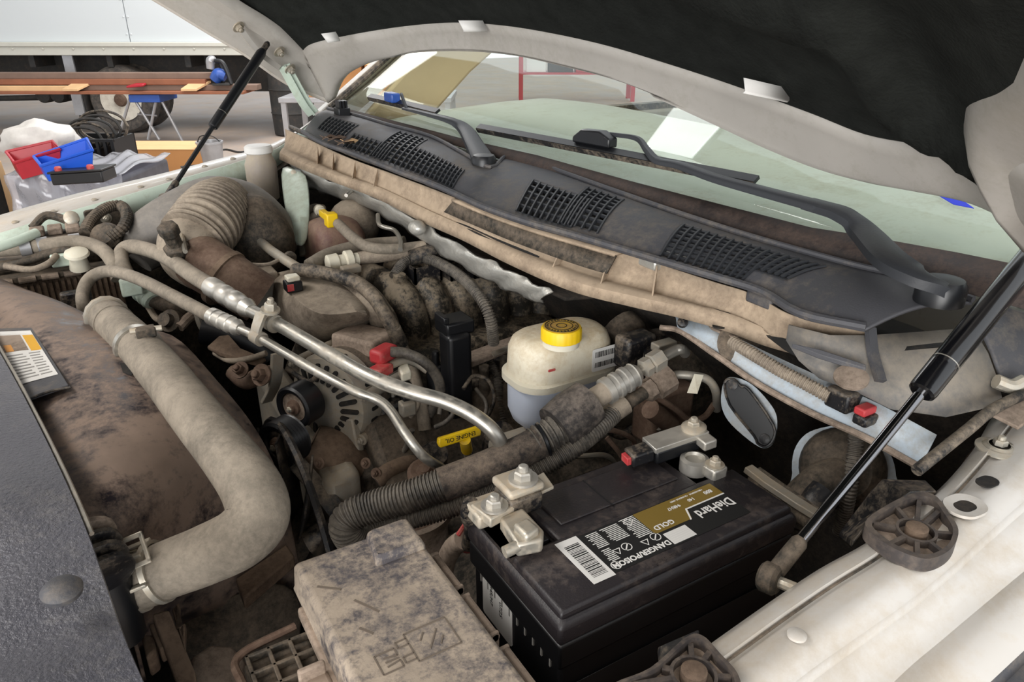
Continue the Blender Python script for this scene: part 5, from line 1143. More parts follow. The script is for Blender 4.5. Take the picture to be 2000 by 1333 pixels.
# barcode label on the near-right side
q = [P(1158, 690, 1.2), P(1206, 682, 1.2)]
yf = bc.y - .049
def face_pt(px, py, y): return PY(px, py, y)
TT = frame(V(bc.x + .050, bc.y - .0492, zt_ - .038), (1, 0, 0), (0, 0, 1))
lb_ = M(TT).prism([(a, b, 0) for a, b in rrect(.052, .036, .003)], (0, 0, .0006)).obj('label', MT['label_white'], br_)
m = M(TT)
rnd = random.Random(2); x = -.021
while x < .02:
    w_ = rnd.choice((.0006, .001, .0016)); m.box((x, .004, .0006), (x + w_, .013, .0009)); m.box((x, -.012, .0006), (x + w_, -.004, .0009)); x += w_ + rnd.choice((.0008, .0012))
m.obj('barcode', MT['ink'], lb_, kind='stuff')
TT = frame(V(bc.x - .046, bc.y - .0482, zt_ - .035), (1, 0, 0), (0, 0, 1)); M(TT).prism([(a, b, 0) for a, b in rrect(.012, .0035, .0015)], (0, 0, .001)).obj('red_mark', MT['red'], br_)
mc = thing('master_cylinder', 'grey cast master cylinder under the brake reservoir', 'cylinder', V(bc.x, bc.y, .98))
M().cyl(V(bc.x - .10, bc.y, zt_ - .175), V(bc.x + .16, bc.y, zt_ - .175), .024, 20).obj('barrel', MT['alu_cast'], mc)
M().lathe(V(bc.x - .1, bc.y, zt_ - .175), (-1, 0, 0), [(.024, 0), (.02, .012), (.012, .014), (.001, .014)], 20).obj('end_plug', MT['alu_cast'], mc)
M().lathe(V(bc.x + .15, bc.y, zt_ - .13), (1, 0, 0), [(.04, 0), (.075, .02), (.085, .05), (.085, .1), (.06, .13), (.001, .13)], 30).obj('booster', MT['dark_dusty'], mc)

# ---- steering hoses and corrugated conduits
cu = PZ([(690, 1060, 1.03), (674, 1030, 1.06), (685, 1008, 1.075), (730, 990, 1.085), (800, 970, 1.10), (870, 945, 1.115)])
sh_ = thing('power_steering_hose', 'thick hose in corrugated conduit and woven sleeve crossing before the battery', 'hose', cu[3])
M().tube(cu, .0195, 18, corr=(.0012, .0048)).obj('conduit', MT['conduit'], sh_, smooth=25)
sv = PZ([(862, 948, 1.114), (930, 922, 1.125), (1000, 892, 1.14), (1056, 864, 1.152)])
M().tube(sv, .0215, 20).obj('woven_sleeve', MT['sleeve'], sh_)
M().tube(PZ([(1045, 868, 1.150), (1075, 850, 1.158), (1092, 840, 1.162)]), .021, 18, corr=(.0016, .007)).obj('conduit', MT['conduit'], sh_, smooth=25)
M().lathe(P(1058, 862, 1.153), sv[-1] - sv[0], [(.022, 0), (.0235, .001), (.0235, .004), (.022, .005)], 20).obj('cable_tie', MT['black_clean'], sh_)
h0 = P(1085, 838, 1.163); h1 = P(1150, 785, 1.185)
M().tube([h0, lerp(h0, h1, .5), h1], [.031, .033, .030], 22).obj('rubber_wrap', mk('wrap', '2c2826', .7, dust=.45, dcol='7d7268', contrast=4), sh_, smooth=60)
M().cyl(P(1140, 793, 1.185), P(1205, 752, 1.20), .0145, 18).obj('hose_end', MT['tan_plastic'], sh_)
crimp(sh_, P(1180, 767, 1.194), P(1246, 728, 1.21), .0165)
M().cyl(P(1238, 732, 1.208), P(1265, 715, 1.213), .007, 12).obj('pipe', MT['alu'], sh_)
dl = (P(1300, 694, 1.222) - P(1255, 722, 1.21)).normalized()
M().lathe(P(1254, 722, 1.211), dl, [(.009, 0), (.0135, .002), (.0135, .012), (.011, .014), (.0145, .016), (.0145, .034), (.009, .037)], 6).obj('hex_fitting', MT['alu_cast'], sh_)
M().tube(PZ([(1295, 698, 1.22), (1318, 686, 1.225), (1330, 683, 1.226), (1338, 690, 1.215)]), .0075, 12).obj('banjo_pipe', MT['alu'], sh_)
# lower conduit
lc = thing('return_hose', 'thinner corrugated return hose below the woven sleeve', 'hose', P(900, 975, 1.06))
M().tube(PZ([(715, 1060, 1.02), (745, 1025, 1.045), (800, 1014, 1.065), (880, 992, 1.08), (960, 960, 1.10), (1040, 922, 1.12), (1110, 882, 1.14), (1162, 842, 1.153), (1198, 808, 1.16)]), .0125, 16, corr=(.001, .0042)).obj('conduit', MT['conduit'], lc, smooth=25)
M().cyl(P(1185, 815, 1.157), P(1222, 790, 1.168), .0135, 16).obj('hose_end', MT['tan_plastic'], lc)
M().cyl(P(1215, 795, 1.166), P(1262, 765, 1.178), .009, 14).obj('pipe', MT['dark_dusty'], lc)
M().lathe(P(1258, 768, 1.176), dl, [(.012, 0), (.016, .003), (.016, .014), (.013, .016), (.02, .018), (.02, .045), (.015, .048)], 8).obj('union', MT['tan_dusty'], lc)
M().tube(PZ([(1298, 742, 1.186), (1320, 733, 1.19), (1350, 734, 1.19), (1382, 742, 1.185), (1398, 765, 1.165), (1400, 800, 1.12)]), .006, 12).obj('steel_line', MT['alu_cast'], lc)
tgq = PZ([(1356, 732, 1.198), (1374, 734, 1.196), (1362, 770, 1.18), (1342, 768, 1.18)]); M().prism(tgq, (0, 0, .001)).obj('paper_tag', MT['pe_white'], lc)
M().tube(PZ([(1290, 780, 1.16), (1320, 800, 1.14), (1345, 820, 1.12), (1375, 815, 1.12), (1395, 790, 1.13)]), .0045, 10).obj('steel_line', MT['rust'], lc)
# hydraulic booster block, rusty valves
hb = thing('hydraulic_booster', 'rusty hydraulic booster block behind the hose fittings', 'booster', P(1300, 780, 1.05))
M().box(tuple(P(1290, 790, 1.12) - V(.03, .02, .06)), tuple(P(1290, 790, 1.12) + V(.05, .03, .03))).obj('block', MT['rust'], hb, bevel=.008)
M().cyl(P(1270, 800, 1.14), P(1310, 830, 1.10), .014, 14).obj('valve', MT['rust'], hb)
M().box(tuple(P(1235, 680, 1.20) - V(.02, .015, .03)), tuple(P(1235, 680, 1.20) + V(.035, .02, .02))).obj('connector', MT['black_plastic'], hb, bevel=.006)
M().prism([P(1255, 715, 1.19), P(1258, 665, 1.21), P(1272, 645, 1.215), P(1300, 642, 1.215), P(1312, 655, 1.21), P(1308, 690, 1.2)], (.004, .003, 0)).obj('shield', MT['black_plastic'], hb, bevel=.002)
M().box(tuple(P(1295, 676, 1.215) - V(.015, .008, .006)), tuple(P(1295, 676, 1.215) + V(.02, .01, .006))).obj('clip', MT['alu_cast'], hb, bevel=.002)
M().tube(PZ([(1208, 640, 1.19), (1225, 660, 1.18), (1228, 690, 1.16)]), .035, 18).obj('boot', MT['dark_dusty'], hb)
# thin black brake lines
for pts, lab in ((PZ([(1105, 885, 1.11), (1130, 892, 1.10), (1180, 890, 1.10), (1200, 905, 1.08), (1202, 930, 1.05)]), 'thin grey brake line dipping behind the battery'), (PZ([(1160, 840, 1.13), (1200, 842, 1.12), (1235, 858, 1.10), (1240, 880, 1.08)]), 'thin brown brake line beside the battery sensor'), (PZ([(1185, 855, 1.10), (1210, 885, 1.08), (1225, 910, 1.06)]), 'short dark brake line with pale sleeve')):
    tag(M().tube(pts, .0038, 10).obj('brake_line', MT['alu_cast'] if 'grey' in lab else MT['rust']), lab, 'pipe', 'brake lines')

# ---- power steering reservoir rim under conduits
pr = thing('round_canister', 'round dusty canister under the corrugated hoses', 'canister', P(800, 1010, .85))
c = P(795, 985, 1.02)
M().lathe(V(c.x, c.y, .8), UP, [(.05, 0), (.055, .1), (.056, .19), (.062, .2), (.062, .212), (.054, .214), (.05, .20), (.001, .195)], 36).obj('body', MT['tan_dusty'], pr)
M().lathe(V(c.x, c.y, .996), UP, [(.05, 0), (.048, .012), (.03, .02), (.018, .026), (.001, .026)], 30).obj('dome', MT['rust'], pr)
M().lathe(P(830, 922, 1.04), (-.2, -.3, 1), [(.026, -.02), (.026, 0), (.02, .006), (.012, .004), (.008, .01), (.001, .01)], 24).obj('cap', MT['rust'], pr)

# ---- wiring
def wire(name, label, pts, r, mt, cat='cable', corr=None, group='wiring looms', n_=10):
    return tag(M().tube(PZ(pts), r, n_, 8, corr=corr).obj(name, MT[mt], smooth=25 if corr else 40), label, cat, group)
wire('corrugated_loom', 'grey ribbed loom arching over the manifold runners', [(770, 540, 1.20), (790, 512, 1.215), (820, 503, 1.22), (860, 515, 1.22), (905, 545, 1.215), (940, 585, 1.20), (958, 625, 1.17), (964, 670, 1.12)], .0095, 'conduit', corr=(.001, .0045))
wire('taped_loom', 'black taped wiring loom running along the intake cover', [(575, 528, 1.225), (610, 530, 1.228), (660, 540, 1.225), (700, 555, 1.22), (730, 580, 1.21), (750, 610, 1.19), (770, 645, 1.16), (785, 675, 1.13)], .0125, 'black_rubber')
wire('taped_loom', 'dusty loom dropping from the manifold to the alternator', [(770, 640, 1.165), (783, 675, 1.13), (800, 710, 1.10), (815, 760, 1.07), (825, 800, 1.05), (830, 840, 1.02)], .011, 'tan_plastic')
wire('alternator_cable', 'thick grey cable looping from the red boot', [(762, 688, 1.158), (790, 690, 1.155), (825, 705, 1.145), (850, 730, 1.12), (860, 760, 1.09), (850, 790, 1.06), (838, 810, 1.04)], .0085, 'conduit')
wire('alternator_cable', 'thinner frayed cable below the grey loop', [(762, 715, 1.14), (790, 705, 1.14), (815, 712, 1.13), (835, 725, 1.12)], .006, 'alu_cast')
wire('small_wire', 'bundle of thin brown wires beside the loom', [(790, 795, 1.06), (805, 775, 1.08), (815, 790, 1.07), (800, 815, 1.05)], .005, 'tan_plastic')
wire('small_wire', 'looped dark wire right of the loom', [(858, 810, 1.06), (862, 795, 1.07), (880, 793, 1.07), (885, 808, 1.06), (870, 825, 1.05), (850, 835, 1.04)], .004, 'conduit')
wire('small_wire', 'thin wire falling beside the liquid line', [(805, 840, 1.04), (790, 880, 1.0), (765, 915, .97)], .0045, 'conduit')
wire('coolant_hose', 'dusty hose running from the yellow clip toward the firewall', [(660, 437, 1.255), (690, 465, 1.25), (720, 483, 1.245), (770, 487, 1.24), (830, 480, 1.235)], .0105, 'hose', 'hose', group='hoses at the back of the bay', n_=14)
wire('heater_hose', 'pale dusty heater hose behind the intake cover', [(605, 520, 1.22), (640, 500, 1.225), (690, 485, 1.225), (740, 478, 1.225), (790, 475, 1.23)], .014, 'hose', 'hose', group='hoses at the back of the bay', n_=16)
wire('heater_hose', 'black hose end pointing at the foil shield', [(800, 505, 1.22), (850, 490, 1.23), (900, 470, 1.235), (930, 455, 1.24)], .016, 'black_rubber', 'hose', group='hoses at the back of the bay', n_=16)
wire('heater_hose', 'second black hose beside the foil shield', [(840, 505, 1.215), (900, 492, 1.22), (960, 475, 1.225)], .016, 'black_plastic', 'hose', group='hoses at the back of the bay', n_=16)
wire('vacuum_line', 'pale bent metal line near the foil shield', [(738, 420, 1.26), (742, 440, 1.26), (770, 450, 1.255), (782, 470, 1.25), (782, 488, 1.245)], .0045, 'alu', 'pipe', group='hoses at the back of the bay')
qc = thing('quick_coupling', 'cream plastic quick coupling behind the intake cover', 'coupling', P(665, 512, 1.2))
d_ = P(700, 505, 1.225) - P(640, 515, 1.225)
M().lathe(P(638, 516, 1.225), d_, [(.012, 0), (.016, .002), (.017, .02), (.013, .024), (.013, .034), (.019, .036), (.019, .048), (.012, .05), (.012, .06)], 18).obj('body', MT['pe_white'], qc)
M().tube(PZ([(700, 505, 1.225), (745, 500, 1.228), (790, 493, 1.23), (830, 482, 1.235)]), .0125, 14).obj('pipe', MT['tan_plastic'], qc)
M().box(tuple(P(685, 525, 1.22) - V(.018, .01, .008)), tuple(P(685, 525, 1.22) + V(.018, .01, .006))).obj('retainer', MT['alu_cast'], qc, bevel=.003)
# far side hoses & relays at left
wire('coolant_hose', 'brown hose with two clips at the far left', [(-20, 490, 1.24), (40, 485, 1.245), (100, 478, 1.25), (150, 473, 1.25), (195, 485, 1.24), (220, 512, 1.225), (232, 545, 1.20)], .013, 'hose', 'hose', group='hoses at the far left', n_=14)
for (x, y) in ((48, 484), (83, 480), (146, 473)):
    c = P(x, y, 1.248); tag(M().lathe(c - V(.008, 0, 0), (1, .05, .02), [(.0135, 0), (.0155, 0), (.0155, .018), (.0135, .018)], 20).obj('hose_clip', MT['galv']), {48: 'leftmost grey clip on the far left brown hose', 83: 'middle grey clip on the far left brown hose', 146: 'right grey clip on the far left brown hose'}[x], 'clip', 'clips on the brown hose')
wire('corrugated_loom', 'looped dark loom against the far fender wall', [(165, 455, 1.26), (178, 430, 1.275), (205, 408, 1.285), (235, 402, 1.285), (248, 420, 1.28), (240, 445, 1.265), (215, 465, 1.25)], .0105, 'dark_dusty', corr=(.0008, .006))
wire('taped_loom', 'dark tangled loom at the far left edge', [(-10, 525, 1.22), (40, 515, 1.225), (80, 500, 1.235), (120, 490, 1.24), (150, 495, 1.235)], .008, 'dark_dusty')
wire('small_wire', 'brown branch wire at the far left', [(10, 520, 1.23), (60, 527, 1.225), (95, 515, 1.23), (110, 500, 1.235)], .006, 'tan_plastic')
wire('hood_rod', 'pale rod lying along the far fender', [(-20, 488, 1.262), (30, 472, 1.266), (72, 455, 1.27)], .009, 'green_white_paint', 'rod', group='parts along the far fender')
rl = thing('relay_block', 'dusty relay block beside the far fender wall', 'relay block', P(115, 460, 1.23))
c = P(112, 455, 1.255)
M().box(tuple(c - V(.05, .03, .03)), tuple(c + V(.045, .03, .0))).obj('base', MT['dark_dusty'], rl, bevel=.006)
for k in range(3): M().box(tuple(c + V(-.045 + .03 * k, -.02, 0)), tuple(c + V(-.02 + .03 * k, .02, .014))).obj('relay', MT['tan_dusty'], rl, bevel=.003)
M().tube([c + V(-.04, .02, .01), c + V(-.01, .035, .028), c + V(.03, .02, .012)], .008, 10).obj('cover_loop', MT['dark_dusty'], rl)
M().lathe(P(140, 428, 1.275), (0, -.8, .4), [(.001, 0), (.014, 0), (.014, .01), (.008, .014), (.001, .014)], 14).obj('bolt_head', MT['zinc'], rl)
M().lathe(P(205, 462, 1.25), (-.3, -.6, .6), [(.001, -.02), (.026, -.02), (.03, 0), (.022, .012), (.001, .014)], 18).obj('round_connector', MT['dark_dusty'], rl)
M().lathe(P(150, 497, 1.235), (0, -.3, 1), [(.018, -.03), (.014, -.005), (.022, 0), (.02, .005), (.008, .01), (.001, .01)], 18).obj('service_cap', MT['pe_white'], rl)
M().box(tuple(P(135, 505, 1.225) - V(.03, .01, .012)), tuple(P(135, 505, 1.225) + V(.02, .01, .012))).obj('clip_block', MT['green_white_paint'], rl, bevel=.003)

# ---- coolant bottle (reddish) and washer bottle
cbt = thing('coolant_bottle', 'dusty reddish coolant bottle with hoses looping over it', 'bottle', P(655, 490, 1.12))
def boxring(c, w, d, z, r=.03): return [V(c.x + x, c.y + y, z) for x, y in rrect(w, d, r, 5)]
mk('coolant_plastic', '77564f', .5, dust=.5, dcol='a08a72', sss=.2, up=.3)
c = P(652, 445, 1.225)
M().loft([boxring(c, .10, .11, 1.08), boxring(c, .11, .12, 1.12), boxring(c, .115, .125, 1.155), boxring(c, .12, .13, 1.158), boxring(c, .12, .13, 1.164), boxring(c, .115, .125, 1.167), boxring(c, .11, .12, 1.215), boxring(c, .09, .10, 1.238), boxring(c, .05, .06, 1.245, .02)]).obj('body', MT['coolant_plastic'], cbt, smooth=60)
c2 = P(690, 420, 1.23); M().ell(c2 - V(0, 0, .02), (.055, .07, .055), 20, 12).obj('dome', MT['tan_plastic'], cbt)
M().tube(PZ([(594, 500, 1.16), (588, 450, 1.21), (592, 422, 1.235), (612, 407, 1.245), (630, 408, 1.248)]), .0095, 12).obj('hose', MT['hose'], cbt)
M().tube(PZ([(605, 502, 1.16), (601, 455, 1.21), (606, 430, 1.232), (622, 418, 1.242), (640, 420, 1.248)]), .0085, 12).obj('hose', MT['hose'], cbt)
M().lathe(P(625, 412, 1.25), P(665, 440, 1.25) - P(625, 412, 1.25), [(.008, -.012), (.012, -.01), (.012, 0), (.009, .002), (.009, .01)], 14).obj('hose_nipple', MT['pe_white'], cbt)
TT = frame(P(640, 424, 1.262), P(665, 442, 1.258) - P(622, 408, 1.262), (0, 0, 1))
yl = thing('hose_tag', 'bright yellow plastic clip on the coolant hose', 'clip', P(640, 424, 1.25))
M(TT).box((-.038, -.007, -.007), (.012, .007, .007)).obj('stem', MT['yellow'], yl, bevel=.002)
M(TT).box((.010, -.014, -.012), (.034, .014, .012)).obj('block', MT['yellow'], yl, bevel=.003)
wbt = thing('washer_bottle', 'cloudy bottle with white screw cap in the far rear corner', 'bottle', P(512, 400, 1.2))
c = P(512, 345, 1.29); c = V(c.x, c.y, 0)
mk('cloudy', 'a89c90', .45, dust=.5, dcol='b5a892', sss=.3, up=.2)
M().lathe(V(c.x, c.y, 1.235), UP, [(.03, 0), (.034, .004), (.036, .05), (.036, .085), (.030, .1), (.028, .104), (.028, .114)], 28).obj('body', MT['cloudy'], wbt)
M().lathe(V(c.x, c.y, 1.345), UP, [(.03, 0), (.032, .002), (.032, .014), (.028, .018), (.001, .018)], 28).obj('cap', MT['label_white'], wbt)
# hinge tower sheet metal beside it
ht = thing('shock_tower_brace', 'pale sheet metal brace between the two bottles', 'brace', P(580, 400, 1.2))
M().grid([PZ([(545, 318, 1.32), (575, 325, 1.32), (600, 335, 1.315)]), PZ([(548, 360, 1.29), (582, 372, 1.29), (606, 380, 1.285)]), PZ([(556, 420, 1.25), (590, 425, 1.25), (606, 420, 1.25)]), PZ([(570, 480, 1.2), (590, 485, 1.2), (602, 475, 1.2)])]).obj('plate', MT['green_white_paint'], ht, solid=.003, sub=1)
for (x, y) in ((574, 338), (582, 362), (586, 385)): M().lathe(P(x, y, 1.31 - (y - 338) * .0008), (-.4, -.7, .5), [(.006, 0), (.006, .004), (.001, .005)], 10).obj('spot_weld', MT['zinc'], ht)

# ---- more pipes and looms in the dark gaps
wire('small_wire', 'black wire drooping beside the oil filler tube', [(905, 760, 1.08), (925, 735, 1.09), (955, 745, 1.08), (965, 780, 1.05), (950, 820, 1.02)], .0035, 'black_rubber')
wire('small_wire', 'thin dark wire left of the brake reservoir', [(930, 760, 1.06), (950, 790, 1.05), (945, 830, 1.03), (960, 860, 1.0)], .0035, 'conduit')
wire('corrugated_loom', 'dark ribbed loom falling behind the brake reservoir', [(945, 690, 1.08), (970, 740, 1.05), (975, 800, 1.01), (990, 850, .98)], .009, 'conduit', corr=(.001, .005))
wire('brake_hose', 'black hose under the hose fittings', [(1175, 830, 1.08), (1215, 850, 1.06), (1245, 830, 1.07), (1260, 800, 1.08)], .008, 'black_rubber', 'hose', group='hoses near the booster')
wire('corrugated_loom', 'dark loom running down beside the battery sensor', [(1290, 830, 1.10), (1310, 850, 1.08), (1300, 880, 1.04), (1270, 905, 1.0)], .009, 'conduit', corr=(.001, .005))
wire('coolant_hose', 'dusty brown hose between alternator and round canister', [(735, 940, .97), (760, 920, .98), (800, 905, .98), (840, 900, .97)], .014, 'brown_dusty', 'hose', group='hoses below the alternator')
wire('coolant_hose', 'dark lower hose right of the fan', [(600, 1060, .92), (640, 1040, .93), (680, 1070, .9), (700, 1120, .86)], .02, 'black_plastic', 'hose', group='hoses below the alternator')
wire('small_wire', 'brown wire above the fan shroud edge', [(420, 690, 1.12), (450, 705, 1.12), (490, 700, 1.13), (520, 690, 1.14)], .005, 'tan_plastic')
wire('small_wire', 'dark wire under the thick suction line', [(560, 720, 1.13), (600, 745, 1.12), (620, 735, 1.13)], .004, 'black_rubber')
sp = thing('small_connector', 'small grey connector hanging below the alternator cable', 'connector', P(795, 800, 1.05))
M().box(tuple(P(795, 795, 1.07) - V(.012, .01, .014)), tuple(P(795, 795, 1.07) + V(.012, .01, .010))).obj('shell', MT['alu_cast'], sp, bevel=.003)
M().box(tuple(P(795, 780, 1.08) - V(.008, .006, .004)), tuple(P(795, 780, 1.08) + V(.008, .006, .006))).obj('lock_tab', MT['black_clean'], sp, bevel=.001)
sp2 = thing('small_connector', 'pale triangular connector behind the alternator', 'connector', P(790, 730, 1.1))
M().prism(PZ([(778, 735, 1.12), (795, 718, 1.12), (805, 742, 1.12), (785, 748, 1.12)]), (0, 0, .016)).obj('shell', MT['pe_white'], sp2, bevel=.003)
M().box(tuple(P(795, 748, 1.115) - V(.006, .006, .02)), tuple(P(795, 748, 1.115) + V(.006, .006, .0))).obj('plug', MT['black_clean'], sp2, bevel=.001)
# ---- main battery
BX0, BX1, BY0, BY1, BZ = .293, .608, .405, .585, 1.15
ba = thing('car_battery', 'large black car battery with printed lid in the foreground', 'battery', V((BX0 + BX1) / 2, (BY0 + BY1) / 2, .96))
M().box((BX0 + .006, BY0 + .006, .96), (BX1 - .006, BY1 - .006, BZ - .055)).obj('case', MT['battery_case'], ba, bevel=.004)
M().box((BX0 + .002, BY0 + .002, BZ - .058), (BX1 - .002, BY1 - .002, BZ - .028)).obj('case_collar', MT['battery_case'], ba, bevel=.003)
M().loft([[V(x, y, z) for x, y in ((BX0 + i, BY0 + i), (BX1 - i, BY0 + i), (BX1 - i, BY1 - i), (BX0 + i, BY1 - i))] for z, i in ((BZ - .027, .001), (BZ - .004, 0), (BZ, .005))]).obj('lid', MT['battery'], ba, bevel=.004, segs=3)
# raised centre deck, terminal wells are the low corners on the far side
M().loft([[V(x, y, z) for x, y in ((BX0 + .06 + i, BY0 + .09), (BX1 - .062 - i, BY0 + .09), (BX1 - .062 - i, BY1 - .004 - i), (BX0 + .06 + i, BY1 - .004 - i))] for z, i in ((BZ, 0), (BZ + .006, .001), (BZ + .008, .003))]).obj('deck', MT['battery'], ba, bevel=.002)
M().loft([[V(x, y, z) for x, y in ((BX0 + .005 + i, BY0 + .006 + i), (BX1 - .005 - i, BY0 + .006 + i), (BX1 - .005 - i, BY0 + .092), (BX0 + .005 + i, BY0 + .092))] for z, i in ((BZ - .001, 0), (BZ + .006, .001), (BZ + .008, .004))]).obj('front_deck', MT['battery'], ba, bevel=.002)
zt = BZ + .008
M().prism([V(BX0 + .075, BY0 + .108, zt), V(BX1 - .078, BY0 + .108, zt), V(BX1 - .078, BY1 - .02, zt), V(BX0 + .075, BY1 - .02, zt)], (0, 0, .0025)).obj('vent_cover', MT['battery'], ba, bevel=.002)
M().box((BX0 + .14, BY0 + .106, zt + .0024), (BX0 + .1415, BY1 - .02, zt + .0032)).obj('vent_seam', MT['battery_case'], ba)
for i, x in enumerate((BX0 + .008, BX1 - .06)): M().box((x, BY0 + .1, BZ - .002), (x + .05, BY1 - .006, BZ)).obj('terminal_well', MT['battery_case'], ba)
for k in range(3): M().box((BX0 + .036 + k * .0, BY0 + .1 + k * .028, BZ), (BX0 + .055, BY0 + .118 + k * .028, BZ + .005)).obj('well_rib', MT['battery_case'], ba, bevel=.001)
for k in range(10):
    y = BY0 + .02 + k * .015; M().box((BX0 + .0045, y, BZ - .070), (BX0 + .0062, y + .0022, BZ - .060)).obj('gauge_mark', MT['grey_print'], ba)
# side ledge line and hold-down foot
M().prism([V(BX0 + .012, BY0 + .004, BZ - .085), V(BX1 - .02, BY0 + .004, BZ - .085), V(BX1 - .02, BY0 - .014, BZ - .13), V(BX0 + .012, BY0 - .014, BZ - .13)], (0, 0, -.004)).obj('side_ledge', MT['battery_case'], ba, bevel=.002)
M().box((BX0 + .02, BY0 - .012, BZ - .19), (BX1 - .02, BY0 + .006, BZ - .132)).obj('side_foot', MT['battery_case'], ba, bevel=.003)
# date sticker on the front face
TT = frame(V(BX0 + .0055, BY0 + .122, BZ - .085), (0, -1, 0), (0, 0, 1))
ss = M(TT).prism([(a, b, 0) for a, b in rrect(.062, .050, .004)], (0, 0, .0006)).obj('date_sticker', MT['label_white'], ba)
m = M(); text_mesh(m, '94R/H7', TT @ Matrix.Translation((-.012, .012, .0008)) @ Matrix.Rotation(-math.pi / 2, 4, 'Z'), .0085, 0.0001); text_mesh(m, '07/25', TT @ Matrix.Translation((.008, .008, .0008)) @ Matrix.Rotation(-math.pi / 2, 4, 'Z'), .009, .0001); m.obj('date_print', MT['ink'], ss)
# printed label on the front deck; text reads from the far side
def LB(x, y): return V(BX0 + x, BY0 + y, zt + .0004)
def decalB(x0, y0, x1, y1, mt, name, par, h=0): return M().prism([LB(x0, y0) + V(0, 0, h), LB(x1, y0) + V(0, 0, h), LB(x1, y1) + V(0, 0, h), LB(x0, y1) + V(0, 0, h)], (0, 0, .0003)).obj(name, MT[mt], par)
lbl = decalB(.078, .022, .262, .084, 'ink', 'printed_label', ba)
bc_ = decalB(.052, .020, .078, .086, 'label_white', 'barcode_sticker', ba, .0002)
m = M(); rnd = random.Random(4); y = .027
while y < .076:
    w_ = rnd.choice((.0006, .001, .0016)); m.add([LB(.057, y) + V(0, 0, .0006), LB(.074, y) + V(0, 0, .0006), LB(.074, y + w_) + V(0, 0, .0006), LB(.057, y + w_) + V(0, 0, .0006)], [(0, 1, 2, 3)]); y += w_ + rnd.choice((.0008, .0012))
m.obj('barcode', MT['ink'], bc_, kind='stuff')
M().prism([LB(.150, .083), LB(.262, .083), LB(.262, .062), LB(.208, .062), LB(.200, .046), LB(.150, .046)], (0, 0, .0006)).obj('gold_panel', MT['gold'], lbl)
M().prism([LB(.205, .062), LB(.262, .062), LB(.262, .0605), LB(.2065, .0605), LB(.199, .0452), LB(.197, .0452)], (0, 0, .0008)).obj('white_rule', MT['ink_white'], lbl)
decalB(.156, .024, .186, .042, 'label_white', 'info_sticker', lbl, .0004)
def tx(body, x, y, size, mt, name, par, sx=1, bold=0):
    m = M(); T_ = frame(LB(x, y) + V(0, 0, .0010), (-1, 0, 0), (0, -1, 0)); text_mesh(m, body, T_, size, .0001, sx=sx, bold=bold)
    return m.obj(name, MT[mt], par)
tx('DieHard', .2345, .0475, .0185, 'ink_white', 'brand_lettering', lbl, .80, .0003)
tx('GOLD', .167, .053, .0095, 'ink_white', 'grade_lettering', lbl, 1, .0002)
tx('94RH7', .196, .070, .0062, 'ink_white', 'size_lettering', lbl, 1, .0001)
tx('140', .222, .071, .0062, 'ink_white', 'reserve_lettering', lbl, 1, .0001)
tx('800', .248, .072, .0075, 'ink_white', 'amp_lettering', lbl, 1, .0002)
tx('MIN RESERVE   CRANKING AMPS', .222, .0785, .0032, 'ink_white', 'small_print', lbl)
tx('DANGER/POISON', .118, .0295, .0098, 'ink_white', 'danger_lettering', lbl, .92, .0003)
m = M(); rnd = random.Random(9)
for (x0, x1, y0, y1) in ((.084, .100, .058, .082), (.103, .126, .058, .082), (.129, .149, .05, .082), (.084, .096, .036, .054)):
    y = y0
    while y < y1: e = rnd.uniform(.75, 1); xx = x1 - (x1 - x0) * e; m.add([LB(xx, y) + V(0, 0, .0006), LB(x1, y) + V(0, 0, .0006), LB(x1, y + .0011) + V(0, 0, .0006), LB(xx, y + .0011) + V(0, 0, .0006)], [(0, 1, 2, 3)]); y += .0024
for y in range(5): m.add([LB(.159, .027 + .0028 * y) + V(0, 0, .0009)] + [LB(.183, .027 + .0028 * y) + V(0, 0, .0009), LB(.183, .0278 + .0028 * y) + V(0, 0, .0009), LB(.159, .0278 + .0028 * y) + V(0, 0, .0009)], [(0, 1, 2, 3)])
m.obj('fine_print', MT['ink_white'], lbl, kind='stuff')
def ring(m, x, y, r, w, n_=20):
    for k in range(n_):
        a, b = k * math.tau / n_, (k + 1) * math.tau / n_
        m.add([LB(x + r * math.cos(a), y + r * math.sin(a)) + V(0, 0, .0006), LB(x + r * math.cos(b), y + r * math.sin(b)) + V(0, 0, .0006), LB(x + (r - w) * math.cos(b), y + (r - w) * math.sin(b)) + V(0, 0, .0006), LB(x + (r - w) * math.cos(a), y + (r - w) * math.sin(a)) + V(0, 0, .0006)], [(0, 1, 2, 3)])
for (x, y, r, s) in ((.086, .030, .0055, 'slash'), (.112, .046, .0058, 'slash'), (.147, .043, .006, 'dot'), (.086, .088 - .004, .0, '')):
    if not r: continue
    m = M(); ring(m, x, y, r, .001)
    a = LB(x - r * .7, y - r * .7) + V(0, 0, .0006); b = LB(x + r * .7, y + r * .7) + V(0, 0, .0006); w = V(.0005, -.0005, 0)
    m.add([a + w, b + w, b - w, a - w], [(0, 1, 2, 3)]); m.obj('warning_symbol', MT['ink_white'], lbl)
for (x, y) in ((.100, .046), (.133, .042)):
    m = M(); r = .006; P3 = [LB(x + r * math.cos(a), y - r * math.sin(a)) + V(0, 0, .0006) for a in (math.pi / 2, math.pi * 7 / 6, math.pi * 11 / 6)]; I3 = [lerp(p, sum(P3, Vector()) / 3, .3) for p in P3]
    m.add(P3 + I3, [(0, 1, 4, 3), (1, 2, 5, 4), (2, 0, 3, 5)]); m.obj('warning_symbol', MT['ink_white'], lbl)
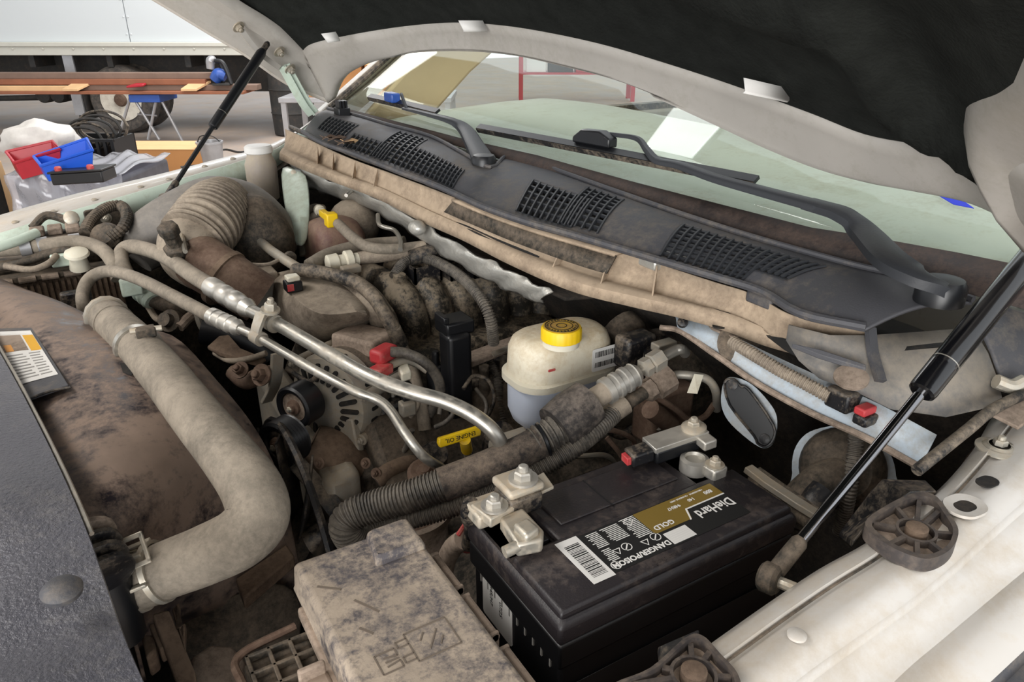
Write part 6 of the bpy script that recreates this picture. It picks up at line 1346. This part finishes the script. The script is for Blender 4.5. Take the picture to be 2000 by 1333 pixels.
m = M(); r = .0065; x, y = .138, .076; P4 = [LB(x + r * math.cos(a), y + r * math.sin(a)) + V(0, 0, .0007) for a in (0, math.pi / 2, math.pi, math.pi * 1.5)]; I4 = [lerp(p, sum(P4, Vector()) / 4, .2) for p in P4]
m.add(P4 + I4, [(k, (k + 1) % 4, 4 + (k + 1) % 4, 4 + k) for k in range(4)]); m.obj('warning_symbol', MT['ink_white'], lbl)
# embossed maker text near the front edge
m = M(); text_mesh(m, 'Clarios Standard', frame(V(BX0 + .15, BY0 + .013, zt + .0002), (-1, 0, 0), (0, -1, 0)), .009, .0003); m.obj('embossed_text', MT['battery'], ba)
# ---- positive terminal assembly (near left)
pt = thing('positive_terminal', 'pale dusty fuse block clamped on the near left battery post', 'terminal', V(BX0 + .02, BY1 - .03, BZ))
M().cyl((BX0 + .03, BY1 - .05, BZ), (BX0 + .03, BY1 - .05, BZ + .02), .009, 16).obj('post', MT['zinc'], pt)
m = M(); m.box(tuple(P(958, 985, 1.175) - V(.026, .022, .01)), tuple(P(985, 985, 1.175) + V(.028, .020, .006))); m.obj('base_block', MT['zinc'], pt, bevel=.003)
M().prism(PZ([(918, 985, 1.185), (972, 962, 1.185), (1012, 985, 1.185), (958, 1015, 1.185)]), (0, 0, -.012)).obj('plate', MT['zinc'], pt, bevel=.002)
M().hexbolt(P(966, 990, 1.186), (0, 0, 1), .009, .010).obj('stud_nut', MT['alu_bright'], pt)
M().box(tuple(P(1012, 955, 1.19) - V(.020, .018, .022)), tuple(P(1012, 955, 1.19) + V(.020, .018, .0))).obj('fuse_holder', MT['black_plastic'], pt, bevel=.003)
M().box(tuple(P(1012, 948, 1.192) - V(.022, .020, .002)), tuple(P(1012, 948, 1.192) + V(.022, .020, .008))).obj('fuse_cap', MT['zinc'], pt, bevel=.004)
M().hexbolt(P(1022, 938, 1.20), (0, 0, 1), .010, .012).obj('stud_nut', MT['alu_bright'], pt)
M().prism(PZ([(1038, 935, 1.185), (1062, 922, 1.185), (1082, 950, 1.185), (1050, 965, 1.185)]), (0, 0, -.004)).obj('lug', MT['zinc'], pt, bevel=.001)
M().prism(PZ([(975, 1010, 1.18), (1020, 990, 1.18), (1062, 1035, 1.18), (1060, 1055, 1.18), (1010, 1065, 1.18)]), (0, 0, -.016)).obj('clamp_body', MT['zinc'], pt, bevel=.003)
M().prism(PZ([(1000, 1022, 1.188), (1030, 1008, 1.188), (1056, 1030, 1.188), (1028, 1048, 1.188)]), (0, 0, -.012)).obj('clamp_hood', MT['zinc'], pt, bevel=.004)
M().cyl(P(985, 1080, 1.172), P(1030, 1058, 1.175), .006, 12).obj('clamp_bolt', MT['zinc'], pt)
M().tube(PZ([(920, 985, 1.18), (915, 1005, 1.16), (922, 1030, 1.13), (916, 1065, 1.09)]), .009, 12).obj('cable_boot', MT['black_plastic'], pt)
M().tube(PZ([(922, 1028, 1.10), (918, 1048, 1.08), (912, 1066, 1.06)]), [.004, .010, .011], 12).obj('red_boot', MT['red'], pt)
M().tube(PZ([(918, 1010, 1.13), (905, 1030, 1.11), (895, 1045, 1.1)]), .003, 8).obj('wire', MT['red'], pt)
M().tube(PZ([(905, 1055, 1.09), (885, 1070, 1.07), (870, 1100, 1.04), (865, 1140, 1.0)]), .012, 14).obj('cable', MT['tan_dusty'], pt)
# ---- negative terminal with sensor
nt_ = thing('negative_terminal', 'silver clamp with black current sensor on the far battery post', 'terminal', V(BX1 - .03, BY1 - .05, BZ))
c = P(1356, 905, 1.165)
M().lathe(c - V(0, 0, .012), UP, [(.013, 0), (.017, .002), (.017, .018), (.012, .02), (.011, .016), (.001, .016)], 24).obj('clamp_ring', MT['alu_bright'], nt_)
M().box(tuple(c + V(.0, -.032, -.01)), tuple(c + V(.022, -.010, .006))).obj('clamp_jaw', MT['alu_bright'], nt_, bevel=.003)
M().hexbolt(c + V(.01, -.022, .006), (0, 0, 1), .007, .008).obj('clamp_bolt', MT['zinc'], nt_)
sa = P(1270, 868, 1.185); sb_ = P(1355, 840, 1.19); TT = frame(sa, sb_ - sa, (0, 1, .0))
L_ = (sb_ - sa).length
M(TT).box((.0, -.014, -.022), (L_, .014, -.004)).obj('sensor_body', MT['black_clean'], nt_, bevel=.003)
M(TT).box((-.002, -.0145, -.005), (L_ + .012, .0145, .002)).obj('sensor_strap', MT['alu_bright'], nt_, bevel=.001)
M(TT).lathe((L_, 0, .002), (0, 0, 1), [(.015, 0), (.015, .003), (.01, .006)], 20).hexbolt((L_, 0, .004), (0, 0, 1), .008, .009).obj('sensor_bolt', MT['zinc'], nt_)
M(TT).box((L_ - .006, -.03, -.012), (L_ + .012, -.012, .0)).obj('link', MT['alu_bright'], nt_, bevel=.002)
M(TT).box((-.03, -.011, -.018), (.0, .011, -.001)).obj('plug', MT['black_plastic'], nt_, bevel=.003)
M(TT).box((-.036, -.008, -.014), (-.03, .006, -.004)).obj('plug_lock', MT['red'], nt_, bevel=.001)
M().tube(PZ([(1372, 900, 1.16), (1400, 935, 1.15), (1415, 950, 1.13)]), .0055, 10).obj('ground_cable', MT['tan_dusty'], nt_)
# hold-down rail behind the battery
hdn = thing('battery_hold_down', 'dusty steel hold-down rail along the rear of the battery', 'bracket', V(BX1 + .02, BY0 + .08, 1.1))
M().strap(PZ([(1460, 915, 1.145), (1500, 945, 1.14), (1560, 985, 1.14), (1600, 1010, 1.13)]), .014, .008, (1, .6, 0), smooth=False).obj('rail', MT['alu_cast'], hdn, bevel=.001)
M().strap(PZ([(1470, 930, 1.135), (1600, 1022, 1.12)]), .02, .02, (1, .6, 0), smooth=False).obj('foam', MT['black_rubber'], hdn)
# battery tray
M().box((BX0 - .02, BY0 - .06, .93), (BX1 + .03, BY1 + .03, .96)).obj('tray', MT['deep_dark'], hdn, bevel=.005)

# ---- fuse box
FX0, FX1, FY0, FY1, FZ = .112, .240, .30, .614, 1.15
fb_ = thing('fuse_box', 'dirty grey fuse box with fuse symbol moulded in its lid', 'fuse box', V((FX0 + FX1) / 2, .46, .98))
M().box((FX0 + .008, FY0, .98), (FX1 - .006, FY1 - .008, FZ - .03)).obj('base', MT['dark_dusty'], fb_, bevel=.005)
M().loft([[V(x, y, z) for x, y in ((FX0 + i, FY0), (FX1 - i, FY0), (FX1 - i, FY1 - i), (FX0 + i, FY1 - i))] for z, i in ((FZ - .035, -.002), (FZ - .03, 0), (FZ - .004, .002), (FZ, .006))]).obj('lid', MT['fuse'], fb_, bevel=.004, segs=3)
M().loft([[V(x, y, z) for x, y in ((FX1 - .058 + i, FY1 - .052 + i), (FX1 - .004 - i, FY1 - .052 + i), (FX1 - .004 - i, FY1 - .004 - i), (FX1 - .05 + i, FY1 - .004 - i))] for z, i in ((FZ - .002, -.001), (FZ + .008, .001), (FZ + .010, .004))]).obj('corner_pad', MT['fuse'], fb_, bevel=.003)
M().box((FX0 - .006, FY0, FZ - .045), (FX0 + .004, FY1 - .03, FZ - .032)).obj('lid_rim', MT['tan_dusty'], fb_, bevel=.003)
for i, y in enumerate((.545, .475, .40)):
    m = M(); m.box((FX1 - .002, y - .03, FZ - .05), (FX1 + .014, y - .026, FZ - .02)); m.box((FX1 - .002, y + .026, FZ - .05), (FX1 + .014, y + .03, FZ - .02)); m.box((FX1 - .002, y - .03, FZ - .052), (FX1 + .014, y + .03, FZ - .045)); m.cyl((FX1 + .010, y - .03, FZ - .026), (FX1 + .010, y + .03, FZ - .026), .005, 10); m.obj('hinge_lug', MT['tan_dusty'], fb_, bevel=.001)
# latch on the near-left side
y = .475; m = M(); m.box((FX0 - .026, y - .02, FZ - .075), (FX0 - .004, y + .02, FZ - .03)); m.obj('latch', MT['tan_dusty'], fb_, bevel=.004)
m = M(); m.box((FX0 - .03, y + .016, FZ - .085), (FX0 - .006, y + .022, FZ - .018)); m.box((FX0 - .03, y - .022, FZ - .085), (FX0 - .006, y - .016, FZ - .018)); m.obj('latch_guide', MT['tan_dusty'], fb_, bevel=.002)
# side connector cage
m = M(); x0, y0 = FX0 - .062, .50
for k in range(4): m.box((x0, y0 + k * .022, FZ - .06), (FX0, y0 + .004 + k * .022, FZ - .052))
for k in range(3): m.box((x0 + .02 * k, y0, FZ - .06), (x0 + .004 + .02 * k, y0 + .07, FZ - .052))
m.obj('connector_cage', MT['dark_dusty'], fb_, bevel=.001)
M().box((x0 - .002, y0 - .06, FZ - .11), (FX0, y0 + .075, FZ - .066)).obj('connector_tray', MT['dark_dusty'], fb_, bevel=.004)
M().tube([V(FX0 - .01, .585, FZ - .055), V(x0 - .004, .575, FZ - .055), V(x0 - .008, .54, FZ - .056), V(x0, .47, FZ - .06), V(x0 + .01, .455, FZ - .062), V(x0 + .028, .43, FZ - .065), V(x0 + .03, .36, FZ - .07)], .004, 8).obj('tray_rim', MT['rust'], fb_)
# moulded fuse symbol and the letters: E-like mark + relay drawing
def LF(x, y, h=.0): return V(FX0 + x, FY0 + y, FZ + h)
mk('mould_line', '6b6055', .8, var=.1)
m = M()
def ln(x0, y0, x1, y1, w=.0013):
    a, b = LF(x0, y0), LF(x1, y1); m.strap([a, b], w, .0016, (b - a).cross(UP), smooth=False)
cx, cy = .076, .150
for (x0, y0, x1, y1) in ((-.018, -.016, .022, -.016), (.022, -.016, .022, .018), (.022, .018, -.018, .018), (-.018, .018, -.018, -.016), (-.018, .006, -.028, .006), (-.028, .006, -.028, .013), (-.028, .013, -.018, .013), (-.018, -.012, -.028, -.012), (-.028, -.012, -.028, -.005), (-.028, -.005, -.018, -.005), (-.004, -.008, .010, .010), (.006, -.008, .012, .0), (-.008, .004, -.002, .012)):
    ln(cx + x0, cy + y0, cx + x1, cy + y1)
ex, ey = .036, .147
for (x0, y0, x1, y1) in ((-.009, -.011, -.009, .011), (-.009, -.011, .009, -.011), (-.009, .011, .009, .011), (.009, -.011, .009, -.003), (.009, .011, .009, .003), (-.003, .0, .009, .0), (-.003, -.005, .009, -.003), (-.003, .005, .009, .003)):
    ln(ex + x0, ey + y0, ex + x1, ey + y1)
m.obj('moulded_symbol', MT['mould_line'], fb_, kind='stuff')
# scratches
m = M()
for (a, b, c_, d) in ((.036, .23, .050, .205), (.028, .195, .036, .183), (.012, .265, .030, .25)): ln(a, b, c_, d, .0025)
m.obj('scrape', MT['mould_line'], fb_, kind='stuff')

# ---- hood rest brackets on the near fender
mk('bumper', '3a3534', .5, dust=.35, dcol='8a7a6a', contrast=2)
def rest(label, outl, hub, z, drop, webs):
    o = thing('hood_bumper_bracket', label, 'bracket', P(hub[0], hub[1], z - drop), 'hood bumper brackets')
    c = P(hub[0], hub[1], z); out = catmull([P(x, y, z) for x, y in outl], 5, True); inn = [lerp(p, c, .13) for p in out]
    M().loft([[p - V(0, 0, drop) for p in out], out, inn, [p - V(0, 0, .012) for p in inn]], caps=False).obj('rim', MT['bumper'], o, smooth=40)
    M().prism([p - V(0, 0, .010) for p in inn], (0, 0, -.003)).obj('pocket', MT['tan_dusty'], o)
    M().lathe(c - V(0, 0, .011), UP, [(.017, 0), (.017, .008), (.0145, .008), (.0145, 0)], 28, caps=False).obj('boss_ring', MT['bumper'], o)
    M().lathe(c - V(0, 0, .011), UP, [(.0095, 0), (.0095, .011), (.007, .0125), (.001, .0125)], 24).obj('grommet', MT['brown_dusty'], o)
    for i in webs:
        q = inn[int(i * len(inn)) % len(inn)]; d = (q - c); d.z = 0; L = d.length; d.normalize()
        a_ = c + d * .0155; M().strap([a_ - V(0, 0, .007), q - V(0, 0, .007)], .004, .007, d.cross(UP), smooth=False).obj('web', MT['bumper'], o)
    return o
r1_ = rest('black plastic hood bumper with ribs by the strut on the near fender', [(1690, 1020), (1738, 984), (1790, 962), (1826, 968), (1852, 1000), (1872, 1036), (1858, 1072), (1815, 1092), (1765, 1080), (1720, 1055)], (1792, 1030), 1.229, .014, (.02, .12, .22, .36, .5, .62, .75, .88))
M().prism([P(1665, 1060, 1.20), P(1640, 1040, 1.15), P(1700, 960, 1.195), P(1725, 938, 1.216), P(1808, 938, 1.216), P(1830, 960, 1.222), P(1780, 962, 1.224), P(1695, 1018, 1.222)], (0, 0, -.006)).obj('skirt', MT['black_plastic'], r1_, bevel=.002)
r2_ = rest('black plastic hood bumper cut by the bottom edge of the picture', [(1190, 1345), (1270, 1305), (1340, 1245), (1372, 1242), (1405, 1275), (1440, 1315), (1446, 1352), (1420, 1400), (1340, 1430), (1250, 1410)], (1356, 1310), 1.218, .014, (.02, .12, .22, .36, .5, .62, .75, .88))
M().prism([P(1285, 1262, 1.19), P(1300, 1258, 1.20), P(1366, 1228, 1.21), P(1366, 1245, 1.214), P(1290, 1300, 1.205)], (0, 0, -.008)).obj('skirt', MT['black_plastic'], r2_, bevel=.002)

# ---- firewall plates and loom at the right rear
def plate_at(px, py, y_or_x): return PX(px, py, y_or_x)
WN = (P(1500, 700, 1.25) - P(1500, 700, 1.25))
def WP(px, py, off=0): return PP(px, py, V(.775 - off, .55, 1.2), V(-.80, -.42, .42).normalized())
op = thing('firewall_cover_plate', 'black oval access plate on a pale blue gasket', 'plate', WP(1465, 810))
ring0 = [WP(x, y, .0) for x, y in ((1410, 770), (1418, 742), (1438, 738), (1470, 752), (1502, 785), (1518, 815), (1515, 855), (1500, 875), (1475, 868), (1430, 830), (1412, 800))]
nW = V(-.80, -.42, .42).normalized()
M().prism(catmull(ring0, 4, True), nW * .004).obj('gasket', MT['pale_blue'], op)
ring1 = [WP(x, y, .006) for x, y in ((1418, 748), (1436, 742), (1450, 756), (1465, 762), (1512, 830), (1512, 858), (1498, 872), (1482, 866), (1474, 850), (1428, 792))]
M().prism(catmull(ring1, 3, True), nW * .008).obj('plate', MT['black_clean'], op, bevel=.002)
M().tube([p + nW * .008 for p in catmull(ring1, 3, True)] + [catmull(ring1, 3, True)[0] + nW * .008], .002, 6, smooth=False).obj('rim', MT['black_plastic'], op)
for (x, y) in ((1432, 752), (1494, 858)): M().lathe(WP(x, y, .014), nW, [(.007, 0), (.007, .004), (.003, .005), (.0005, .005)], 14).obj('stud', MT['black_plastic'], op)
gr = thing('cable_grommet', 'large dark grommet in a pale blue ring behind the strut', 'grommet', WP(1650, 900))
ring2 = [WP(x, y) for x, y in ((1548, 925), (1552, 880), (1575, 848), (1615, 834), (1660, 832), (1705, 850), (1738, 885), (1750, 930), (1740, 960), (1560, 960))]
M().prism(catmull(ring2, 4, True), nW * .004).obj('ring', MT['pale_blue'], gr)
c = WP(1645, 915, .004); M().lathe(c, nW, [(.052, 0), (.052, .004), (.047, .02), (.036, .03), (.018, .032), (.001, .032)], 32).obj('boot', MT['dark_dusty'], gr)
M().tube([WP(1640, 930, .03), WP(1600, 950, .06), WP(1565, 985, .08), WP(1545, 1030, .09)], .026, 16).obj('trunk', MT['dark_dusty'], gr)
M().tube([WP(1610, 960, .09), WP(1590, 985, .1), WP(1600, 1015, .1)], .018, 14).obj('branch', MT['black_plastic'], gr)
wire('corrugated_loom', 'vertical black ribbed loom beside the strut rod', [(1668, 800, 1.22), (1672, 850, 1.18), (1665, 920, 1.14), (1655, 980, 1.10), (1640, 1040, 1.04)], .0085, 'conduit', corr=(.0009, .0045))
wire('corrugated_loom', 'pale dusty loom along the upper firewall edge', [(1430, 668, 1.272), (1470, 692, 1.27), (1520, 722, 1.263), (1570, 748, 1.258), (1620, 775, 1.252)], .0075, 'tan_plastic', corr=(.0007, .004))
wire('small_wire', 'black cable curving across the near cowl corner', [(1790, 920, 1.24), (1840, 880, 1.25), (1890, 840, 1.26), (1940, 800, 1.265), (2010, 765, 1.27)], .006, 'black_rubber')
cn = thing('loom_connector', 'black connector with red lock on the upper firewall', 'connector', P(1650, 780, 1.22))
c = P(1655, 775, 1.252); M().box(tuple(c - V(.02, .015, .012)), tuple(c + V(.03, .015, .012))).obj('body', MT['black_plastic'], cn, bevel=.003)
c = P(1690, 797, 1.252); M().box(tuple(c - V(.012, .008, .006)), tuple(c + V(.010, .006, .003))).obj('lock', MT['red'], cn, bevel=.002); M().box(tuple(c - V(.012, .012, .018)), tuple(c + V(.016, .006, -.006))).obj('plug', MT['black_plastic'], cn, bevel=.003)
# pale painted upper firewall with tan edge
uf = thing('upper_firewall', 'pale painted upper firewall flange behind the battery', 'panel', P(1500, 700, 1.2))
M().grid([PZ([(1320, 610, 1.275), (1400, 640, 1.27), (1500, 690, 1.265), (1620, 745, 1.26), (1720, 790, 1.255), (1830, 850, 1.25)]), PZ([(1325, 640, 1.255), (1400, 690, 1.245), (1480, 745, 1.235), (1580, 800, 1.225), (1690, 850, 1.22), (1800, 910, 1.215)])]).obj('flange', MT['pale_blue'], uf, solid=.003)
M().tube(PZ([(1290, 640, 1.25), (1330, 648, 1.252), (1400, 695, 1.245), (1480, 750, 1.235), (1580, 805, 1.225), (1690, 855, 1.22), (1800, 915, 1.215)]), .004, 8).obj('edge_bead', MT['tan_dusty'], uf)
M().prism(PZ([(1370, 622, 1.275), (1400, 622, 1.275), (1450, 640, 1.273), (1480, 660, 1.27), (1430, 662, 1.268), (1390, 645, 1.27)]), (0, 0, .003)).obj('tan_tab', MT['tan_dusty'], uf)
M().lathe(P(1445, 672, 1.262), (-.6, -.5, .6), [(.028, 0), (.028, .003), (.02, .004), (.001, .004)], 24).obj('grommet_hole', MT['dark_dusty'], uf)
M().lathe(P(1405, 638, 1.279), UP, [(.009, 0), (.009, .002), (.001, .002)], 16).obj('hole', MT['deep_dark'], uf)
M().lathe(P(1333, 632, 1.27), (-.5, -.5, .7), [(.007, 0), (.007, .006), (.003, .008), (.001, .008)], 12).obj('push_pin', MT['black_plastic'], uf)
# ledge continuation at near corner: grey dusty panels beneath the wiper pivot
cc_ = thing('cowl_corner', 'dusty grey plastic cowl corner panel under the near wiper pivot', 'cowl corner', P(1750, 700, 1.25))
M().grid([PZ([(1540, 635, 1.318), (1620, 655, 1.32), (1700, 655, 1.32), (1800, 648, 1.32), (1900, 640, 1.32)]), PZ([(1535, 665, 1.30), (1610, 690, 1.298), (1700, 705, 1.298), (1800, 700, 1.30), (1930, 690, 1.30)]), PZ([(1560, 705, 1.285), (1640, 735, 1.28), (1720, 755, 1.275), (1820, 760, 1.275), (1950, 745, 1.275)]), PZ([(1600, 740, 1.268), (1680, 770, 1.262), (1740, 800, 1.255), (1850, 815, 1.25), (1960, 790, 1.255)])]).obj('panel', mk('corner', '6a6866', .6, dust=.6, dcol='9a9082', dscale=8), cc_, solid=.003)
M().strap(PZ([(1700, 640, 1.328), (1705, 690, 1.306), (1720, 745, 1.285)]), .012, .006, (1, 0, 0)).obj('divider', MT['cowl'], cc_)
M().prism(PZ([(1545, 680, 1.302), (1600, 692, 1.302), (1690, 722, 1.296), (1690, 730, 1.292), (1600, 702, 1.298)]), (0, 0, .006)).obj('rib', MT['cowl'], cc_, bevel=.002)
M().lathe(P(1662, 740, 1.288), (-.3, -.2, 1), [(.018, 0), (.018, .003), (.014, .004), (.001, .004)], 24).obj('round_boss', MT['tan_dusty'], cc_)
M().grid([PZ([(1880, 600, 1.34), (1960, 560, 1.35), (2060, 520, 1.36)]), PZ([(1940, 690, 1.30), (2000, 660, 1.31), (2080, 620, 1.32)]), PZ([(1960, 790, 1.255), (2020, 750, 1.265), (2090, 700, 1.28)])]).obj('side_panel', MT['cowl'], cc_, solid=.003, sub=1)
# hinge base bracket on near fender end
hb_ = thing('hinge_bracket', 'tan painted hinge bracket at the right edge of the fender', 'bracket', P(1975, 800, 1.25))
M().prism(PZ([(1930, 805, 1.256), (1995, 775, 1.262), (2050, 790, 1.26), (1990, 835, 1.25)]), (0, 0, -.004)).obj('plate', MT['tan_dusty'], hb_, bevel=.001)
M().tube(PZ([(1945, 745, 1.28), (1975, 755, 1.275), (2000, 745, 1.28)]), .008, 10).obj('bolt_arm', MT['zinc'], hb_)
